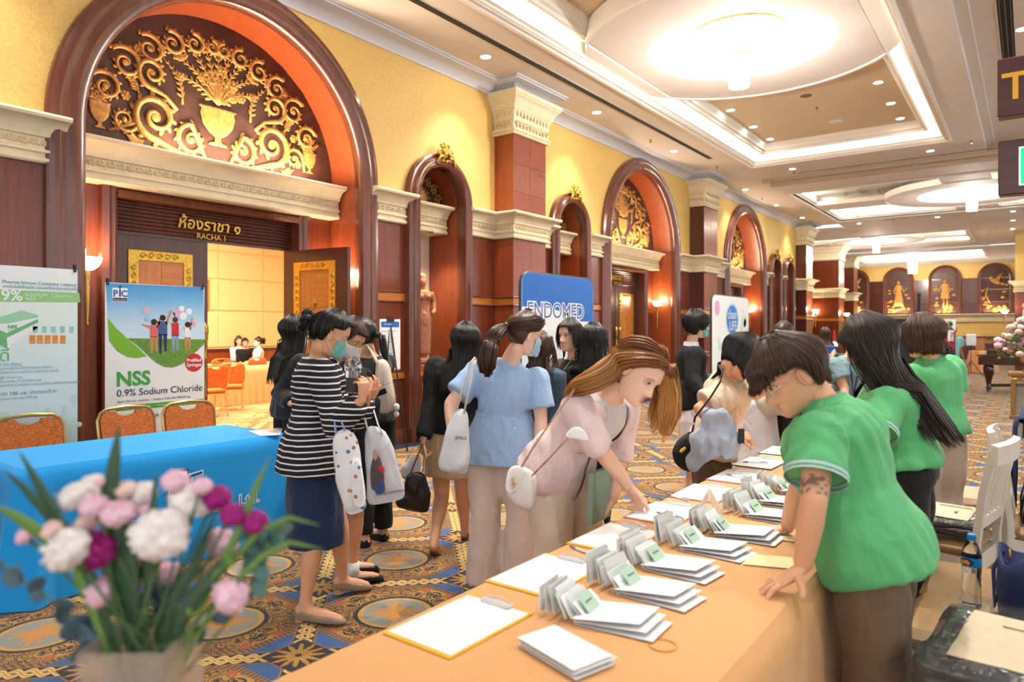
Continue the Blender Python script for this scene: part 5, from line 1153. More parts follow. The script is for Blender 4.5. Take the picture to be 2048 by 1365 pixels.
put('label', MB().lathe((0, 0, 0), [(.0331, .148), (.0331, .183)], 24, cap=False), mat('label_cyan', (30, 150, 214), .4), d, 'all')
put('label_oval', MB().rings([[(.0335 * math.cos(q), .0335 * math.sin(q), .166 + s * .014 * math.sqrt(max(.02, 1 - ((q + 2.1) / .8) ** 2))) for q in (-2.9 + 1.6 * k / 14 for k in range(15))] for s in (-1, 1)], cap=False), mat('label_navy', (24, 44, 110), .4), d)
me = text_mesh('Jiffy', .022, .0002, bold=.0006, shear=.2)
me.transform(Matrix.Translation((-.0175, -.0305, .158)) @ Matrix.Rotation(-.5, 4, 'Z') @ Matrix.Rotation(PI / 2, 4, 'X')); put('label_lettering', me, mat('label_yellow', (250, 180, 30), .4), d)
# striped shoulder bag and jacket on the chair backs
d = empty('striped_bag', (.05, 4.62, .472), .2, 'black and cream striped bag standing on a white chair at the right edge', 'bag'); CRM = mat('cream_canvas', (226, 216, 196), .7); BLKF = mat('black_canvas', (22, 22, 28), .7)
m = MB(); rs = [[(a * math.cos(q) * .5, a * math.sin(q), z) for q in (2 * PI * k / 24 for k in range(24))] for z, a in ((0, .14), (.02, .17), (.12, .165), (.24, .12), (.27, .11))]; m.rings(rs); put('bag_body', m, CRM, d, 'all')
for k in range(5):
    q = PI + (k - 2) * .5; put('black_stripe', MB().tube([(a * math.cos(q + .6 * (z - .1) * 4) * .505, a * math.sin(q + .6 * (z - .1) * 4) * 1.01, z) for z, a in ((.005, .155), (.03, .172), (.12, .168), (.24, .123), (.268, .112))], .016, 6, flat=.25), BLKF, d)
put('strap', MB().tube([(0, -.09, .26), (0, -.06, .42), (0, .0, .48), (0, .06, .42), (0, .09, .26)], .009, 6), BLKF, d)
d = empty('navy_jacket', (0, 0, 0), label='navy jacket hung over the back of a white chair at the right edge', cat='jacket'); m = MB(); rows = []
for i, (s, z) in enumerate(((-1, .42), (-1, .60), (-1, .8), (-.9, .93), (-.3, .985), (.3, .985), (.9, .93), (1, .8), (1, .55), (1, .30))):
    rows.append([(-.03 + .045 * s + (.05 * (1 if s > 0 else -1) * (.98 - z)) * .5 + .012 * math.sin(j * 1.1 + i), 5.03 + .54 * j / 16 + .03 * (j / 8 - 1) * (1 - z), z + .01 * math.sin(j * .9)) for j in range(17)])
m.strip(rows); me = m.mesh('jacket_cloth', 'all'); o = put('jacket_cloth', me, mat('navy_wool', (22, 38, 78), .8), d); md = o.modifiers.new('thick', 'SOLIDIFY'); md.thickness = .012
put('sleeve', MB().tube([(.03, 5.08, .95), (.07, 5.05, .75), (.08, 5.06, .45)], [.05, .055, .045], 10), MATS['navy_wool'], d, 'all')

# ---------------------------------------------------------------- flowers in the foreground vase
VZ = .87
GSTEM = mat('flower_stem', (74, 104, 62), .5); GLEAF = mat('strap_leaf', (52, 84, 54), .45, noise_amt=.2, noise_scale=14); GLEAF2 = mat('pale_leaf', (104, 142, 62), .45); EUC = mat('eucalyptus_leaf', (86, 128, 118), .55, noise_amt=.15); EUC2 = mat('blue_eucalyptus', (70, 100, 116), .55, noise_amt=.15)
vc = pt(287, 1310, VZ + .0); VX, VY = vc.x, vc.y
d = empty('glass_vase', (VX, VY, TT), TH, 'square glass vase with smoky tint at the bottom edge of the picture', 'vase'); hv = .37; a = .052
VG = mat('smoky_glass', (206, 188, 172), .06, alpha=.34); m = MB()
m.rings([[(sx * k, sy * k, z) for sx, sy in ((-1, -1), (1, -1), (1, 1), (-1, 1))] for k, z in ((a, 0), (a, hv), (a - .005, hv), (a - .005, .02))]); put('glass_body', m, VG, d); put('water', MB().box((-a + .006, -a + .006, .022), (a - .006, a - .006, .2)), WATER, d)
def carnation_mesh(seed, small=False):
    m = MB(); n, k = 30, 16; rs = []
    for i in range(k + 1):
        th = PI * (.06 + .84 * i / k); ring = []
        for j in range(n):
            q = 2 * PI * j / n; dv = Vector((math.sin(th) * math.cos(q), math.sin(th) * math.sin(q), math.cos(th)))
            r = 1 + .16 * math.sin(7 * q + 5 * math.cos(th * 3 + seed)) * math.sin(th * 5 + seed) + .30 * noise.noise(dv * 4.2 + Vector((seed, 0, 0))) + .12 * noise.noise(dv * 9 + Vector((0, seed, 0)))
            ring.append(Vector((dv.x * r, dv.y * r, dv.z * r * .78)))
        rs.append(ring)
    m.rings(rs); return m.mesh('bloom', 'all')
CARN = [carnation_mesh(s * 3.7) for s in range(5)]
def petal_mat(name, a, b):
    t = NT(name); nz = t.n('TexNoise', i_Scale=2.4, i_Detail=3.0); t.l(t.coord(), nz.inputs[0]); t.l(t.ramp(nz.outputs[0], [(.35, lin(a)), (.65, lin(b))]), t.b.inputs['Base Color']); t.b.inputs['Roughness'].default_value = .7; return t.m
PC = {'white': petal_mat('white_petal', (236, 224, 222), (250, 244, 240)), 'pink': petal_mat('pink_petal', (234, 178, 200), (246, 214, 226)), 'peach': petal_mat('peach_petal', (240, 196, 188), (248, 222, 212)), 'magenta': petal_mat('magenta_petal', (142, 6, 104), (176, 20, 132))}
BL = [(150, 993, 30, 'white', 'white carnation at the upper left of the bouquet'), (182, 977, 28, 'white', 'white carnation right beside the upper left one'), (200, 964, 10, 'pink', 'tiny pink bud at the top left of the bouquet'), (188, 1011, 25, 'pink', 'pink carnation below the two white ones'), (239, 1025, 32, 'pink', 'pink carnation left of the tall upright leaf base'), (251, 979, 18, 'peach', 'peach carnation at the top middle'), (285, 987, 25, 'white', 'pale white carnation at the top middle'), (289, 1020, 12, 'pink', 'small pink bud above the largest white bloom'), (351, 963, 24, 'pink', 'pink carnation over the printed logo'), (384, 1002, 38, 'white', 'white carnation at the upper right'), (404, 973, 18, 'pink', 'small pink carnation beside the magenta row'), (433, 996, 26, 'magenta', 'upper magenta carnation at the right'), (466, 1030, 23, 'magenta', 'middle magenta carnation at the right'), (511, 1045, 24, 'magenta', 'outermost magenta carnation at the right'), (321, 1069, 51, 'white', 'largest white carnation in the centre'), (281, 1105, 31, 'pink', 'pink carnation under the largest white one'), (197, 1099, 40, 'magenta', 'large magenta carnation left of centre'), (133, 1099, 41, 'white', 'large white carnation at the left'), (51, 1072, 17, 'pink', 'small pink carnation at the far left'), (106, 1060, 20, 'peach', 'peach carnation behind the large white one at the left'), (172, 1048, 22, 'peach', 'peach carnation above the large magenta one'), (443, 1087, 30, 'pink', 'pink carnation at the right under the magenta row'), (206, 1182, 31, 'pink', 'low pink carnation at the left above the vase'), (333, 1151, 27, 'pink', 'low pink carnation in the middle above the vase'), (462, 1192, 32, 'pink', 'low pink carnation at the right')]
rnd = random.Random(11)
mouth = Vector((VX, VY, TT + hv - .01))
for k, (u, v, r, c, lb) in enumerate(BL):
    Z = VZ + rnd.uniform(-.01, .05) - (.05 if r > 38 else 0); p = pt(u, v, Z); R = r * Z / FPX * 1.02
    d = empty('carnation', (VX, VY, TT + .03), label=lb, cat='flower', group='carnations in the vase'); o0 = Vector((VX, VY, TT + .03))
    b = put('bloom', CARN[k % 5], None, d); b.location = p - o0; b.scale = (R, R, R); ax = (p - mouth).normalized(); b.rotation_euler = Vector((0, 0, 1)).rotation_difference((ax + Vector((.3, -.4, .3))).normalized()).to_euler()
    mt = CARN[k % 5].copy(); mt.materials.append(PC[c]); b.data = mt
    put('calyx', MB().tube([p - o0 - ax * R * 1.5, p - o0 - ax * R * .9, p - o0 - ax * R * .2], [R * .12, R * .3, R * .42], 8), GSTEM, d, 'all')
    q = p - ax * R * 1.4; ent = mouth + Vector((rnd.uniform(-.028, .028), rnd.uniform(-.028, .028), 0)); mid = (q + ent) / 2 + Vector((0, 0, -.015))
    put('stem', MB().tube([q - o0, mid - o0, ent - o0, Vector((rnd.uniform(-.03, .03), rnd.uniform(-.03, .03), .03))], .0020, 6), GSTEM, d, 'all')
for u, v, r, t in ((459, 1123, 9, 'beside the right pink carnation'), (291, 1225, 9, 'low in the middle'), (380, 1225, 8, 'low on the right'), (242, 1206, 9, 'low on the left')):
    p = pt(u, v, VZ); R = r * VZ / FPX; d = empty('flower_bud', p, label='closed green bud ' + t, cat='flower', group='green buds in the vase'); put('bud', MB().ell((0, 0, 0), (R, R, R * 1.4), 10, 8), GLEAF2, d, 'all'); ent = mouth - p; put('stem', MB().tube([(0, 0, -R), ent * .6, ent + Vector((0, 0, -.1))], .0022, 6), GSTEM, d)
def blade(pts, w_, label, m_, Zs=None):
    d = empty('leaf_blade', (VX, VY, TT + .05), label=label, cat='leaf', group='long strap leaves in the vase'); o0 = Vector((VX, VY, TT + .05)); P = []
    Zs = Zs or [VZ] * len(pts)
    raw = [mouth + Vector((0, 0, -.12))] + [pt(u, v, z) for (u, v), z in zip(pts, Zs)]
    for a_, b_ in zip(raw, raw[1:]):
        for k in range(5): P.append(a_.lerp(b_, k / 5))
    P.append(raw[-1]); n = len(P); m = MB(); L_, C_, R_ = [], [], []
    side = Vector((CC, CS, 0))
    for i, p in enumerate(P):
        t = i / (n - 1); tg = (P[min(i + 1, n - 1)] - P[max(i - 1, 0)]).normalized(); nrm = Vector((-CS, CC, 0)); sd = tg.cross(nrm).normalized(); hw = w_ * VZ / FPX / 2 * ((.35 + .65 * sstep(0, .45, t)) * (1 - max(0, t - .5) ** 2 * 3.9) + .02)
        L_.append(p - o0 - sd * hw - nrm * hw * .35); C_.append(p - o0); R_.append(p - o0 + sd * hw - nrm * hw * .35)
    m.strip([L_, C_, R_]); o = put('blade', m, m_, d, 'all'); md = o.modifiers.new('thick', 'SOLIDIFY'); md.thickness = .0008
for pts, w_, m_, lb in (([(200, 1180), (127, 1054), (80, 970), (39, 902)], 26, GLEAF, 'long dark leaf leaning to the upper left'), ([(180, 1150), (100, 1030), (50, 975), (10, 942)], 20, GLEAF, 'brownish leaf below the long left one'), ([(150, 1130), (80, 1062), (30, 1030), (-15, 1010)], 26, GLEAF2, 'bright green leaf reaching the left edge'), ([(235, 1130), (222, 1000), (232, 920), (238, 850)], 32, GLEAF, 'tallest upright leaf in front of the chair'), ([(265, 1210), (258, 1110), (264, 1035)], 40, GLEAF, 'broad dark leaf beside the big magenta bloom'), ([(300, 1120), (308, 1010), (313, 942)], 16, GLEAF, 'short upright leaf left of the logo'), ([(340, 1220), (390, 1130), (432, 1025)], 26, GLEAF, 'leaf slanting up to the right'), ([(420, 1180), (488, 1040), (515, 970), (540, 912)], 16, GLEAF2, 'thin pale leaf at the upper right'), ([(370, 1230), (430, 1150), (490, 1090)], 28, GLEAF, 'broad leaf behind the right pink bloom'), ([(430, 1160), (520, 1062), (580, 1035), (640, 1052)], 12, GLEAF2, 'thin leaf curving over to the right'), ([(440, 1190), (530, 1110), (580, 1085), (650, 1100)], 12, GLEAF2, 'lower thin leaf curving to the right')): blade(pts, w_, lb, m_)
def sprig(pts, r, n, label, m_, Z=VZ):
    d = empty('eucalyptus_sprig', (VX, VY, TT + .05), label=label, cat='leaf', group='eucalyptus sprigs'); o0 = Vector((VX, VY, TT + .05)); raw = [pt(u, v, Z + .02) for u, v in pts]
    put('stem', MB().tube([mouth - o0 + Vector((0, 0, -.1))] + [p - o0 for p in raw], .0018, 6), GSTEM, d)
    for k in range(n):
        t = k / max(1, n - 1) * (len(raw) - 1); i = min(int(t), len(raw) - 2); p = raw[i].lerp(raw[i + 1], t - i); s = 1 if k % 2 else -1; R = r * VZ / FPX * rnd.uniform(.8, 1.15)
        M = Matrix.Rotation(rnd.uniform(-.8, .8), 3, 'X') @ Matrix.Rotation(rnd.uniform(-.6, .6), 3, 'Y') @ Matrix.Rotation(rnd.uniform(0, 3), 3, 'Z')
        c = p - o0 + Vector((CC, CS, 0)) * s * R * .7; put('round_leaf', MB().ell(c, (R, .0012, R * .85), 14, 8, M), m_, d, 'all')
sprig([(500, 1190), (515, 1110), (545, 1060)], 24, 12, 'grey-green eucalyptus sprig at the right', EUC); sprig([(200, 1300), (185, 1265), (170, 1250)], 34, 6, 'dusky blue eucalyptus over the left vase rim', EUC2); sprig([(140, 1230), (60, 1170), (5, 1130)], 22, 7, 'blue eucalyptus sprig reaching the left edge', EUC2); sprig([(330, 1300), (375, 1275), (430, 1235)], 24, 6, 'dusky eucalyptus over the right vase rim', EUC2); sprig([(290, 1260), (300, 1200), (330, 1180)], 22, 8, 'dark eucalyptus in the middle of the bouquet', EUC2); sprig([(250, 1230), (240, 1160), (250, 1130)], 22, 7, 'dark foliage left of the bouquet middle', EUC2)

# ---------------------------------------------------------------- stone figure in the niche
def remesh_obj(mb, voxel, smooth_it=4, smooth_f=.5):
    me = mb.mesh('tmp') if isinstance(mb, MB) else mb
    o = bpy.data.objects.new('tmp', me)
    r = o.modifiers.new('r', 'REMESH'); r.mode = 'VOXEL'; r.voxel_size = voxel
    if smooth_it: s = o.modifiers.new('s', 'SMOOTH'); s.factor = smooth_f; s.iterations = smooth_it
    out = evaluated(o); bpy.data.meshes.remove(me); out.materials.clear()
    out.polygons.foreach_set('use_smooth', [True] * len(out.polygons))
    return out
SAND = mat('pink_sandstone', (176, 122, 96), .85, noise_amt=.2, noise_scale=30, bump=.3, bump_scale=40)
st = empty('stone_statue', (-7.02, 7.30, .95), -.35, 'carved sandstone woman standing on a plinth inside the arched niche', 'statue')
m = MB(); m.lathe((0, 0, .13), [(.10, 0), (.085, .03), (.075, .05), (.13, .08), (.135, .2), (.15, .5), (.155, .58), (.12, .66), (.10, .74), (.125, .84), (.15, .92), (.14, .97), (.06, 1.0), (.045, 1.04)], 18, .8, 1.05)
m.ell((.01, 0, 1.24), (.075, .066, .095), 14, 10).ell((-.005, 0, 1.31), (.08, .075, .055), 14, 8).ell((.075, 0, 1.22), (.015, .012, .025), 8, 6)
for s in (-1, 1):
    m.tube([(0, s * .15, 1.09), (-.01, s * .20, .95), (.02, s * .20, .82), (.10, s * .12, .78)], [.045, .038, .034, .03], 10); m.ell((.085, s * .06, 1.02), (.055, .055, .05), 10, 8)
m.box((.08, -.03, .62), (.13, .03, .80)); put('figure', remesh_obj(m, .012, 2), SAND, st)
put('plinth', MB().lathe((0, 0, 0), [(.19, 0), (.19, .05), (.16, .06), (.18, .09), (.17, .13), (.14, .14)], 8), SAND, st)

# ---------------------------------------------------------------- far furniture
d = empty('console_table', (.30, 14.75, 0), 0, 'gilded glass-sided console table under the pink flower arrangement', 'table'); GC = mat('old_gilt', (150, 116, 66), .45, .5)
put('top', MB().bbox((-.6, -.28, .72), (.9, .28, .78), .01), GC, d); put('apron', MB().box((-.55, -.25, .62), (.85, .25, .72)), GC, d); put('base_plinth', MB().bbox((-.58, -.27, 0), (.88, .27, .07), .01), GC, d)
for x in (-.53, .83):
    for y in (-.23, .23): put('leg', MB().box((x - .035, y - .035, .07), (x + .035, y + .035, .62)), GC, d)
for k in range(10): put('gilt_bead', MB().ell((-.5 + k * .14, -.26, .67), (.05, .012, .02), 8, 6), GOLD, d)
put('glass_panel', MB().box((-.49, -.235, .08), (.8, -.228, .61)), mat('console_glass', (200, 214, 216), .05, trans=.9), d)
d = empty('flower_urn', (.02, 14.75, .78), 0, 'big pink and peach silk flower arrangement in a brass urn', 'flowers')
put('urn', MB().lathe((0, 0, 0), [(.12, 0), (.13, .03), (.05, .06), (.05, .10), (.15, .18), (.17, .28), (.15, .34)], 20), BRASS, d, 40)
for k in range(100):
    q, t = rnd.uniform(0, 2 * PI), rnd.random(); z = .30 + .85 * t; r = .44 * math.sin(min(1, .35 + t * .9) * PI) ** .6 + .06; r *= rnd.uniform(.75, 1.05); R = rnd.uniform(.035, .07)
    b = put('blossom', CARN[k % 5], None, d); mt = CARN[k % 5].copy(); mt.materials.append(PC[('pink', 'peach', 'white', 'peach')[k % 4]] if k % 9 else petal_mat('rose_petal', (214, 120, 140), (232, 160, 170))); b.data = mt; b.location = (r * math.cos(q), r * math.sin(q), z); b.scale = (R,) * 3
m = MB()
for k in range(260): q, t = rnd.uniform(0, 2 * PI), rnd.random(); z = .22 + .85 * t; r = (.42 * math.sin(min(1, .35 + t * .9) * PI) ** .6 + .05) * rnd.uniform(.5, 1.05); m.ell((r * math.cos(q), r * math.sin(q), z), (.045, .012, .03), 6, 4, Matrix.Rotation(rnd.uniform(0, 3), 3, 'Z') @ Matrix.Rotation(rnd.uniform(0, 3), 3, 'X'))
o = put('foliage', m, mat('silk_foliage', (112, 122, 70), .6), d, 'all'); o['kind'] = 'stuff'
PIANO = wood('piano_mahogany', (52, 22, 20), (70, 30, 26), .15, 'x', .8)
d = empty('grand_piano', (.1, 20.9, 0), 0, 'dark mahogany grand piano with carved leg behind the flowers', 'piano')
def pshape(s): return [(-1.1 * s, -.7), (.75, -.7), (.75, .75), (.3, .8), (-.2, .45), (-.75 * s, .25), (-1.05 * s, -.15)]
put('case', MB().prism(pshape(1), lambda a, b, t: (a, b, .66 + t), .20), PIANO, d); put('lid', MB().prism([(a * 1.03, b * 1.03) for a, b in pshape(1)], lambda a, b, t: (a, b, .87 + t), .03), PIANO, d); put('upper_lid', MB().prism([(a * .9 + .05, b * .8) for a, b in pshape(1)], lambda a, b, t: (a, b, .90 + t), .12), PIANO, d)
for x, y in ((-.9, -.5), (.6, -.55), (.35, .6)):
    lg = put('leg', MB().lathe((x, y, 0), [(.05, .07), (.06, .10), (.04, .14), (.07, .3), (.11, .48), (.12, .58), (.09, .66)], 10), PIANO, d, 40); put('caster', MB().lathe((x, y, 0), [(.02, 0), (.045, .02), (.04, .06), (.05, .07)], 10), PIANO, d)
put('stretcher', MB().tube([(-.9, -.5, .16), (-.3, -.3, .18), (.6, -.55, .16)], .035, 8), PIANO, d)
TEALC = cloth('teal_tablecloth', (16, 104, 96))
d = empty('side_table', (-4.95, 23.4, 0), label='far table under a short teal cloth beside the blue striped top', cat='table'); put('tablecloth', drape_box(-.75, -.4, .75, .4, .76, .38, .02, seed=8), TEALC, d, 50); put('tabletop', MB().box((-.72, -.37, .72), (.72, .37, .75)), MATS['table_board'], d)
for sx in (-.68, .68):
    for sy in (-.33, .33): put('leg', MB().tube([(sx, sy, 0), (sx, sy, .72)], .02, 8), BLACKP, d)
d = empty('side_table', (-4.0, 12.4, 0), label='dark green covered table behind the person in the black suit', cat='table'); put('tablecloth', drape_box(-.4, -.9, .4, .9, .75, .02, .02, seed=9), cloth('bottle_green_cloth', (20, 84, 66)), d, 50); put('tabletop', MB().box((-.37, -.87, .71), (.37, .87, .74)), MATS['table_board'], d)
p = ptz(1964, 747, 0); d = empty('cocktail_table', p, label='small round table under a long peach cloth near the far wall', cat='table')
m = MB(); m.rings([[(r * (1 + .12 * f * math.sin(7 * q)) * math.cos(q), r * (1 + .12 * f * math.sin(7 * q)) * math.sin(q), z) for q in (2 * PI * k / 56 for k in range(56))] for r, z, f in ((.36, .78, 0), (.38, .77, 0), (.40, .6, .5), (.42, .3, 1), (.44, .02, 1.3))]); put('tablecloth', m, cloth('peach_cloth', (226, 164, 110)), d, 60); put('pedestal', MB().lathe((0, 0, 0), [(.2, 0), (.03, .03), (.03, .74)], 12), BLACKP, d)
tag(put('acrylic_box', MB().box((-.13, -.1, 0), (.13, .1, .42)), mat('amber_acrylic', (206, 150, 100), .1, alpha=.6), loc=(p.x - .05, p.y, .785)), 'clear amber box standing on the round peach table', 'box')
p = ptz(1942, 753, 0); d = empty('sanitizer_stand', p, label='white dispenser on a thin black tripod before the far wall', cat='dispenser'); put('dispenser', MB().bbox((-.14, -.08, .98), (.14, .08, 1.36), .03), mat('dispenser_white', (226, 234, 246), .3), d); put('pole', MB().tube([(0, 0, .1), (0, 0, 1.0)], .012, 6), BLACKP, d)
for q in (0.3, 2.4, 4.5): put('tripod_leg', MB().tube([(0, 0, .5), (.35 * math.cos(q), .35 * math.sin(q), .01)], .012, 6), BLACKP, d)
# dark congress board with rotated print
Zb = 14.0; bd = empty('congress_board', pt(1840, 660 + CAMH * FPX / Zb, Zb), label='black and red congress board with sideways lettering behind the brown bob', cat='board'); R_ = Vector((CC, CS, 0)); N_ = Vector((CS, -CC, 0)); o0 = bd.location.copy()
def bp(u, v, k=0): return pt(u, v, Zb) - o0 + N_ * .004 * k
def bpoly(nm, pts, m_, k): put(nm, MB().add([bp(u, v, k) for u, v in pts] + [bp(u, v, k - .8) for u, v in pts], [tuple(range(len(pts))), tuple(range(2 * len(pts) - 1, len(pts) - 1, -1))] + [(i, (i + 1) % len(pts), len(pts) + (i + 1) % len(pts), len(pts) + i) for i in range(len(pts))]), m_, bd)
bpoly('panel', [(1772, 638), (1911, 638), (1911, 743), (1772, 743)], mat('board_black', (24, 16, 24), .4), 0)
bpoly('red_field', [(1856, 639), (1886, 639), (1911, 664), (1911, 704), (1870, 663), (1856, 672)], mat('board_red', (170, 16, 30), .4), 1); bpoly('white_corner', [(1886, 638.5), (1911, 638.5), (1911, 663)], PW, 2); bpoly('cyan_bar', [(1881, 639), (1886, 639), (1886, 668), (1881, 663)], mat('board_cyan', (30, 120, 150), .4), 2); bpoly('white_tile', [(1895, 661), (1907, 661), (1907, 683), (1895, 683)], PW, 3); bpoly('logo_mark', [(1895, 643), (1903, 643), (1905, 648), (1902, 654), (1895, 657)], PGREEN, 3); bpoly('logo_mark', [(1899, 646), (1904, 646), (1904, 652), (1899, 652)], PNAVY, 4); bpoly('orange_mark', [(1905, 727), (1910, 726), (1911, 733), (1906, 735)], PORANGE, 2); bpoly('cyan_bar', [(1773, 639), (1779, 639), (1779, 660), (1773, 656)], MATS['board_cyan'], 2)
put_text('CHALLENGES', .11, PW, bd, bp(1873, 641, 4), (0, 0, -1), R_, align='LEFT', bold=.004); put_text('RCGP', .10, PNAVY, bd, bp(1900, 664, 6), (0, 0, -1), R_, align='LEFT', shear=.2); put_text('Towards Symposium', .035, PW, bd, bp(1882, 641, 5), (0, 0, -1), R_, align='LEFT')
put('support_leg', MB().tube([bp(1785, 743, -3), bp(1780, 809, -3)], .02, 6), BLACKP, bd); put('support_leg', MB().tube([bp(1900, 743, -3), bp(1905, 809, -3)], .02, 6), BLACKP, bd)
Zp = 15; bp0 = pt(1838, 660 + CAMH * FPX / Zp, Zp); d = empty('light_stand', bp0, label='tall black pole rising behind the brown bob', cat='stand'); put('pole', MB().tube([(0, 0, .02), (0, 0, 2.28)], [.05, .035], 8), BLACKP, d); put('base', MB().lathe((0, 0, 0), [(.25, 0), (.25, .02), (.06, .04)], 16), BLACKP, d)
p = ptz(1620, 735, 0); d = empty('flip_chart', p, .4, 'white flip chart standing by the far wall lamps', 'flip chart'); put('board', MB().box((-.02, -.3, .75), (.02, .3, 1.75)), PW, d)
for y in (-.25, .25): put('leg', MB().tube([(0, y, .75), (.05, y * 1.2, 0)], .015, 6), BLACKP, d)
put('rear_leg', MB().tube([(-.02, 0, 1.7), (-.35, 0, 0)], .015, 6), BLACKP, d)
p = ptz(1668, 750, 0); d = empty('fire_extinguisher', p, 0, 'red and white fire extinguisher stand by the far pier', 'extinguisher'); put('cylinder', MB().lathe((0, 0, 0), [(.08, 0), (.09, .02), (.09, .9), (.05, 1.0)], 12), mat('ext_white', (206, 170, 160), .4), d); put('head', MB().lathe((0, 0, 1.0), [(.05, 0), (.06, .1), (.05, .4), (.02, .5)], 10), PRED, d)
# ---------------------------------------------------------------- meeting room furniture
TAN = cloth('tan_banquet_cloth', (206, 156, 102))
for x0, y0, x1, y1, lb in ((-13.4, 6.9, -12.7, 9.8, 'long tan-clothed meeting table, nearer row through the door'), (-11.6, 4.0, -10.9, 6.2, 'tan-clothed meeting table cut by the closed door leaf'), (-14.75, 7.0, -14.12, 11.2, 'tan-clothed meeting table in the row of the seated people')):
    drape_table('meeting_table', x0, y0, x1, y1, .74, lb, TAN, 4, .02, 'meeting room tables')
def rchair(u, v, Z, rz, t): p = pt(u, v, Z); place_parts('banquet_chair', BC, (p.x, p.y, 0), rz, 'orange banquet chair in the meeting room, ' + t, 'chair', 'meeting room chairs')
rchair(464, 700, 12.9, 2.6, 'turned towards the nearer table'); rchair(430, 700, 12.0, 3.0, 'beside the closed leaf')
for x, y, rz, t in ((-13.65, 7.3, PI, 'first behind the nearer table'), (-13.65, 8.15, PI, 'second behind the nearer table'), (-13.65, 9.0, PI, 'third behind the nearer table'), (-15.75, 7.5, 0, 'back row next to the curtain'), (-15.75, 8.6, 0, 'back row before the gilt medallion')): place_parts('banquet_chair', BC, (x, y, 0), rz, 'orange banquet chair in the meeting room, ' + t, 'chair', 'meeting room chairs')
# ---------------------------------------------------------------- people: builder
RC, FC, UPV = Vector((CC, CS, 0)), Vector((-CS, CC, 0)), Vector((0, 0, 1))       # picture right, away from the camera, up
def cv(r, f, u=0): return (RC * r + FC * f + UPV * u).normalized()
def skin_mat(name, rgb, lip=(192, 122, 110)):
    t = NT(name); at = t.n('VertexColor', layer_name='tint'); sep = t.n('SeparateColor'); t.l(at.outputs[0], sep.inputs[0])
    nz = t.n('TexNoise', i_Scale=18.0, i_Detail=3.0); t.l(t.coord(), nz.inputs[0])
    c = t.mix(t.math('MULTIPLY', nz.outputs[0], .25), lin(rgb), lin((min(255, rgb[0] + 14), rgb[1] - 22, rgb[2] - 24)))
    c = t.mix(sep.outputs[0], c, lin(lip)); c = t.mix(sep.outputs[1], c, lin((70, 48, 40))); c = t.mix(sep.outputs[2], c, lin((70, 64, 66)))
    t.l(c, t.b.inputs['Base Color']); t.b.inputs['Roughness'].default_value = .48
    return t.m
SK1, SK2, SK3 = skin_mat('fair_skin', (240, 200, 176), (214, 124, 118)), skin_mat('warm_skin', (222, 172, 136)), skin_mat('tan_skin', (204, 146, 106), (176, 96, 84))
def hair_mat(name, a, b, tip=None, z0=0, z1=1):
    t = NT(name); nz = t.n('TexNoise', i_Scale=30.0, i_Detail=3.0); t.l(t.coord(scale=(6, 6, .6)), nz.inputs[0]); c = t.ramp(nz.outputs[0], [(.3, lin(a)), (.7, lin(b))])
    if tip:
        at = t.n('VertexColor', layer_name='tint'); sep = t.n('SeparateColor'); t.l(at.outputs[0], sep.inputs[0]); c = t.mix(sep.outputs[0], c, lin(tip))
    t.l(c, t.b.inputs['Base Color']); t.b.inputs['Roughness'].default_value = .38; t.b.inputs['Specular IOR Level'].default_value = .5
    return t.m
HBLACK, HDARK, HBROWN, HRED = hair_mat('black_hair', (16, 13, 12), (34, 28, 26)), hair_mat('dark_brown_hair', (30, 20, 16), (56, 38, 30)), hair_mat('brown_hair', (50, 30, 22), (84, 54, 40)), hair_mat('auburn_blonde_hair', (92, 48, 24), (146, 84, 42), (226, 164, 92))
def fabric(name, rgb, bump=.12, scale=260, rough=.85, sheen=.15):
    if name in MATS: return MATS[name]
    t = NT(name); t.b.inputs['Roughness'].default_value = rough; t.b.inputs['Sheen Weight'].default_value = sheen
    nz = t.n('TexNoise', i_Scale=7.0, i_Detail=2.0); t.l(t.coord(), nz.inputs[0]); c = lin(rgb)
    t.l(t.ramp(nz.outputs[0], [(.3, tuple(x * .93 for x in c[:3]) + (1,)), (.7, c)]), t.b.inputs['Base Color'])
    n2 = t.n('TexNoise', i_Scale=float(scale), i_Detail=1.0); t.l(t.coord(), n2.inputs[0]); n3 = t.n('TexNoise', i_Scale=8.0, i_Detail=2.5, i_Distortion=1.6); t.l(t.coord(scale=(1, 1, .55)), n3.inputs[0]); t.bump(t.math('ADD', t.math('MULTIPLY', n2.outputs[0], bump * .25), n3.outputs[0]), .55, .03)
    MATS[name] = t.m; return t.m
def stripe_fabric(name, base, line, period, frac, off=0):
    t = NT(name); tc = t.n('TexCoord'); sp = t.n('SeparateXYZ'); t.l(tc.outputs['Object'], sp.inputs[0]); nz = t.n('TexNoise', i_Scale=5.0); t.l(tc.outputs['Object'], nz.inputs[0])
    z = t.math('ADD', sp.outputs[2], t.math('MULTIPLY', nz.outputs[0], .02)); f = t.math('FRACT', t.math('DIVIDE', t.math('ADD', z, off), period))
    t.l(t.mix(t.math('LESS_THAN', f, frac), lin(base), lin(line)), t.b.inputs['Base Color']); t.b.inputs['Roughness'].default_value = .9
    return t.m
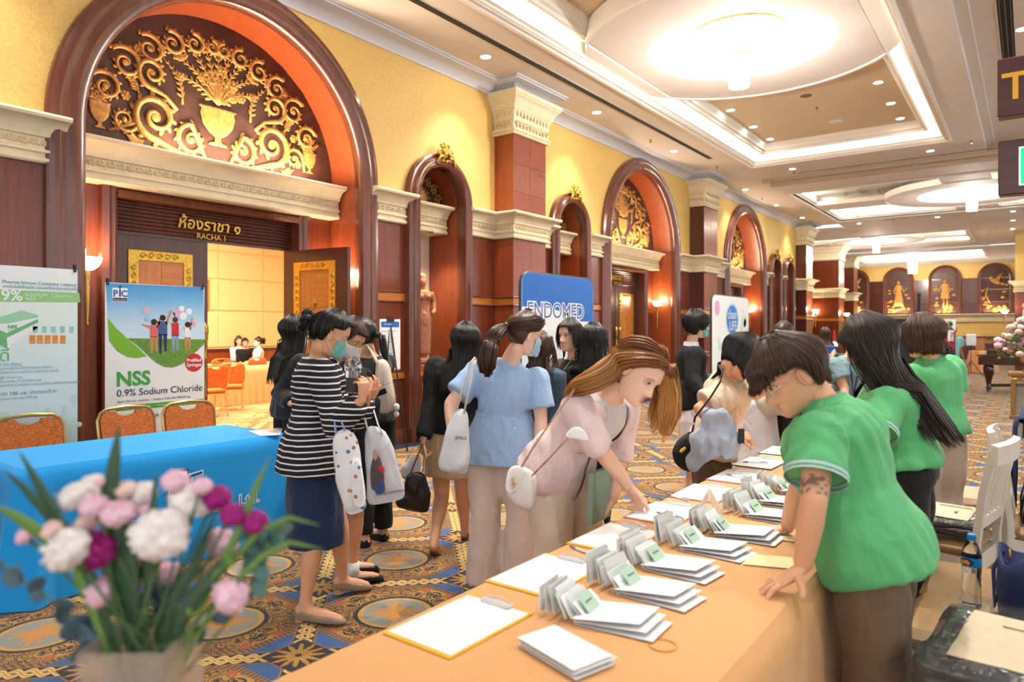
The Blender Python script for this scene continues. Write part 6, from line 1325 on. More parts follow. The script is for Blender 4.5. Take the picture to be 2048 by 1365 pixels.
# head shape: level, half width, front, back
HT = [(-.114, .010, .062, .030), (-.108, .026, .078, .012), (-.098, .036, .086, -.004), (-.082, .046, .087, -.024), (-.064, .054, .086, -.044), (-.045, .060, .0855, -.064), (-.025, .065, .086, -.080), (0, .0695, .087, -.092), (.025, .0725, .092, -.098), (.05, .0725, .090, -.097), (.075, .066, .080, -.086), (.095, .053, .060, -.066), (.108, .036, .036, -.044), (.116, .018, .014, -.024), (.1185, .003, -.002, -.008)]
def head_shape(z, infl=0):
    for (z0, w0, f0, b0), (z1, w1, f1, b1) in zip(HT, HT[1:]):
        if z <= z1: t = max(0, (z - z0) / (z1 - z0)); return lerp(w0, w1, t) + infl, lerp(f0, f1, t) + infl, lerp(b0, b1, t) - infl
    return .003 + infl, infl, -infl
def head_point(q, z, infl=0):
    'q measured from straight ahead towards the person\'s right'
    w_, f, b = head_shape(max(-.114, min(.1185, z)), infl); c, s = math.cos(q), math.sin(q); cy = (f + b) / 2 * .0 - .005
    ex = 2.25 if c > 0 and z < .03 else 2.0
    x = w_ * (abs(s) ** (2 / ex)) * (1 if s > 0 else -1); y = cy + ((f - cy) if c > 0 else (cy - b)) * (abs(c) ** (2 / ex)) * (1 if c > 0 else -1)
    return Vector((x, y, z + (infl if z > .11 else 0)))
def gauss(d2, s): return math.exp(-d2 / (2 * s * s))
def head_mesh_pts(n=72, face=1):
    zs = []
    for i in range(44): t = i / 43; zs.append(lerp(-.114, .1185, (1 - math.cos(PI * t)) / 2 * .6 + t * .4))
    rs, tint = [], []
    for z in zs:
        ring = []
        for k in range(n):
            q = 2 * PI * k / n; q = q - .35 * math.sin(q)                    # closer spacing at the front
            p = head_point(q, z); x = p.x; r = g = 0.0
            if p.y > .02 and face:
                nose = gauss(x * x, .0075 + .006 * sstep(.01, -.035, z)) * (sstep(.022, -.036, z) * sstep(-.052, -.036, z)) * .026
                wing = (gauss((x - .013) ** 2 + (z + .036) ** 2, .007) + gauss((x + .013) ** 2 + (z + .036) ** 2, .007)) * .007
                eye = -(gauss((x - .031) ** 2 + ((z - .004) * 1.4) ** 2, .013) + gauss((x + .031) ** 2 + ((z - .004) * 1.4) ** 2, .013)) * .009
                brow = (gauss((abs(x) - .03) ** 2 * .35 + (z - .024) ** 2, .008)) * .004
                cheek = gauss((abs(x) - .042) ** 2 + (z + .03) ** 2, .02) * .005
                lw = math.exp(-(x / .019) ** 2); ul = gauss((z + .0605) ** 2, .0045) * lw * .0065; ll = gauss((z + .0725) ** 2, .005) * lw * .007; mg = -gauss((z + .0665) ** 2, .0018) * lw * .004
                chin = gauss(x * x + (z + .1) ** 2, .014) * .006
                p.y += nose + wing + eye + brow + ul + ll + mg + chin; p.x *= 1 + cheek * 2
                if abs(x) < .024: r = .8 * math.exp(-(x / .014) ** 4) * max(gauss((z + .0605) ** 2, .0042), gauss((z + .0725) ** 2, .0048))
                g = gauss(((abs(x) - .032) / 2.6) ** 2 + (z - .026 + .010 * abs(abs(x) - .03) / .02) ** 2, .0030) * .85
                g = max(g, gauss(((abs(x) - .031) / 2.2) ** 2 + (z - .0065) ** 2, .0028) * .9)
            ring.append(p); tint.append((r, g, 0, 1))
        rs.append(ring)
    m = MB(); m.rings(rs)
    for s in (-1, 1):                                                        # ears
        a = len(m.v); M = Matrix.Rotation(s * .35, 3, 'Z') @ Matrix.Rotation(-.2, 3, 'X')
        m.ell((s * .074, -.008, -.008), (.008, .018, .031), 10, 8, M); m.tube([(s * .079, -.008 + .015 * math.cos(q) , -.006 + .026 * math.sin(q)) for q in (-1.6 + 4.6 * k / 9 for k in range(10))], .0042, 5)
        tint += [(0, 0, 0, 1)] * (len(m.v) - a)
    return m, tint
HEAD_MB, HEAD_TINT = head_mesh_pts()
def frame(f, u):
    f = Vector(f).normalized(); u = Vector(u); r = f.cross(u).normalized(); u = r.cross(f).normalized()
    return Matrix((r, f, u)).transposed()                                    # columns: right, forward, up
def ring_pts(c, rx, ry, hw, hd, n=24, e=2.3, front=None):
    P = []
    for k in range(n):
        q = 2 * PI * k / n; a, b = math.cos(q), math.sin(q); d_ = hd if (b < 0 or front is None) else front
        P.append(c + rx * hw * abs(a) ** (2 / e) * (1 if a > 0 else -1) + ry * d_ * abs(b) ** (2 / e) * (1 if b > 0 else -1))
    return P
def capsule(m, path, rad, n=12):
    P = [Vector(p) for p in path]; d0, d1 = (P[0] - P[1]).normalized(), (P[-1] - P[-2]).normalized()
    P = [P[0] + d0 * rad[0] * .8] + P + [P[-1] + d1 * rad[-1] * .8]; rad = [rad[0] * .45] + list(rad) + [rad[-1] * .45]
    Q, R = [], []
    for i in range(len(P) - 1):
        k = 3
        for j in range(k): t = j / k; Q.append(P[i].lerp(P[i + 1], t)); R.append(lerp(rad[i], rad[i + 1], t))
    Q.append(P[-1]); R.append(rad[-1]); m.tube(Q, R, n)
def fold(me, amp, seed, scale=1.0, axis=(1, 1, .45)):
    n = len(me.vertices); co = np.empty(n * 3); me.vertices.foreach_get('co', co); co = co.reshape(-1, 3)
    no = np.empty(n * 3); me.vertices.foreach_get('normal', no); no = no.reshape(-1, 3); rs = np.random.RandomState(seed); d = np.zeros(n)
    for k in range(5):
        kv = rs.normal(size=3) * np.array(axis) * (16 + 12 * k) * scale; kw = rs.normal(size=3) * 7; ph = rs.rand(2) * 6
        d += np.sin(co @ kv + 2.2 * np.sin(co @ kw + ph[0]) + ph[1]) / (1 + .5 * k)
    d = np.where(d > 0, d, d * .5) * amp * .8
    co += no * d[:, None]; me.vertices.foreach_set('co', co.ravel()); me.update()
    return me
def hand_mb(m, wrist, d, pn, side, curl=(.35, .4, .45, .5), spread=.12, thumb=(.7, .35), s=1.0):
    'd: wrist to knuckles, pn: out of the palm, side +1 right hand / -1 left; thumb lies on the -side * (d x pn) side'
    d = Vector(d).normalized(); pn = Vector(pn); pn = (pn - d * pn.dot(d)).normalized(); ac = d.cross(pn) * -side      # towards the thumb
    w0 = Vector(wrist); kn = w0 + d * .088 * s
    rs = []
    for t, hw, ht, sh in ((-.012, .020, .017, 0), (.01, .026, .016, .002), (.04, .036, .015, .004), (.07, .040, .0135, .003), (.09, .037, .010, .001)): rs.append(ring_pts(w0 + d * t * s + ac * sh * s, ac, pn, hw * s, ht * s, 14, 2.2))
    m.rings(rs)
    for k, (L, r) in enumerate(((.072, .0085), (.080, .0088), (.074, .0083), (.058, .0075))):
        o = (.028 - k * .0185) * s; base = w0 + d * (.082 - .006 * abs(k - 1)) * s + ac * o; dd = (d + ac * spread * (1.4 - k)).normalized(); ax = ac; P = [base - dd * .015, base]; R = [r * s * 1.0, r * s]
        c = curl[k] if isinstance(curl[k], (tuple, list)) else (curl[k], curl[k] * 1.1, curl[k] * .8); q = 0
        for j, f in enumerate((.45, .30, .25)):
            q += c[j]; v = dd * math.cos(q) + pn * math.sin(q); P.append(P[-1] + v * L * f * s); R.append(r * s * (.95, .88, .74)[j])
        m.tube(P, R, 9); m.ell(P[-1], (R[-1],) * 3, 9, 6)
        for p, rr in zip(P[1:-1], R[1:-1]): m.ell(p, (rr * 1.02,) * 3, 9, 6)
    b = w0 + d * .022 * s + ac * .024 * s; dd = (d * math.cos(thumb[0]) + ac * math.sin(thumb[0]) + pn * .25).normalized(); v2 = (dd + d * thumb[1] + pn * .1).normalized()
    P = [b - ac * .008 * s, b + dd * .036 * s, b + dd * .036 * s + v2 * .03 * s, b + dd * .036 * s + (v2 + d * .15).normalized() * .052 * s]; m.tube(P, [.013 * s, .0115 * s, .010 * s, .0075 * s], 9); m.ell(P[-1], (.0078 * s,) * 3, 9, 6)
    return kn
class Person:
    def __init__(s, label, pelvis, neck, bf, head, hf, hu=(0, 0, 1), skin=SK2, hk=1.0, sw=.165, hipw=.09, group=None, sf=None, spine_bulge=0, face=True, name='person'):
        s.pel, s.neck, s.head = Vector(pelvis), Vector(neck), Vector(head); s.k = hk; s.skin = skin
        s.base = Vector((s.pel.x, s.pel.y, 0)); s.e = empty(name, s.base, 0, label, 'person', group)
        up = (s.neck - s.pel).normalized(); s.up = up; bf = Vector(bf); s.hr = bf.cross(UPV).normalized()        # pelvis right-hand direction
        s.sr = (Vector(sf) if sf else bf).cross(up).normalized(); s.bulge = spine_bulge
        s.HM = frame(hf, hu); s.J = {}; s.sw, s.hipw = sw * hk, hipw * hk; s.face = face
        for sd, sg in (('R', 1), ('L', -1)):
            s.J['sh' + sd] = s.neck - up * .072 * hk + s.sr * sg * s.sw; s.J['hip' + sd] = s.pel - up * .02 + s.hr * sg * s.hipw
        s.hands = []; s.TW = [( -.12, .150, .105), (0, .168, .115), (.12, .155, .108), (.38, .122, .092), (.62, .135, .102), (.78, .148, .108), (.90, .150, .085), (.97, .085, .06), (1.03, .052, .05)]
    def loc(s, p): return Vector(p) - s.base
    def ax(s, t):
        tt = min(1, max(0, t)); r = s.hr.lerp(s.sr, tt).normalized(); L = s.neck - s.pel; f = L.normalized().cross(r).normalized()
        return s.pel + L * t - f * s.bulge * math.sin(PI * tt), r, f
    def torso(s, m, ease=0, t0=-.12, t1=1.03, bust=.0, wk=1.0):
        rs = []; ts = sorted(set([t0, t1] + [t for t, _, _ in s.TW if t0 < t < t1])); L = (s.neck - s.pel).length
        for t in ts:
            for (a, w0, d0), (b, w1, d1) in zip(s.TW, s.TW[1:]):
                if t <= b or b == s.TW[-1][0]: q = (t - a) / (b - a); w_, dd = lerp(w0, w1, q), lerp(d0, d1, q); break
            c, r, f = s.ax(t); fr = dd + ease + bust * gauss((t - .68) ** 2, .1)
            rs.append(ring_pts(s.loc(c), r, f, (w_ * wk + ease) * s.k, (dd + ease) * s.k, 24, 2.3, fr * s.k))
        m.rings(rs)
    def arm(s, sd, elbow, wrist, hd=None, pn=None, **kw):
        s.J['el' + sd], s.J['wr' + sd] = Vector(elbow), Vector(wrist)
        if hd is not None: s.hands.append((sd, hd, pn, kw))
        return s
    def leg(s, sd, knee, ankle, toe):
        s.J['kn' + sd], s.J['an' + sd], s.J['to' + sd] = Vector(knee), Vector(ankle), Vector(toe); return s
    def stand(s, spread=0.0, fwd=None):
        f = Vector(fwd or UPV.cross(s.hr)).normalized()
        for sd, sg in (('R', 1), ('L', -1)):
            h = s.J['hip' + sd]; an = Vector((h.x, h.y, .075)) + s.hr * sg * spread; s.leg(sd, (h + an) / 2 + f * .02, an, Vector((an.x, an.y, .03)) + f * .15)
        return s
    def body(s, voxel=.011, hand_voxel=.0034):
        voxel = voxel * 1.25
        m = MB(); k = s.k; J = s.J; s.torso(m)
        H = s.head; hb = H + s.HM @ Vector((0, -.025, -.075)) * k; capsule(m, [s.loc(s.neck - s.up * .03), s.loc(s.neck.lerp(hb, .5)), s.loc(hb)], [.056 * k, .050 * k, .049 * k])
        for sd in 'RL':
            if 'el' + sd in J:
                a, b, c = (s.loc(J[x + sd]) for x in ('sh', 'el', 'wr')); capsule(m, [a, a.lerp(b, .5), b, b.lerp(c, .35), c], [.050 * k, .043 * k, .037 * k, .038 * k, .026 * k])
                sh = s.loc(J['sh' + sd]); m.ell(sh, (.052 * k,) * 3, 12, 8)
            if 'kn' + sd in J:
                a, b, c, d = (s.loc(J[x + sd]) for x in ('hip', 'kn', 'an', 'to')); capsule(m, [a, a.lerp(b, .45), b, b.lerp(c, .3), b.lerp(c, .75), c], [.085 * k, .075 * k, .055 * k, .054 * k, .036 * k, .034 * k]); capsule(m, [c - (d - c) * .18 - Vector((0, 0, .035)), c.lerp(d, .5) - Vector((0, 0, .012)), d], [.032 * k, .034 * k, .026 * k])
        me = remesh_obj(m, voxel, 6); nb = len(me.vertices)
        bm = bmesh.new(); bm.from_mesh(me); bpy.data.meshes.remove(me)
        hv = [s.loc(H) + s.HM @ (Vector(p) * k) for p in HEAD_MB.v]; vs = [bm.verts.new(v) for v in hv]; bm.verts.ensure_lookup_table()
        for f in HEAD_MB.f:
            try: bm.faces.new([vs[i] for i in f]).smooth = True
            except ValueError: pass
        for sd, hd, pn, kw in s.hands:
            mh = MB(); hand_mb(mh, s.loc(J['wr' + sd]), hd, pn, 1 if sd == 'R' else -1, s=k * .98, **kw); hm = remesh_obj(mh, hand_voxel, 3, .45); bm.from_mesh(hm); bpy.data.meshes.remove(hm)
        me = bpy.data.meshes.new('body'); bmesh.ops.recalc_face_normals(bm, faces=bm.faces); bm.to_mesh(me); bm.free(); me.polygons.foreach_set('use_smooth', [True] * len(me.polygons))
        ca = me.color_attributes.new('tint', 'FLOAT_COLOR', 'POINT'); col = np.zeros((len(me.vertices), 4)); col[:, 3] = 1
        if s.face: col[nb:nb + len(HEAD_TINT)] = HEAD_TINT
        ca.data.foreach_set('color', col.ravel()); s.bodyo = put('body', me, s.skin, s.e)
        if s.face: s.eyes()
        return s
    def eyes(s, lid=.45):
        for sg in (-1, 1):
            M = s.HM; c = s.loc(s.head) + M @ (Vector((sg * .0305, .0745, .0035)) * s.k); m = MB(); m.ell(c, (.0125 * s.k, .0095 * s.k, .0058 * s.k), 14, 8, M); e = put('eye', m, mat('eye_white', (226, 220, 214), .2), s.e, 'all')
            m = MB(); m.ell(c + M @ (Vector((0, .0060, -.0006)) * s.k), (.0056 * s.k, .0042 * s.k, .0054 * s.k), 12, 8, M); put('iris', m, mat('iris_dark', (34, 20, 14), .15), e, 'all')
            P = [c + M @ (Vector((x, .0105 - abs(x) * 38 * abs(x), .0052 - 28 * x * x)) * s.k) for x in (-.015, -.009, -.003, .003, .009, .015)]
            put('eyelash', MB().tube(P, [.0006, .0013, .0016, .0016, .0014, .0007], 5), mat('lash_black', (24, 16, 14), .6), e)
    # clothes ------------------------------------------------
    def sleeve(s, m, sd, frac, ease):
        J = s.J
        if 'el' + sd not in J: return
        a, b, c = (s.loc(J[x + sd]) for x in ('sh', 'el', 'wr')); k = s.k; m.ell(a, ((.056 + ease) * k,) * 3, 12, 8)
        if frac <= 1: e = a.lerp(b, frac); capsule_open(m, [a, a.lerp(e, .5), e], [(.054 + ease) * k, (.052 + ease * 1.2) * k, (.050 + ease * 1.6) * k])
        else: e = b.lerp(c, frac - 1); capsule_open(m, [a, a.lerp(b, .5), b, b.lerp(e, .5), e], [(.054 + ease) * k, (.048 + ease) * k, (.043 + ease) * k, (.041 + ease) * k, (.033 + ease) * k])
    def top(s, m_, hem=-.10, ease=.016, sleeves=(.62, .62), flare=.0, voxel=.0095, amp=.004, seed=1, name='shirt', t1=.985, bust=.015, wk=1.0, axis=(1, 1, .45), keep=False, fs=1.0):
        m = MB(); s.torso(m, ease, max(hem, -.12), t1, bust, wk)
        if hem < -.12 or flare:
            rs = []; L = (s.neck - s.pel).length
            for q in (0, .25, .5, .75, 1):
                t = lerp(.35, hem, q); c, r, f = s.ax(t); e = ease + flare * q; rs.append(ring_pts(s.loc(c), r, f, (lerp(.13, .172, min(1, q * 1.6)) * wk + e) * s.k, (lerp(.098, .118, min(1, q * 1.6)) + e) * s.k, 24, 2.3))
            m.rings(rs)
        for sd, f in zip('RL', sleeves):
            if f: s.sleeve(m, sd, f, min(ease, .022))
        me = remesh_obj(m, voxel, 5); fold(me, amp, seed, fs, axis); return put(name, me, m_, s.e)
    def trousers(s, m_, ease=.018, length=.96, flare=.0, voxel=.014, amp=.005, seed=2, name='trousers', top=.06, wk=1.0):
        m = MB(); s.torso(m, ease * .2, -.12, top, 0, wk); k = s.k
        for sd in 'RL':
            a, b, c = (s.loc(s.J[x + sd]) for x in ('hip', 'kn', 'an')); e = b.lerp(c, length); capsule_open(m, [a, a.lerp(b, .4), b, b.lerp(e, .5), e], [(.082 + ease * .3) * k, (.080 + ease * .9) * k, (.060 + ease) * k, (.056 + ease + flare * .5) * k, (.045 + ease + flare) * k])
        me = remesh_obj(m, voxel, 5); fold(me, amp, seed, 1, (1, 1, .35)); return put(name, me, m_, s.e)
    def skirt(s, m_, length=.45, w=(.172, .19), d=(.125, .15), top=.14, drift=(0, 0, 0), voxel=.011, amp=.005, seed=3, name='skirt', waist=(.132, .10)):
        rs = []; m = MB(); c0, r0, f0 = s.ax(top); f1 = UPV.cross(s.hr); rs.append(ring_pts(s.loc(c0), r0, f0, waist[0] * s.k, waist[1] * s.k))
        for q in (0, .2, .5, .8, 1): c = s.pel - UPV * length * q + Vector(drift) * q; rs.append(ring_pts(s.loc(c), s.hr, f1, lerp(w[0], w[1], q) * s.k, lerp(d[0], d[1], q) * s.k))
        m.rings(rs); me = remesh_obj(m, voxel, 4); fold(me, amp, seed, 1, (1, 1, .15)); return put(name, me, m_, s.e)
    def shoes(s, m_, heel=.0, sole=None, open_top=True):
        for sd in 'RL':
            if 'an' + sd not in s.J: continue
            c, d = s.loc(s.J['an' + sd]), s.loc(s.J['to' + sd]); f = (d - c); up = Vector((0, 0, 1)); fl = Vector((f.x, f.y, 0)).normalized(); tl = f.normalized(); r = tl.cross(up).normalized(); n_ = r.cross(tl); k = s.k; o = c - Vector((0, 0, .048)) * k; L = (d - o).length + .035; t2 = (d - o).normalized(); n2 = r.cross(t2).normalized(); n2 = n2 if n2.z > 0 else -n2
            m = MB(); rs = []
            for q, hw, h, lo in ((-.24, .012, .03, -.012), (-.20, .026, .034, -.020), (0, .033, .030, -.024), (.3, .035, .020, -.022), (.6, .041, .016, -.020), (.85, .035, .010, -.018), (1.0, .012, -.002, -.016)): rs.append([o + t2 * L * q + r * hw * k * a + n2 * (h if b > 0 else lo) * k for a, b in ((-.8, -1), (.8, -1), (1, -.3), (.95, 1), (.5, 1.0), (-.5, 1.0), (-.95, 1), (-1, -.3))])
            m.rings(rs); put('shoe', remesh_obj(m, .0085, 2), m_, s.e)
            if sole: mm = MB(); mm.rings([[o + t2 * L * q + r * hw * a - n2 * (.020 + b) * k for a in (-1, 1) for b in ((0, .014) if a < 0 else (.014, 0))] for q, hw in ((-.24, .02), (0, .036), (.6, .044), (1.0, .02))]); put('sole', mm, sole, s.e)
            if heel: b = o - t2 * .02; put('heel', MB().rings([[b + r * a * .024 + fl * e * .022 + Vector((0, 0, z)) for a, e in ((-1, -1), (1, -1), (1, 1), (-1, 1))] for z in (-.018, -.02 - heel)]), mat('heel_wood', (196, 160, 120), .5), s.e)
        return s
    # head gear -----------------------------------------------
    def hp(s, q, z, infl): return s.loc(s.head) + s.HM @ (head_point(q, z, infl) * s.k)
    def cap(s, m_, infl=.012, front=.062, side=-.01, back=-.085, fringe=None, name='hair', vol=0):
        m = MB(); rs = []; n = 48
        for i in range(13):
            t = i / 12; ring = []
            for k in range(n):
                q = 2 * PI * k / n; c = math.cos(q); aq = abs(math.atan2(math.sin(q), c))
                lo = (fringe if fringe is not None else front) if aq < .75 else lerp(fringe if fringe is not None else front, side, sstep(.75, 1.25, aq)) if aq < 1.4 else lerp(side, back, sstep(1.5, 2.1, aq))
                z = lerp(.1185, lo, t ** .8); w_ = infl * (1 if t < .9 else 1 - (t - .9) * 5) + vol * math.sin(PI * min(1, t * .9)) + .0022 * math.sin(k * 3.1 + i * .4)
                ring.append(s.hp(q, z, w_))
            rs.append(ring)
        m.rings(rs, cap=False); n0 = len(rs); m.add(rs[0], [tuple(range(n))])
        o = put(name, m, m_, s.e, 'all'); o.modifiers.new('t', 'SOLIDIFY').thickness = .006; s.hairo = o
        return o
    def push(s, p):
        'keep hair outside the clothed trunk'
        L = s.neck - s.pel; g_ = p + s.base; t = (g_ - s.pel).dot(L) / L.length_squared
        if t < -.1 or t > 1.2: return p
        c, r, f = s.ax(t); e = g_ - c; x, y = e.dot(r), e.dot(f); w_, d_ = (.188, .145) if t < .88 else (lerp(.188, .075, sstep(.88, 1.05, t)), lerp(.145, .085, sstep(.88, 1.05, t))); k = (x / w_) ** 2 + (y / d_) ** 2
        if k >= 1: return p
        k = max(k, .02) ** .5; return p + r * (x / k - x) * .35 + f * ((y / k - y) if abs(y) > .02 else -(d_ - abs(y)))
    def comb(s, m_, ext=(.0, .03, .05), infl=.014, front=.06, side=0., back=-.085, fall=(0, 0, -1), n=420, r=.0024, seed=1, vol=0, jit=.006, curl=0., out=.012, q0=0, name='hair_lock', tipc=0):
        'combed hair: thin strands run over the scalp to the hairline and then hang by ext metres at front, side and back'
        rnd = random.Random(seed); m = MB(); fl_ = Vector(fall).normalized(); c0 = s.loc(s.head); cen = s.loc(s.neck)
        for j in range(n):
            q = q0 + 2 * PI * (j + rnd.random()) / n; aq = abs(math.atan2(math.sin(q), math.cos(q))); lo = front if aq < .75 else lerp(front, side, sstep(.75, 1.25, aq)) if aq < 1.4 else lerp(side, back, sstep(1.5, 2.1, aq))
            L = lerp(ext[0], ext[1], sstep(.5, 1.2, aq)) if aq < 1.3 else lerp(ext[1], ext[2], sstep(1.4, 2.2, aq)); L *= rnd.uniform(.86, 1.06); lo = max(lo, -.03) if L > .045 else lo; d_ = rnd.uniform(0, .005); P = []; tw = rnd.uniform(-.12, .12)
            for i in range(8): t = i / 7; P.append(s.hp(q + tw * t, lerp(.117, lo, t ** .8), infl + d_ + vol * math.sin(PI * min(1, t * .9))))
            if L > .01:
                tg = (P[-1] - P[-2]).normalized(); o = P[-1] - c0; o.z = 0; o.normalize(); p = P[-1].copy(); k = max(3, int(L / .035)); w_ = Vector((rnd.uniform(-jit, jit), rnd.uniform(-jit, jit), 0))
                for i in range(1, k + 1): t = i / k; dr = tg.lerp(fl_ + o * (out * 8 * (1 - t) - curl * t * t), min(1, t * 2.2)).normalized(); p = s.push(p + dr * L / k + w_ / k); P.append(p.copy())
            K = len(P); m.tube(P, [r * (.6 + .5 * min(1, i / 4)) * (1 if i < K - 2 else .7 if i < K - 1 else .25) for i in range(K)], 3)
        o = put(name, m.mesh(name, 'all'), m_, s.e); o['kind'] = 'stuff'; return o
    def lock(s, m_, path, rad, n=40, r=.006, seed=1, name='hair_lock', tip=(0, 0), flatten=1.0, nrm=None):
        'bundle of strands that follow a guide path with a radius profile (world points)'
        rnd = random.Random(seed); m = MB(); tint = []; G = [s.loc(p) for p in path]; fine = []; fr = []
        for i in range(len(G) - 1):
            for k in range(3):
                t = k / 3; a, b, c, d = G[max(i - 1, 0)], G[i], G[i + 1], G[min(i + 2, len(G) - 1)]
                fine.append(.5 * ((2 * b) + (c - a) * t + (2 * a - 5 * b + 4 * c - d) * t * t + (3 * b - a - 3 * c + d) * t ** 3)); fr.append(lerp(rad[i], rad[i + 1], t))
        fine.append(G[-1]); fr.append(rad[-1]); N = len(fine); nv = Vector(nrm) if nrm is not None else None
        m.tube([fine[i] for i in range(0, N)], [x * .72 * (1 if i < N * .8 else .6) for i, x in enumerate(fr)], 10); tint += [(lerp(tip[0], tip[1], i / (N - 1)), 0, 0, 1) for i in range(N) for _ in range(10)]; n = int(n * 2.4); r *= .5
        for j in range(n):
            q, rr = rnd.uniform(0, 2 * PI), rnd.random() ** .35; end = rnd.uniform(.8, 1.0); P, R = [], []; wob = rnd.uniform(0, 6)
            for i, (p, R0) in enumerate(zip(fine, fr)):
                t = i / (N - 1)
                if t > end: break
                tg = (fine[min(i + 1, N - 1)] - fine[max(i - 1, 0)]).normalized(); b = nv if nv is not None else Vector((0, 0, 1)) if abs(tg.z) < .8 else FC; x = tg.cross(b).normalized(); y = x.cross(tg)
                P.append(p + x * math.cos(q + .5 * t) * rr * R0 + y * math.sin(q + .5 * t) * rr * R0 * flatten + x * .004 * math.sin(t * 9 + wob)); R.append(r * (.7 + .5 * math.sin(PI * min(1, t + .15))) * (1 - .7 * max(0, t / end - .75) * 4 * .9))
            m.tube(P, R, 3); dv = rnd.uniform(-.12, .12)
            for i in range(len(P)): v = lerp(tip[0], tip[1], i / (len(P) - 1)) + dv; tint += [(max(0, min(1, v)), 0, 0, 1)] * 3
        me = m.mesh(name, 'all'); ca = me.color_attributes.new('tint', 'FLOAT_COLOR', 'POINT'); ca.data.foreach_set('color', np.array(tint).ravel())
        o = put(name, me, m_, s.e); o['kind'] = 'stuff'; return o
    def mask(s, m_, infl=.007, kn95=False):
        rs = []
        for i in range(9):
            t = i / 8; z = lerp(-.112, -.012, t); row = []
            for k in range(17):
                q = lerp(-1.15, 1.15, k / 16); p = head_point(q, max(z, -.105), infl + .002 * math.sin(i * 2.4)); bulge = (.014 if not kn95 else .026) * math.exp(-(q / .55) ** 2) * math.sin(PI * min(1, .25 + t * .7)); p.y += bulge; p.z = z + .012 * (1 - math.cos(q)) * (1 - t) * 2 - .004 * abs(q) * t; row.append(s.loc(s.head) + s.HM @ (p * s.k))
            rs.append(row)
        m = MB(); m.strip(rs); o = put('face_mask', m, m_, s.e, 'all'); o.modifiers.new('t', 'SOLIDIFY').thickness = .002
        for sg in (-1, 1):
            for z, ze in ((-.02, .012), (-.085, -.03)): put('ear_loop', MB().tube([s.hp(sg * 1.13, z, .006), s.hp(sg * 1.5, (z + ze) / 2, .008), s.hp(sg * 1.75, ze, .010)], .0014, 5), mat('white_elastic', (236, 236, 236), .6), s.e)
        return s
    def glasses(s, m_=None):
        m_ = m_ or mat('thin_gold_rim', (190, 150, 110), .3, .8); g = None
        for sg in (-1, 1):
            c = Vector((sg * .033, .098, -.002)); M = s.HM; P = [s.loc(s.head) + M @ ((c + Vector((.023 * math.cos(q), -.004 * abs(math.cos(q)), .019 * math.sin(q)))) * s.k) for q in (2 * PI * k / 22 for k in range(22))]
            put('glasses_rim', MB().tube(P, .0014, 5, closed=True), m_, s.e); put('glasses_temple', MB().tube([s.loc(s.head) + M @ (Vector((sg * .056, .092, .004)) * s.k), s.hp(sg * 1.45, .006, .006), s.hp(sg * 1.75, .004, .006)], .0013, 5), m_, s.e)
        put('glasses_bridge', MB().tube([s.loc(s.head) + s.HM @ (Vector((x, .099 + .003 * (1 - abs(x) / .01), 0)) * s.k) for x in (-.01, 0, .01)], .0014, 5), m_, s.e); return s
def capsule_open(m, path, rad, n=14):
    P = [Vector(p) for p in path]; Q, R = [P[0] + (P[0] - P[1]).normalized() * rad[0] * .5], [rad[0] * .5]
    for i in range(len(P) - 1):
        for j in range(3): t = j / 3; Q.append(P[i].lerp(P[i + 1], t)); R.append(lerp(rad[i], rad[i + 1], t))
    Q.append(P[-1]); R.append(rad[-1]); m.tube(Q, R, n)
# ---------------------------------------------------------------- bags and held things
def pouch(outline, Z, thick, rings=10, wr=.004, seed=1, power=.5, tilt=(0, 0)):
    'soft bag from a picture outline at real depth: bulged front and back, thickness in metres; tilt = depth change per px'
    P = []
    n = len(outline); dense = []
    for i in range(n):
        a, b = outline[i], outline[(i + 1) % n]
        for k in range(4): t = k / 4; dense.append((lerp(a[0], b[0], t), lerp(a[1], b[1], t)))
    for _ in range(2): dense = [((dense[i - 1][0] + 2 * dense[i][0] + dense[(i + 1) % len(dense)][0]) / 4, (dense[i - 1][1] + 2 * dense[i][1] + dense[(i + 1) % len(dense)][1]) / 4) for i in range(len(dense))]
    cu, cw = sum(p[0] for p in dense) / len(dense), sum(p[1] for p in dense) / len(dense); m = MB()
    sv = Vector((seed * 1.3, seed * .7, 0)); rs = []
    for sg in (-1, 1):
        L_ = []
        for i in range(rings + (sg < 0)):
            r = 1 - i / rings * .97 if sg > 0 else .03 + i / rings * .97; h = thick / 2 * (1 - r ** 2.6) ** power * sg * -1
            row = []
            for u, v in dense:
                uu, vv = lerp(cu, u, r), lerp(cw, v, r); z = Z + tilt[0] * (uu - cu) + tilt[1] * (vv - cw); p = pt(uu, vv, z) - FC * -h * 1.0
                p = p + FC * noise.noise(Vector((uu, vv, 0)) * .03 + sv) * wr * (1 if r < .97 else 0); row.append(p)
            L_.append(row)
        rs += L_
    m.rings(rs); return m
def bag(name, outline, Z, thick, m_, label, cat='bag', group=None, **k):
    mb = pouch(outline, Z, thick, **k); c = Vector(mb.v[0]); lo = min(v[2] for v in mb.v); ctr = Vector((sum(v[0] for v in mb.v) / len(mb.v), sum(v[1] for v in mb.v) / len(mb.v), lo))
    mb.v = [(a - ctr.x, b - ctr.y, c_ - ctr.z) for a, b, c_ in mb.v]; d = empty(name, ctr, 0, label, cat, group); put('bag_body', fold(mb.mesh('bag_body', 'all'), .006, k.get('seed', 1), 1.2), m_, d); return d
def stick(d, name, pts, Z, th, m_): put(name, pouch(pts, Z, th, 4, 0), m_, d, 'all', loc=-Vector(d.location))
def strap(d, pts, r, m_, name='strap', flat=.4): return put(name, MB().tube([pt(*p) - Vector(d.location) for p in pts], r, 7, flat=flat), m_, d, 'all')
def pix(d, u, v, Z): return pt(u, v, Z) - Vector(d.location)
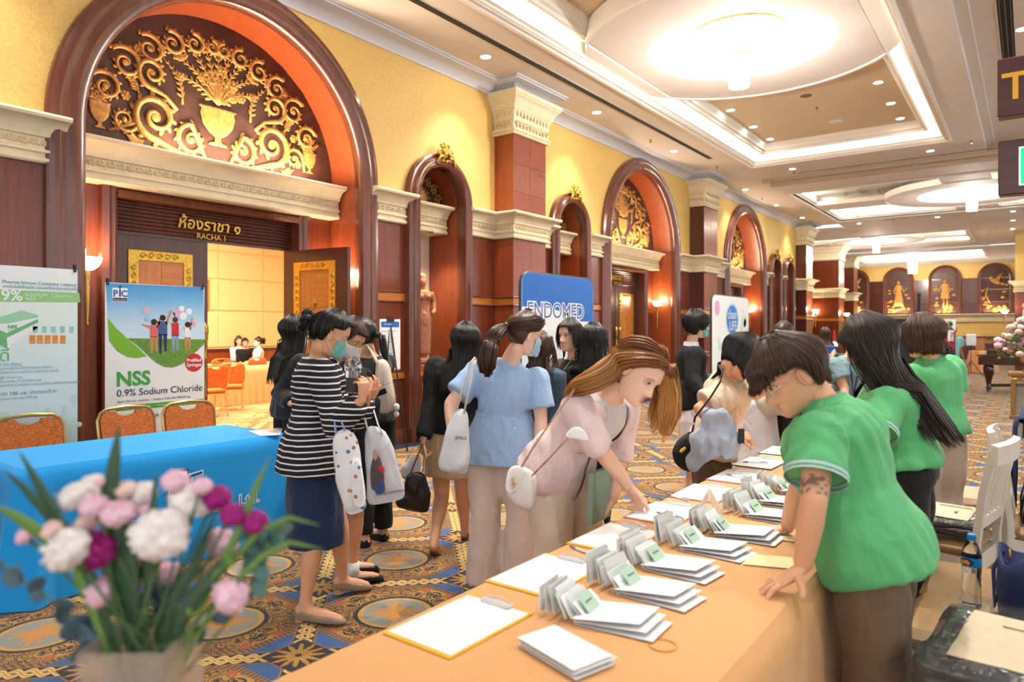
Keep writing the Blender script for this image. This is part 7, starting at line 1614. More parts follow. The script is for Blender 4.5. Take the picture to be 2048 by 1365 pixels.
MASKB, MASKG, MASKW = fabric('blue_mask', (166, 208, 232), .1), fabric('mint_mask', (120, 200, 190), .1), fabric('white_mask', (238, 238, 240), .1)
SUITB = fabric('black_suiting', (15, 15, 18), sheen=0); SHOEB = mat('black_leather', (18, 18, 20), .35); SNEAK = mat('white_sneaker', (228, 226, 224), .5); TAUPE = mat('taupe_leather', (150, 130, 112), .45)
GREEN = fabric('green_polo', (92, 182, 118), .2, 320); PALEST = fabric('pale_grey_trim', (190, 206, 214))
CREAMT = fabric('cream_trouser', (224, 208, 190)); WHT = fabric('white_cotton', (236, 236, 242))
# --- person in the striped jacket
p = Person('person in black and white striped jacket and navy skirt sipping from a clear cup', pt(624, 895, 3.74), pt(640, 712, 3.72), cv(.92, .38), pt(661, 668, 3.66), cv(.84, .38, -.38), cv(.3, .1, .95), SK2, 1.0, hipw=.085)
p.arm('R', pt(672, 852, 3.5), pt(724, 800, 3.42), cv(.15, -.1, 1), cv(-.8, .5, .1), curl=(.75, .75, .8, .85), spread=.03, thumb=(.9, .2)).arm('L', pt(705, 850, 3.85), pt(735, 800, 3.72), cv(0, -.4, 1), cv(-.6, -.4, 0), curl=(.6, .6, .6, .6))
p.leg('R', pt(628, 1070, 3.62), pt(610, 1212, 3.6), ptz(680, 1240, .03)).leg('L', pt(678, 1050, 3.85), pt(684, 1155, 3.95), ptz(735, 1172, .03)).body(.011)
p.top(stripe_fabric('navy_white_stripe', (26, 26, 36), (232, 232, 236), .0295, .27), -.26, .028, (1.86, 1.86), .035, .009, .006, 4, 'striped_jacket', bust=.02)
p.skirt(fabric('navy_skirt', (18, 40, 80)), .50, (.176, .185), (.13, .15), drift=cv(.3, 0) * .02); p.shoes(TAUPE, .024)
p.cap(HBLACK, .012, .075, .036, -.05, vol=.004); p.comb(HBLACK, (0, 0, 0), .014, .075, .036, -.05, seed=3, vol=.004)
b = p.head + p.HM @ Vector((0, -.135, .015)); p.lock(HBLACK, [b + p.HM @ Vector((.045 * math.cos(q), -.01, .045 * math.sin(q))) for q in (k * .8 for k in range(9))], [.022] * 9, 46, .007, 5, 'hair_bun'); p.mask(MASKG)
d = empty('drink_cup', pt(706, 786, 3.44), 0, 'clear domed plastic cup of iced coffee held by the striped jacket wearer', 'cup'); put('cup_body', MB().lathe((0, 0, 0), [(.028, 0), (.031, .01), (.042, .12), (.043, .125)], 22, cap=False), mat('cup_plastic', (236, 240, 242), .05, trans=.95), d, 40); put('coffee', MB().lathe((0, 0, 0), [(.027, .004), (.036, .075)], 20), mat('iced_coffee', (70, 36, 22), .2), d); put('dome_lid', MB().lathe((0, 0, 0), [(.044, .122), (.044, .13), (.04, .155), (.025, .175), (.008, .18)], 22), MATS['cup_plastic'], d, 60); put('ice', MB().box((-.02, -.02, .078), (.018, .018, .11)), MATS['cup_plastic'], d)
def print_spots(name, base, cols, sc=26):
    t = NT(name); v = t.n('TexVoronoi', i_Scale=float(sc)); t.l(t.coord(), v.inputs[0]); f = t.math('LESS_THAN', v.outputs[0], .26); sp = t.n('SeparateColor'); t.l(v.outputs[1], sp.inputs[0])
    t.l(t.mix(f, lin(base), t.ramp(sp.outputs[0], [(0, lin(cols[0])), (.35, lin(cols[1])), (.7, lin(cols[2]))], 'CONSTANT')), t.b.inputs['Base Color']); t.b.inputs['Roughness'].default_value = .7; return t.m
PRINTB = print_spots('small_print_canvas', (232, 234, 240), ((176, 120, 96), (96, 120, 160), (206, 150, 110)))
d = bag('printed_bag', [(668, 872), (690, 858), (715, 870), (736, 1010), (726, 1024), (700, 1031), (690, 1024), (672, 960), (664, 900)], 3.42, .07, PRINTB, 'white bag with tiny printed figures hanging from the striped sleeve', seed=2); stick(d, 'pocket', [(700, 922), (722, 912), (732, 1004), (724, 1016), (706, 1012)], 3.38, .02, PRINTB)
strap(d, [(672, 875, 3.42), (670, 845, 3.42), (676, 822, 3.44), (684, 846, 3.40), (690, 862, 3.40)], .007, fabric('sky_strap', (150, 190, 232)))
# --- colleague behind her
p = Person('person with glasses and white mask in dark clothes close behind the striped jacket', pt(700, 870, 4.2), pt(684, 722, 4.18), cv(.85, .3), pt(697, 676, 4.1), cv(.72, -.25, -.45), cv(.2, 0, .95), SK2)
p.arm('R', pt(712, 820, 3.98), pt(728, 800, 3.82), cv(.4, -.3, .5), cv(-.4, .4, .3)).arm('L', pt(735, 830, 4.25), pt(742, 800, 4.05), cv(.3, -.2, .6), cv(0, 0, 1)).stand(.0).body(.012); p.face = True
p.top(fabric('white_lace', (226, 224, 226)), .0, .012, (0, 0), seed=8, name='blouse'); p.top(SUITB, -.30, .024, (1.85, 1.85), .02, seed=9, name='dark_jacket', t1=.93, bust=.0); p.skirt(SUITB, .42, (.17, .18), (.12, .13)); p.shoes(SHOEB, .01, SHOEB)
p.cap(HBROWN, .011, .062, .0, -.07); p.comb(HBROWN, (0, .01, .02), .013, .062, .0, -.07, seed=6); p.mask(MASKW, kn95=True).glasses(BRASS)
for sd in 'RL': a = p.loc(p.J['an' + sd]); put('sock', MB().tube([a + Vector((0, 0, .06)), a - Vector((0, 0, .03))], [.042, .044], 12), MASKW, p.e, 'all')
TOTEW = fabric('white_tote_canvas', (226, 230, 238), .2, 180)
d = bag('photo_tote', [(730, 862), (745, 850), (778, 868), (812, 985), (806, 1000), (742, 1012), (735, 1005), (733, 940)], 3.72, .05, TOTEW, 'white tote with a child photo print hanging beside the striped jacket', seed=3)
strap(d, [(736, 862, 3.72), (728, 830, 3.74), (738, 790, 3.8), (756, 850, 3.70), (766, 870, 3.70)], .007, TOTEW)
for pts, c in (([(740, 935), (752, 900), (764, 925), (770, 960), (764, 975), (742, 985)], (96, 76, 84)), ([(744, 968), (766, 950), (772, 985), (752, 992)], (60, 84, 140)), ([(752, 925), (770, 935), (768, 950), (750, 944)], (200, 60, 70)), ([(744, 905), (752, 896), (758, 915), (750, 930)], (206, 160, 140))): stick(d, 'photo_print', pts, 3.684, .006, mat('tote_print_%d' % c[0], c, .6))
put_text('a small adventure', .022, mat('tote_print_60', (60, 84, 140), .6), d, pix(d, 752, 993, 3.68), RC + UPV * .18, UPV, align='LEFT')
# --- backpack woman
p = Person('person in black tee with a cream backpack looking at her phone', pt(748, 830, 4.9), pt(738, 712, 4.88), cv(-.75, .5), pt(727, 672, 4.82), cv(-.8, .5, -.15), UPV, SK2)
p.arm('L', pt(742, 775, 4.68), pt(738, 790, 4.5), cv(.1, -.8, .2), cv(.2, .2, 1)).arm('R', pt(715, 780, 5.0), pt(725, 790, 4.8)).stand().body(.013); p.top(fabric('black_tee', (30, 30, 36)), -.12, .016, (.62, .62), seed=11); p.trousers(SUITB, seed=12); p.shoes(SHOEB)
p.cap(HBLACK, .013, .064, .0, -.07); b = p.head + p.HM @ Vector((0, -.11, -.01)); p.lock(HBLACK, [b, b + cv(.6, -.2, -.2) * .05, b + cv(.5, -.3, -.9) * .14, b + cv(.5, -.3, -1) * .22], [.02, .024, .02, .006], 34, .006, 7, 'ponytail')
BKP = fabric('cream_backpack', (224, 212, 196), .25, 200)
d = bag('backpack', [(752, 725), (764, 718), (778, 728), (790, 775), (794, 800), (786, 822), (768, 829), (752, 822), (746, 790)], 4.66, .12, BKP, 'cream backpack worn over the black tee', seed=5); strap(d, [(756, 728, 4.62), (745, 706, 4.70), (734, 690, 4.75), (722, 704, 4.70), (718, 724, 4.72)], .012, BKP); strap(d, [(782, 765, 4.6), (770, 770, 4.585), (756, 772, 4.6)], .003, BRASS, 'zip')
put('charm', MB().ell(pix(d, 793, 815, 4.56), (.022, .02, .026), 12, 8).ell(pix(d, 793, 829, 4.56), (.018, .016, .02), 12, 8), MASKW, d, 'all')
d = empty('phone', pt(752, 789, 4.42), TH, 'dark phone in the hand of the backpack wearer', 'phone'); put('case', MB().bbox((-.07, -.006, -.018), (.07, .006, .018), .004), BLACKP, d); d.rotation_euler[1] = -.35; put('screen', MB().box((-.064, -.0075, -.015), (.064, -.006, .015)), mat('phone_screen', (40, 44, 66), .1), d)
# --- long black hair by the open door
p = Person('person with long straight black hair in black by the open door leaf', pt(580, 820, 5.4), pt(582, 705, 5.38), cv(.7, .6), pt(588, 664, 5.35), cv(.8, .5, -.05), UPV, SK2)
p.arm('R', pt(560, 790, 5.25), pt(585, 810, 5.1)).arm('L', pt(610, 780, 5.4), pt(610, 810, 5.3)).stand().body(.014); p.top(fabric('black_knit', (24, 24, 28)), -.12, .022, (1.85, 1.85), seed=13); p.trousers(SUITB, seed=14); p.shoes(SHOEB); p.cap(HBLACK, .014, .06, -.02, -.09)
p.comb(HBLACK, (.0, .30, .36), .014, .06, -.02, -.09, cv(-.12, -.15, -1), 520, .003, 8, .006); p.mask(MASKW).glasses()
p = Person('dark-haired person half hidden behind the striped jacket', pt(640, 830, 5.7), pt(634, 705, 5.7), cv(.5, .8), pt(632, 662, 5.65), cv(.5, .8, 0), UPV, SK2); p.stand().body(.016); p.top(SUITB, -.12, .02, (0, 0), seed=15); p.trousers(SUITB, seed=16); p.shoes(SHOEB); p.cap(HDARK, .015, .06, .0, -.09)
# --- black blazer, beige skirt
p = Person('person in black blazer and beige skirt walking away with bags', pt(902, 845, 4.8), pt(918, 722, 4.76), cv(.25, .97), pt(931, 683, 4.72), cv(.45, .85, -.15), UPV, SK2, 1.0)
p.arm('L', pt(862, 810, 4.72), pt(846, 882, 4.6), cv(-.1, 0, -1), cv(.9, .3, 0), curl=(.9, .9, .95, 1.0), thumb=(.5, .5)).arm('R', pt(955, 810, 4.75), pt(945, 870, 4.65)).leg('L', pt(884, 990, 4.85), pt(868, 1085, 4.62), ptz(873, 1098, .012)).leg('R', pt(925, 980, 4.85), pt(930, 1060, 5.0), ptz(935, 1068, .03)).body(.0115)
p.J['toL'] = p.J['anL'] + cv(.1, .5, -.85) * .12; p.top(SUITB, -.13, .024, (1.9, 1.9), .012, seed=17, name='blazer', bust=0); p.skirt(fabric('beige_skirt', (210, 180, 148)), .36, (.178, .185), (.135, .15), seed=18); p.shoes(mat('bronze_leather', (166, 122, 84), .3, .3), 0)
p.cap(HBLACK, .014, .06, -.02, -.09); p.comb(HBLACK, (.0, .28, .34), .014, .06, -.02, -.09, cv(-.22, -.22, -1), 560, .003, 9, .006)
LBLK = mat('black_bag_leather', (22, 20, 22), .35, bump=.15, bump_scale=20)
d = bag('black_handbag', [(815, 948), (848, 942), (862, 990), (858, 1030), (800, 1018), (790, 1006), (806, 985)], 4.55, .08, LBLK, 'black leather handbag hanging from the hand of the blazer wearer', seed=6); strap(d, [(820, 950, 4.55), (836, 910, 4.56), (846, 888, 4.56), (848, 910, 4.55), (846, 945, 4.55)], .007, fabric('taupe_strap', (120, 104, 96)))
d = bag('small_printed_bag', [(800, 935), (822, 915), (840, 905), (842, 950), (812, 962), (803, 955)], 4.66, .06, PRINTB, 'small blue-topped printed bag behind the black handbag', seed=7); strap(d, [(808, 930, 4.66), (826, 898, 4.66), (845, 884, 4.64), (838, 905, 4.66)], .006, MATS['sky_strap'])
# --- blue blouse with ponytail
SKY = fabric('sky_blue_blouse', (158, 192, 232), .1)
p = Person('person in sky blue blouse with brown ponytail and blue mask seen from behind', pt(1003, 882, 3.92), pt(1015, 728, 3.9), cv(.28, .96), pt(1049, 668, 3.84), cv(.86, .48, -.18), cv(.1, 0, 1), SK1, 1.02, sw=.172)
p.arm('L', pt(900, 808, 3.86), pt(908, 888, 3.76)).arm('R', pt(1082, 838, 3.84), pt(1078, 935, 3.72), cv(0, -.1, -1), cv(-.9, .3, 0)).leg('L', pt(972, 1030, 3.95), pt(966, 1165, 4.0), ptz(972, 1185, .03)).leg('R', pt(1042, 1025, 3.9), pt(1040, 1160, 3.95), ptz(1044, 1180, .03)).body(.0105)
p.top(SKY, -.26, .02, (.72, .72), .045, .009, .005, 21, 'blouse', bust=.0, axis=(1, 1, .25)); p.trousers(fabric('blush_trouser', (226, 206, 196)), .024, .98, .03, seed=22); p.shoes(SNEAK)
c, r, f = p.ax(.33); put('waist_band', MB().rings([[x for x in ring_pts(p.loc(c) + p.up * dz, r, f, .158, .124, 32)] for dz in (-.022, .022)], cap=False), SKY, p.e, 'all'); put('button', MB().ell(p.loc(pt(1029, 858, 3.77)), (.008, .003, .008), 10, 6), mat('pearl_button', (226, 236, 250), .2), p.e)
m = MB(); c, r, f = p.ax(.96); m.rings([ring_pts(p.loc(c + p.up * dz), r, f, w_, d_, 28) for dz, w_, d_ in ((-.02, .098, .085), (.02, .075, .07), (.045, .068, .064), (.045, .058, .055), (.0, .062, .06))], cap=False); put('collar', m, SKY, p.e, 'all')
p.cap(HBROWN, .013, .066, .02, -.06, vol=.004)
for sd_, sg in ((1, 30), (-1, 31)): p.lock(HBROWN, [p.head + p.HM @ Vector(v) for v in ((sd_ * .02, .075, .085), (sd_ * .07, .02, .065), (sd_ * .055, -.06, .035), (0, -.115, .02))], [.02, .045, .04, .02], 70, .0055, sg)
b = p.head + p.HM @ Vector((0, -.118, .02)); put('hair_tie', MB().tube([b + p.HM @ Vector((.016 * math.cos(q), -.006, .016 * math.sin(q))) - p.base for q in (2 * PI * k / 12 for k in range(12))], .005, 6, closed=True), mat('pearl_tie', (230, 224, 214), .3), p.e)
p.lock(HBROWN, [b, pt(992, 668, 3.72), pt(975, 705, 3.66), pt(975, 740, 3.66), pt(985, 748, 3.67)], [.018, .04, .052, .045, .012], 120, .0055, 32, 'ponytail'); p.mask(MASKB).glasses()
d = bag('white_tote', [(906, 822), (924, 815), (938, 835), (940, 935), (932, 948), (884, 944), (874, 930), (890, 870)], 3.62, .07, TOTEW, 'plain white tote on the left shoulder of the blue blouse wearer', seed=8); strap(d, [(912, 826, 3.62), (925, 780, 3.66), (940, 728, 3.74), (950, 716, 3.82)], .008, fabric('beige_strap', (206, 190, 176))); strap(d, [(928, 828, 3.6), (938, 780, 3.64), (950, 730, 3.72), (956, 716, 3.82)], .008, MATS['beige_strap']); put_text('SMILE', .024, PNAVY, d, pix(d, 922, 880, 3.57), RC, UPV)
# --- hidden woman, maroon woman, black-haired woman, suit
p = Person('person with long brown hair half hidden behind the blue blouse', pt(1092, 850, 4.7), pt(1084, 735, 4.7), cv(.4, .8), pt(1080, 700, 4.7), cv(.6, .7, 0), UPV, SK2, .96); p.stand().body(.015); p.top(fabric('teal_denim', (52, 76, 98)), -.15, .022, (0, 0), seed=33); p.trousers(SUITB, seed=34); p.shoes(SNEAK); p.cap(HBROWN, .014, .06, -.02, -.09); p.comb(HBROWN, (.0, .25, .34), .014, .06, -.02, -.09, cv(.05, -.2, -1), 400, .003, 10)
p = Person('person in maroon cardigan with green lanyard facing the hall by the blue banner', pt(1168, 840, 5.35), pt(1150, 716, 5.32), cv(-.65, -.7), pt(1140, 672, 5.24), cv(-.68, -.7, -.05), UPV, SK1, 1.0)
p.arm('L', pt(1180, 790, 5.2), pt(1128, 772, 5.0), cv(-1, -.1, .05), cv(0, 0, -1)).arm('R', pt(1128, 790, 5.4), pt(1110, 775, 5.15), cv(-.8, -.5, 0), cv(.3, 0, -1)).stand().body(.012); p.top(fabric('maroon_knit', (58, 26, 30)), -.14, .018, (1.5, 1.5), seed=35, name='cardigan'); p.trousers(SUITB, seed=36); p.shoes(SHOEB)
p.cap(HDARK, .013, .07, .03, -.09); p.comb(HDARK, (.0, .13, .16), .014, .07, .03, -.09, seed=11, out=.018)
put('lanyard', MB().tube([p.loc(pt(1146, 716, 5.2)), p.loc(pt(1128, 740, 5.1)), p.loc(pt(1120, 770, 5.12))], .006, 6, flat=.3), fabric('green_ribbon', (20, 120, 70)), p.e); put('watch', MB().tube([p.loc(pt(1134, 774, 5.03)), p.loc(pt(1139, 775, 5.05))], [.034, .034], 14), SHOEB, p.e)
p = Person('person with straight black hair and white mask before the maroon cardigan', pt(1178, 850, 4.85), pt(1178, 727, 4.83), cv(.6, .75), pt(1186, 684, 4.8), cv(.86, .42, -.1), UPV, SK2)
p.arm('R', pt(1150, 800, 4.7), pt(1175, 830, 4.5)).stand().body(.013); p.top(SUITB, -.14, .022, (1.9, 0), seed=37, name='black_jacket'); p.trousers(SUITB, seed=38); p.shoes(SHOEB); p.cap(HBLACK, .014, .06, -.02, -.09); p.comb(HBLACK, (.0, .15, .19), .014, .06, -.02, -.09, seed=13, n=520, out=.01)
p.mask(MASKW, kn95=True).glasses()
# --- blonde in the pink cardigan
PINK = fabric('pale_pink_knit', (240, 216, 216), .35, 150)
p = Person('person with long blonde-tipped hair in pink cardigan bending over a clipboard', pt(1118, 935, 3.16), pt(1222, 787, 2.97), Vector((1, -.05, 0)), pt(1279, 748, 2.83), cv(.47, -.68, -.56), cv(.42, .0, .9), SK1, 1.0, sw=.16, hipw=.09, sf=Vector((1, -.15, 0)), spine_bulge=.02)
p.arm('R', pt(1192, 888, 2.80), pt(1258, 975, 2.88), cv(.55, .12, -.8), cv(-.6, -.55, -.5), curl=((.25, .2, .15), (.7, .8, .5), (.8, .9, .6), (.9, .9, .6)), spread=.05, thumb=(.45, .6)).arm('L', pt(1238, 915, 3.14), pt(1225, 1002, 3.08), cv(-.5, -.15, -.85), cv(-.65, .2, .5), curl=(.55, .6, .65, .7), thumb=(.7, .3))
p.leg('R', pt(1108, 1090, 3.08), ptz(1085, 1290, .08), ptz(1130, 1300, .03)).leg('L', pt(1180, 1080, 3.22), ptz(1180, 1245, .08), ptz(1220, 1255, .03)).body(.009, .0032)
p.top(WHT, .0, .006, (0, 0), voxel=.009, seed=40, name='white_tee', bust=.03); p.trousers(CREAMT, .026, .98, .035, seed=41, top=.15)
def cardigan(p):
    o = p.top(PINK, -.10, .017, (1.12, 1.12), .02, .0085, .006, 42, 'pink_cardigan', bust=.03, t1=.95); me = o.data       # opened down the front
    bm = bmesh.new(); bm.from_mesh(me); c0, r0, f0 = p.ax(.0); dele = []
    for f in bm.faces:
        q = f.calc_center_median() + p.base - p.pel; t = q.dot(p.up) / (p.neck - p.pel).length; c, r, fw = p.ax(t); e = f.calc_center_median() + p.base - c
        if e.dot(fw) > .03 and abs(e.dot(r)) < lerp(.012, .075, sstep(.25, .9, t)) and t > -.2: dele.append(f)
    bmesh.ops.delete(bm, geom=dele, context='FACES'); bm.to_mesh(me); bm.free(); o.modifiers.new('t', 'SOLIDIFY').thickness = .006
cardigan(p); p.shoes(SNEAK)
put('cuff', MB().tube([p.loc(pt(1186, 868, 2.83)), p.loc(pt(1199, 897, 2.81))], [.062, .058], 16), PINK, p.e, 'all')
H = p.head; q = lambda x, y, z: H + p.HM @ Vector((x, y, z))
p.cap(HRED, .012, .078, .05, -.08, vol=.003)
p.lock(HRED, [q(-.005, .07, .098), q(.045, .045, .088), q(.082, -.005, .045), q(.075, -.06, -.02), pt(1190, 760, 2.80), pt(1155, 776, 2.84), pt(1128, 800, 2.92)], [.012, .03, .035, .05, .05, .038, .012], 170, .0045, 50, tip=(-.2, .75))
p.lock(HRED, [q(.0, .04, .115), q(.05, -.02, .10), q(.07, -.08, .05), pt(1225, 740, 2.84), pt(1180, 758, 2.86), pt(1140, 778, 2.93)], [.02, .045, .045, .05, .04, .015], 130, .0045, 51, tip=(-.2, .6))
p.lock(HRED, [q(-.01, .08, .095), q(-.06, .08, .075), pt(1334, 735, 2.80), pt(1340, 785, 2.82), pt(1338, 830, 2.83), pt(1326, 885, 2.84)], [.012, .03, .035, .04, .045, .015], 150, .0045, 52, tip=(-.1, 1.0))
p.lock(HRED, [q(.0, .03, .118), q(-.05, -.03, .10), q(-.085, -.03, .03), pt(1322, 790, 2.95), pt(1318, 830, 2.92), pt(1306, 868, 2.9)], [.02, .045, .04, .045, .045, .018], 110, .0045, 53, tip=(-.1, .9))
d = empty('tablet_case', pt(1196, 990, 3.02), 0, 'sage green tablet folder held upright by the pink cardigan wearer', 'tablet'); ax_, ay_, az_ = cv(.55, .83), cv(.83, -.55), cv(.03, 0, 1); SAGE = fabric('sage_cover', (140, 168, 148), .2)
put('cover', MB().obox((0, 0, 0), ax_ * .085, ay_ * .004, az_ * .108).obox(ay_ * .018, ax_ * .085, ay_ * .003, az_ * .108).obox(-ax_ * .085 + ay_ * .009, ax_ * .004, ay_ * .012, az_ * .108), SAGE, d); put('tablet', MB().obox(ay_ * .010, ax_ * .078, ay_ * .0035, az_ * .10), mat('tablet_silver', (216, 220, 222), .3, .6), d)
IVL = mat('ivory_leather', (232, 226, 222), .4, bump=.1, bump_scale=16)
d = bag('chain_handbag', [(1018, 940), (1030, 930), (1060, 940), (1074, 958), (1070, 1026), (1030, 1014), (1008, 985)], 2.86, .075, IVL, 'ivory quilted handbag on a gold chain at the hip of the pink cardigan wearer', seed=9, power=.35)
stick(d, 'flap', [(1016, 938), (1034, 930), (1062, 944), (1050, 962), (1022, 990), (1010, 978)], 2.815, .012, IVL)
put('monogram', MB().tube([pix(d, u, v, 2.80) for u, v in ((1022, 962), (1028, 955), (1024, 972), (1030, 966), (1026, 978))], .0022, 6), GOLD, d)
def chain(d, pts, n, r=.0035):
    P = [pix(d, *p_) for p_ in pts]; L = [0]
    for a, b in zip(P, P[1:]): L.append(L[-1] + (b - a).length)
    m = MB()
    for k in range(n):
        s_ = L[-1] * k / (n - 1); i = max(j for j in range(len(L)) if L[j] <= s_ + 1e-9); i = min(i, len(P) - 2); t = (s_ - L[i]) / (L[i + 1] - L[i]); c = P[i].lerp(P[i + 1], t); dr = (P[i + 1] - P[i]).normalized(); x = dr.cross(FC if k % 2 else UPV).normalized()
        m.tube([c + dr * math.cos(q_) * r * 1.7 + x * math.sin(q_) * r for q_ in (2 * PI * j / 8 for j in range(8))], r * .38, 4, closed=True)
    o = put('chain', m, mat('rose_gold', (214, 170, 140), .3, .8), d, 'all'); o['kind'] = 'stuff'
chain(d, [(1042, 936, 2.82), (1070, 890, 2.78), (1105, 840, 2.75), (1140, 792, 2.76), (1160, 765, 2.84)], 70); chain(d, [(1064, 952, 2.82), (1098, 918, 2.72), (1128, 885, 2.69), (1150, 860, 2.70)], 46)
tag(put('spare_mask', pouch([(1131, 868), (1145, 855), (1160, 854), (1172, 866), (1178, 882), (1164, 880), (1134, 876)], 2.66, .01, 5, .004), MASKW, None, 'all'), 'folded white face mask hanging at the elbow of the pink cardigan', 'mask')
# --- black suit
p = Person('person in black suit jacket with mint mask and short black hair by the bubble banner', pt(1382, 800, 6.35), pt(1382, 690, 6.33), cv(.85, -.1), pt(1393, 650, 6.3), cv(.97, .1, 0), UPV, SK1, 1.03); p.arm('R', pt(1385, 755, 6.1), pt(1402, 790, 6.0)).arm('L', pt(1400, 755, 6.5), pt(1410, 790, 6.4)).stand(.02).body(.013)
p.top(SUITB, -.16, .026, (1.92, 1.92), .0, seed=60, name='suit_jacket', bust=0); p.trousers(fabric('white_culottes', (226, 220, 226)), .05, .55, .03, seed=61); p.shoes(SNEAK); p.cap(HBLACK, .02, .03, -.03, -.07, vol=.006); p.comb(HBLACK, (.02, .02, .02), .022, .03, -.03, -.07, seed=15, vol=.006)
p.mask(MASKG)
c, r, f = p.ax(1.0); put('collar', MB().rings([ring_pts(p.loc(c + p.up * dz), r, f, w_, w_ * .95, 20) for dz, w_ in ((-.03, .078), (.02, .07), (.03, .062))], cap=False), WHT, p.e, 'all')
# --- beige shirt bending
BEIGE = fabric('beige_shirt', (224, 196, 170), .1)
p = Person('person with black bob in beige shirt bending over the table, jacket over her arm', pt(1424, 892, 4.12), pt(1462, 752, 3.98), Vector((.96, .25, 0)), pt(1481, 712, 3.86), cv(.7, .2, -.6), cv(.5, .1, .85), SK2, 1.0)
p.arm('R', pt(1396, 818, 3.82), pt(1466, 868, 3.68), cv(.9, 0, -.15), cv(-.1, .5, -.9), curl=(.6, .65, .7, .7)).arm('L', pt(1510, 790, 3.98), pt(1545, 768, 3.78)).stand(.02).body(.0115); p.top(BEIGE, -.10, .022, (.75, .75), .012, seed=63, amp=.006); p.trousers(fabric('umber_trouser', (104, 80, 60)), .03, .97, .02, seed=64); p.shoes(SNEAK)
p.cap(HBLACK, .014, .05, -.02, -.085, vol=.006); p.comb(HBLACK, (.08, .12, .06), .018, .05, -.02, -.085, seed=65, n=620, r=.0028, vol=.008, out=.006)
put('collar', MB().rings([ring_pts(p.loc(p.ax(1.0)[0] + p.up * dz), p.ax(1)[1], p.ax(1)[2], w_, w_ * .95, 20) for dz, w_ in ((-.03, .085), (.01, .075), (.02, .066))], cap=False), BEIGE, p.e, 'all')
GREYB = fabric('grey_blue_cotton', (168, 178, 198), .1)
tag(put('draped_jacket', fold(pouch([(1402, 826), (1425, 812), (1462, 832), (1478, 862), (1472, 890), (1464, 922), (1445, 908), (1420, 918), (1398, 945), (1372, 940), (1368, 915), (1390, 890)], 3.66, .07, 20, .02, 4, .3).mesh('draped_jacket', 'all'), .02, 5, 1.5, (1, 1, .6)), GREYB), 'pale grey-blue jacket folded over the beige shirt sleeve', 'jacket')
d = bag('black_sling_bag', [(1378, 862), (1395, 868), (1402, 900), (1392, 938), (1375, 946), (1350, 930), (1343, 905), (1352, 885)], 3.78, .10, fabric('black_nylon', (20, 20, 24)), 'black sling bag with a yellow tag under the draped jacket', seed=11); strap(d, [(1384, 868, 3.76), (1390, 835, 3.74), (1418, 800, 3.72), (1440, 765, 3.74), (1446, 742, 3.82), (1438, 732, 3.95)], .012, MATS['black_nylon']); stick(d, 'yellow_tag', [(1358, 902), (1370, 893), (1373, 898), (1362, 908)], 3.722, .006, flat('yellow', (240, 180, 30))); put('buckle', MB().obox(pix(d, 1382, 848, 3.72), RC * .018, FC * .004, UPV * .006), mat('steel', (200, 200, 204), .3, .8), d)
d = empty('phone', pt(1480, 872, 3.62), TH + .5, 'black phone gripped under the draped jacket', 'phone'); put('case', MB().bbox((-.012, -.006, -.04), (.03, .006, .035), .004), BLACKP, d)
# --- pale skirt bending, head behind the green polo
p = Person('person in long pale grey skirt and pleated white top leaning over beyond the table', pt(1512, 806, 5.75), pt(1588, 790, 5.45), cv(.95, -.2), pt(1628, 752, 5.35), cv(.9, .1, -.4), cv(.3, 0, .95), SK2, 1.0); p.stand().body(.014); p.top(fabric('pleated_white', (230, 222, 212)), -.05, .03, (0, 0), seed=70); p.skirt(fabric('pale_grey_skirt', (206, 200, 202)), .72, (.18, .27), (.14, .24), seed=71); p.shoes(SNEAK); p.cap(HBROWN, .015, .06, .0, -.09); p.comb(HBROWN, (.05, .08, .05), .016, .06, 0, -.09, seed=72)
p = Person('dark-haired person standing behind the pale skirt, only the head showing', pt(1566, 800, 6.6), pt(1566, 700, 6.6), cv(.6, .6), pt(1568, 668, 6.6), cv(.7, .4, .05), UPV, SK2, 1.0); p.stand().body(.016); p.top(SUITB, -.12, .02, (0, 0), seed=73); p.trousers(SUITB, seed=74); p.shoes(SHOEB); p.cap(HDARK, .012, .07, .03, -.09)
# --- green polos
def polo(p, seed, hem=-.16, sl=(.60, .60), **kw):
    o = p.top(GREEN, hem, kw.pop('ease', .024), sl, kw.pop('flare', .012), .0095, .008, seed, 'polo_shirt', **kw); k = p.k
    for sd, f in zip('RL', sl):
        if not f or 'el' + sd not in p.J: continue
        a, b = p.loc(p.J['sh' + sd]), p.loc(p.J['el' + sd]); e = a.lerp(b, f); dr = (b - a).normalized()
        for t, m_, w_ in ((-.008, GREEN, .083), (.0, PALEST, .084), (.008, GREEN, .084), (.014, PALEST, .084)): put('sleeve_trim', MB().tube([e + dr * (t - .004), e + dr * (t + .004)], [w_ * k, w_ * k], 20, cap=False), m_, p.e, 'all')
    c, r, f = p.ax(.985); m = MB(); m.rings([ring_pts(p.loc(c + p.up * dz), r, f, w_ * k, w_ * k * .95, 26) for dz, w_ in ((-.04, .105), (.0, .082), (.035, .070), (.035, .060), (-.01, .064))], cap=False); put('collar', m, GREEN, p.e, 'all')
    m = MB(); m.rings([ring_pts(p.loc(c + p.up * dz), r, f, w_ * k, w_ * k * .95, 26) for dz, w_ in ((.0352, .071), (.0352, .064), (.031, .0725))], cap=False); put('collar_trim', m, PALEST, p.e, 'all'); return o
BRT = fabric('olive_brown_chino', (112, 90, 66), .15)
p = Person('short-haired person in green polo leaning on the table on a tattooed arm', pt(1746, 1085, 2.14), pt(1650, 812, 2.2), Vector((-1, 0, 0)), pt(1582, 748, 2.2), cv(-.80, .05, -.58), cv(-.45, 0, .9), SK2, 1.03, sw=.175, hipw=.095, spine_bulge=-.02)
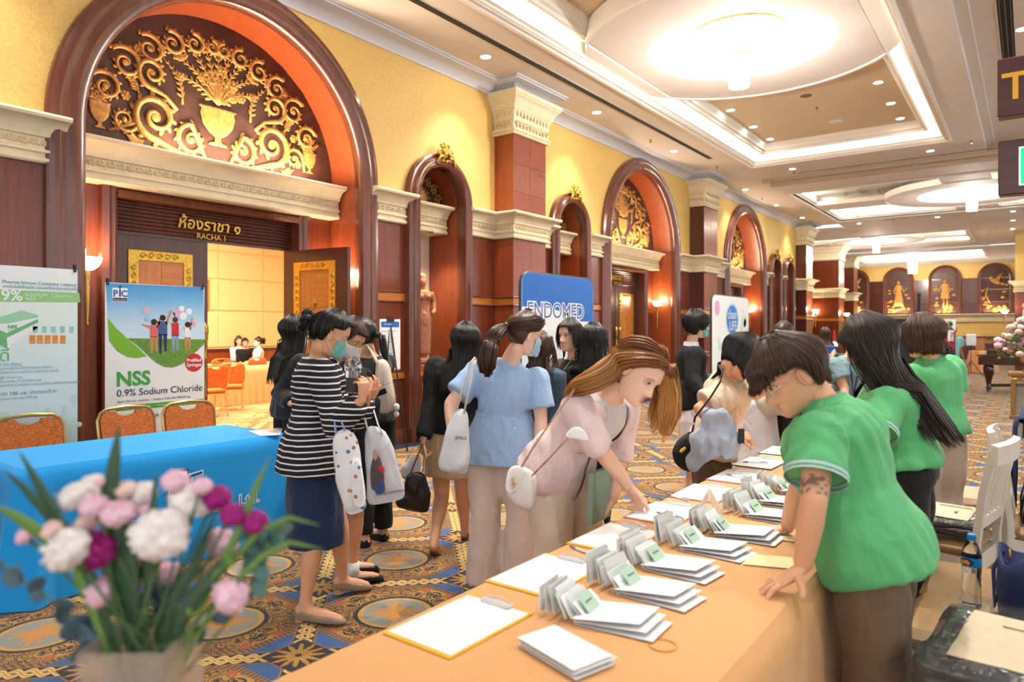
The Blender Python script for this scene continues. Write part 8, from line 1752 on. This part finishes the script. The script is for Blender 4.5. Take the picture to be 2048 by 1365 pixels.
p.arm('L', pt(1628, 1000, 1.95), pt(1606, 1135, 1.98), cv(-.80, .1, -.55), cv(-.3, 0, -1), curl=((-.1, .35, .3), (-.15, .35, .3), (-.15, .35, .3), (-.1, .35, .3)), spread=.22, thumb=(1.25, -.1)).arm('R', pt(1600, 975, 2.46), pt(1574, 1058, 2.56), cv(-.95, .1, -.2), cv(-.2, 0, -1), curl=(.15, .2, .25, .3), spread=.08)
p.leg('R', pt(1760, 1260, 2.35), ptz(1745, 1530, .08), ptz(1690, 1545, .03)).leg('L', pt(1755, 1330, 2.05), ptz(1760, 1620, .08), ptz(1690, 1640, .03)).body(.0085, .0028)
a, b, c = (p.loc(p.J[x]) for x in ('shL', 'elL', 'wrL')); me = p.bodyo.data; n = len(me.vertices); co = np.empty(n * 3); me.vertices.foreach_get('co', co); co = co.reshape(-1, 3); ca = me.color_attributes['tint']; col = np.empty(n * 4); ca.data.foreach_get('color', col); col = col.reshape(-1, 4); ab = np.array(b - a); L_ = np.linalg.norm(ab); ab /= L_; rel = co - np.array(a); t = rel @ ab / L_; rad = np.linalg.norm(rel - np.outer(rel @ ab, ab), axis=1)
wv = np.sin(co[:, 0] * 330 + 3 * np.sin(co[:, 2] * 210)) * np.sin(co[:, 1] * 300 + 2 * np.sin(co[:, 2] * 260)); col[:, 2] = np.where((t > .70) & (t < .97) & (rad < .07) & (np.abs(wv) < .32), .75, col[:, 2]); ca.data.foreach_set('color', col.ravel())
polo(p, 80, -.19, (.6, .6), bust=.0, fs=.8, ease=.036, flare=.004); p.trousers(BRT, .028, .97, .01, seed=81, amp=.006, top=.05); p.shoes(SHOEB)
p.cap(HBROWN, .014, .05, .034, -.06, vol=.012); p.comb(HBROWN, (.045, .0, .0), .017, .05, .034, -.06, seed=82, n=900, r=.0019, vol=.013, out=.004)
p.glasses(mat('clear_frame', (220, 214, 206), .2))
bd_ = pt(1592, 935, 2.10); bf_ = cv(-.75, -.62, -.15); br_ = bf_.cross(UPV).normalized(); bu_ = br_.cross(bf_)
pass
me_ = MB().lathe((0, 0, 0), [(.030, 0), (.030, .004), (.001, .004)], 24).mesh('badge', 30); Mb = Matrix((br_, bu_, bf_)).transposed().to_4x4(); Mb.translation = p.loc(bd_ + bf_ * .012); me_.transform(Mb); put('badge', me_, mat('badge_cream', (222, 200, 150), .5), p.e)
me_ = MB().lathe((0, 0, .0045), [(.019, 0), (.019, .001), (.001, .001)], 24).mesh('badge_mark', 30); me_.transform(Mb); put('badge_mark', me_, mat('badge_violet', (70, 50, 130), .5), p.e)
p = Person('helper with very long dark hair in green polo and black trousers at the table', pt(1814, 945, 3.06), pt(1772, 762, 3.06), cv(-.82, .57), pt(1742, 688, 3.02), cv(-.78, .5, -.38), cv(-.25, 0, .97), SK2, 1.03, sw=.172, hipw=.095)
p.arm('L', pt(1742, 890, 2.82), pt(1716, 985, 2.86), cv(-.5, .1, -.8), cv(-.3, .3, -.6)).arm('R', pt(1850, 880, 3.25), pt(1800, 960, 3.3)).stand(.02).body(.0105); polo(p, 87, .10, (.62, .62), bust=.01, wk=1.2); p.trousers(fabric('black_trouser', (20, 20, 22)), .022, .98, .03, seed=88, top=.3, wk=1.22); p.shoes(SHOEB); p.mask(MASKG)
p.cap(HDARK, .016, .05, -.03, -.09, vol=.005)
p.comb(HDARK, (.0, .40, .46), .018, .05, -.03, -.09, cv(.50, -.16, -.85), 900, .0024, 90, .006, .014, out=.006)
p = Person('helper with brown bob in green polo at the far end of the table', pt(1872, 862, 4.15), pt(1862, 722, 4.12), cv(-.35, .93), pt(1846, 674, 4.1), cv(-.45, .85, -.15), UPV, SK2, 1.02)
p.arm('R', pt(1898, 790, 4.2), pt(1880, 850, 4.1)).arm('L', pt(1815, 800, 4.1), pt(1820, 860, 4.0)).stand().body(.013); polo(p, 94, -.02, (.8, .62), bust=0); p.trousers(fabric('ecru_trouser', (222, 202, 184)), .03, .98, .04, seed=95, top=.2); p.shoes(SNEAK); p.cap(HBROWN, .018, .05, -.03, -.085, vol=.006)
p.comb(HBROWN, (.02, .07, .09), .02, .05, -.03, -.085, seed=100, n=560, r=.003, vol=.008, curl=.5)
p = Person('person in grey-teal shirt with a navy lanyard beyond the end of the table', pt(1703, 800, 5.5), pt(1706, 712, 5.45), cv(.2, -.95), pt(1712, 674, 5.4), cv(.2, -.95, -.2), UPV, SK2, 1.0); p.arm('R', pt(1688, 775, 5.35), pt(1690, 820, 5.25)).arm('L', pt(1732, 775, 5.4), pt(1730, 820, 5.3)).stand().body(.014); p.top(fabric('grey_teal_shirt', (118, 146, 152)), -.12, .02, (.65, .65), seed=96); p.trousers(SUITB, seed=97); p.shoes(SHOEB); p.cap(HBLACK, .015, .06, 0, -.08)
put('lanyard', MB().tube([p.loc(pt(1716, 712, 5.3)), p.loc(pt(1718, 740, 5.24)), p.loc(pt(1707, 790, 5.24)), p.loc(pt(1702, 745, 5.24)), p.loc(pt(1700, 712, 5.3))], .008, 6, flat=.3), PNAVY, p.e)
# --- far visitors
p = Person('distant person in blue and white striped top beside the teal table', pt(1652, 735, 13.2), pt(1652, 683, 13.2), cv(-.2, .95), pt(1650, 668, 13.2), cv(-.3, .9, 0), UPV, SK2); p.arm('R', pt(1668, 705, 13.1), pt(1662, 722, 13.0)).arm('L', pt(1638, 705, 13.1), pt(1642, 722, 13.0)).stand().body(.02); p.top(stripe_fabric('blue_white_band', (30, 90, 180), (226, 232, 240), .24, .4), -.1, .02, (.6, .6), seed=98, voxel=.014); p.trousers(WHT, seed=99, voxel=.016); p.shoes(SNEAK); p.cap(HBROWN, .016, .05, -.02, -.09); p.comb(HBROWN, (0, .15, .2), n=120, r=.007, seed=101)
p = Person('distant visitor in pale blue shirt half hidden by the congress board', pt(1903, 727, 17.4), pt(1905, 673, 17.4), cv(.3, .9), pt(1905, 661, 17.4), cv(.2, .9, 0), UPV, SK3); p.arm('R', pt(1921, 702, 17.4), pt(1929, 722, 17.4), cv(.2, 0, -1), cv(-1, 0, 0)).stand().body(.02); p.top(fabric('pale_cyan_shirt', (150, 220, 232)), -.12, .03, (.6, 0), seed=102, voxel=.014); p.trousers(fabric('olive_short', (110, 98, 76)), .03, .3, .02, seed=103, voxel=.016); p.shoes(SNEAK); p.cap(HBLACK, .014, .06, .0, -.07)
# --- seated in the meeting room
for u, v, Z, sk, hm, tm, t, mk in ((478, 682, 17.9, SK1, HBROWN, WHT, 'in white with loose brown hair', None), (490, 686, 17.6, SK2, HBLACK, SUITB, 'in black with a grey mask and cropped hair', 'g'), (517, 684, 17.2, SK1, HDARK, WHT, 'in white with a bun', 'w')):
    h = pt(u, v, Z); nk = h - UPV * .15; pe = nk - UPV * .48; bf = cv(.5, -.7) if u < 500 else cv(-.7, -.4); p = Person('seated person %s in the meeting room' % t, pe, nk, bf, h, bf, UPV, sk, .98, group='people seated in the meeting room'); f = bf
    p.arm('R', p.J['shR'] - UPV * .25 + f * .08, p.J['shR'] - UPV * .28 + f * .3).arm('L', p.J['shL'] - UPV * .25 + f * .08, p.J['shL'] - UPV * .28 + f * .3)
    for sd in 'RL': hp_ = p.J['hip' + sd]; kn = hp_ + f * .40; p.leg(sd, kn, Vector((kn.x, kn.y, .08)), Vector((kn.x, kn.y, .03)) + f * .14)
    p.body(.02); p.top(tm, -.08, .02, (1.4, 1.4), seed=110 + u, voxel=.015); p.trousers(SUITB, seed=111 + u, voxel=.016); p.shoes(SHOEB); p.cap(hm, .016, .05, .0, -.08)
    if mk: p.mask(MASKW if mk == 'w' else fabric('grey_mask', (170, 168, 176)))
    if u < 485: p.lock(hm, [h + UPV * .1 + f * -.02, h - f * .1, h - f * .1 - UPV * .2], [.05, .09, .07], 40, .01, 112)
    if u > 500: p.lock(hm, [h - f * .12 + UPV * .02 + Vector((.05 * math.cos(a), 0, .05 * math.sin(a))) for a in range(7)], [.03] * 7, 30, .01, 113)

bpy.data.scenes.remove(WORK)
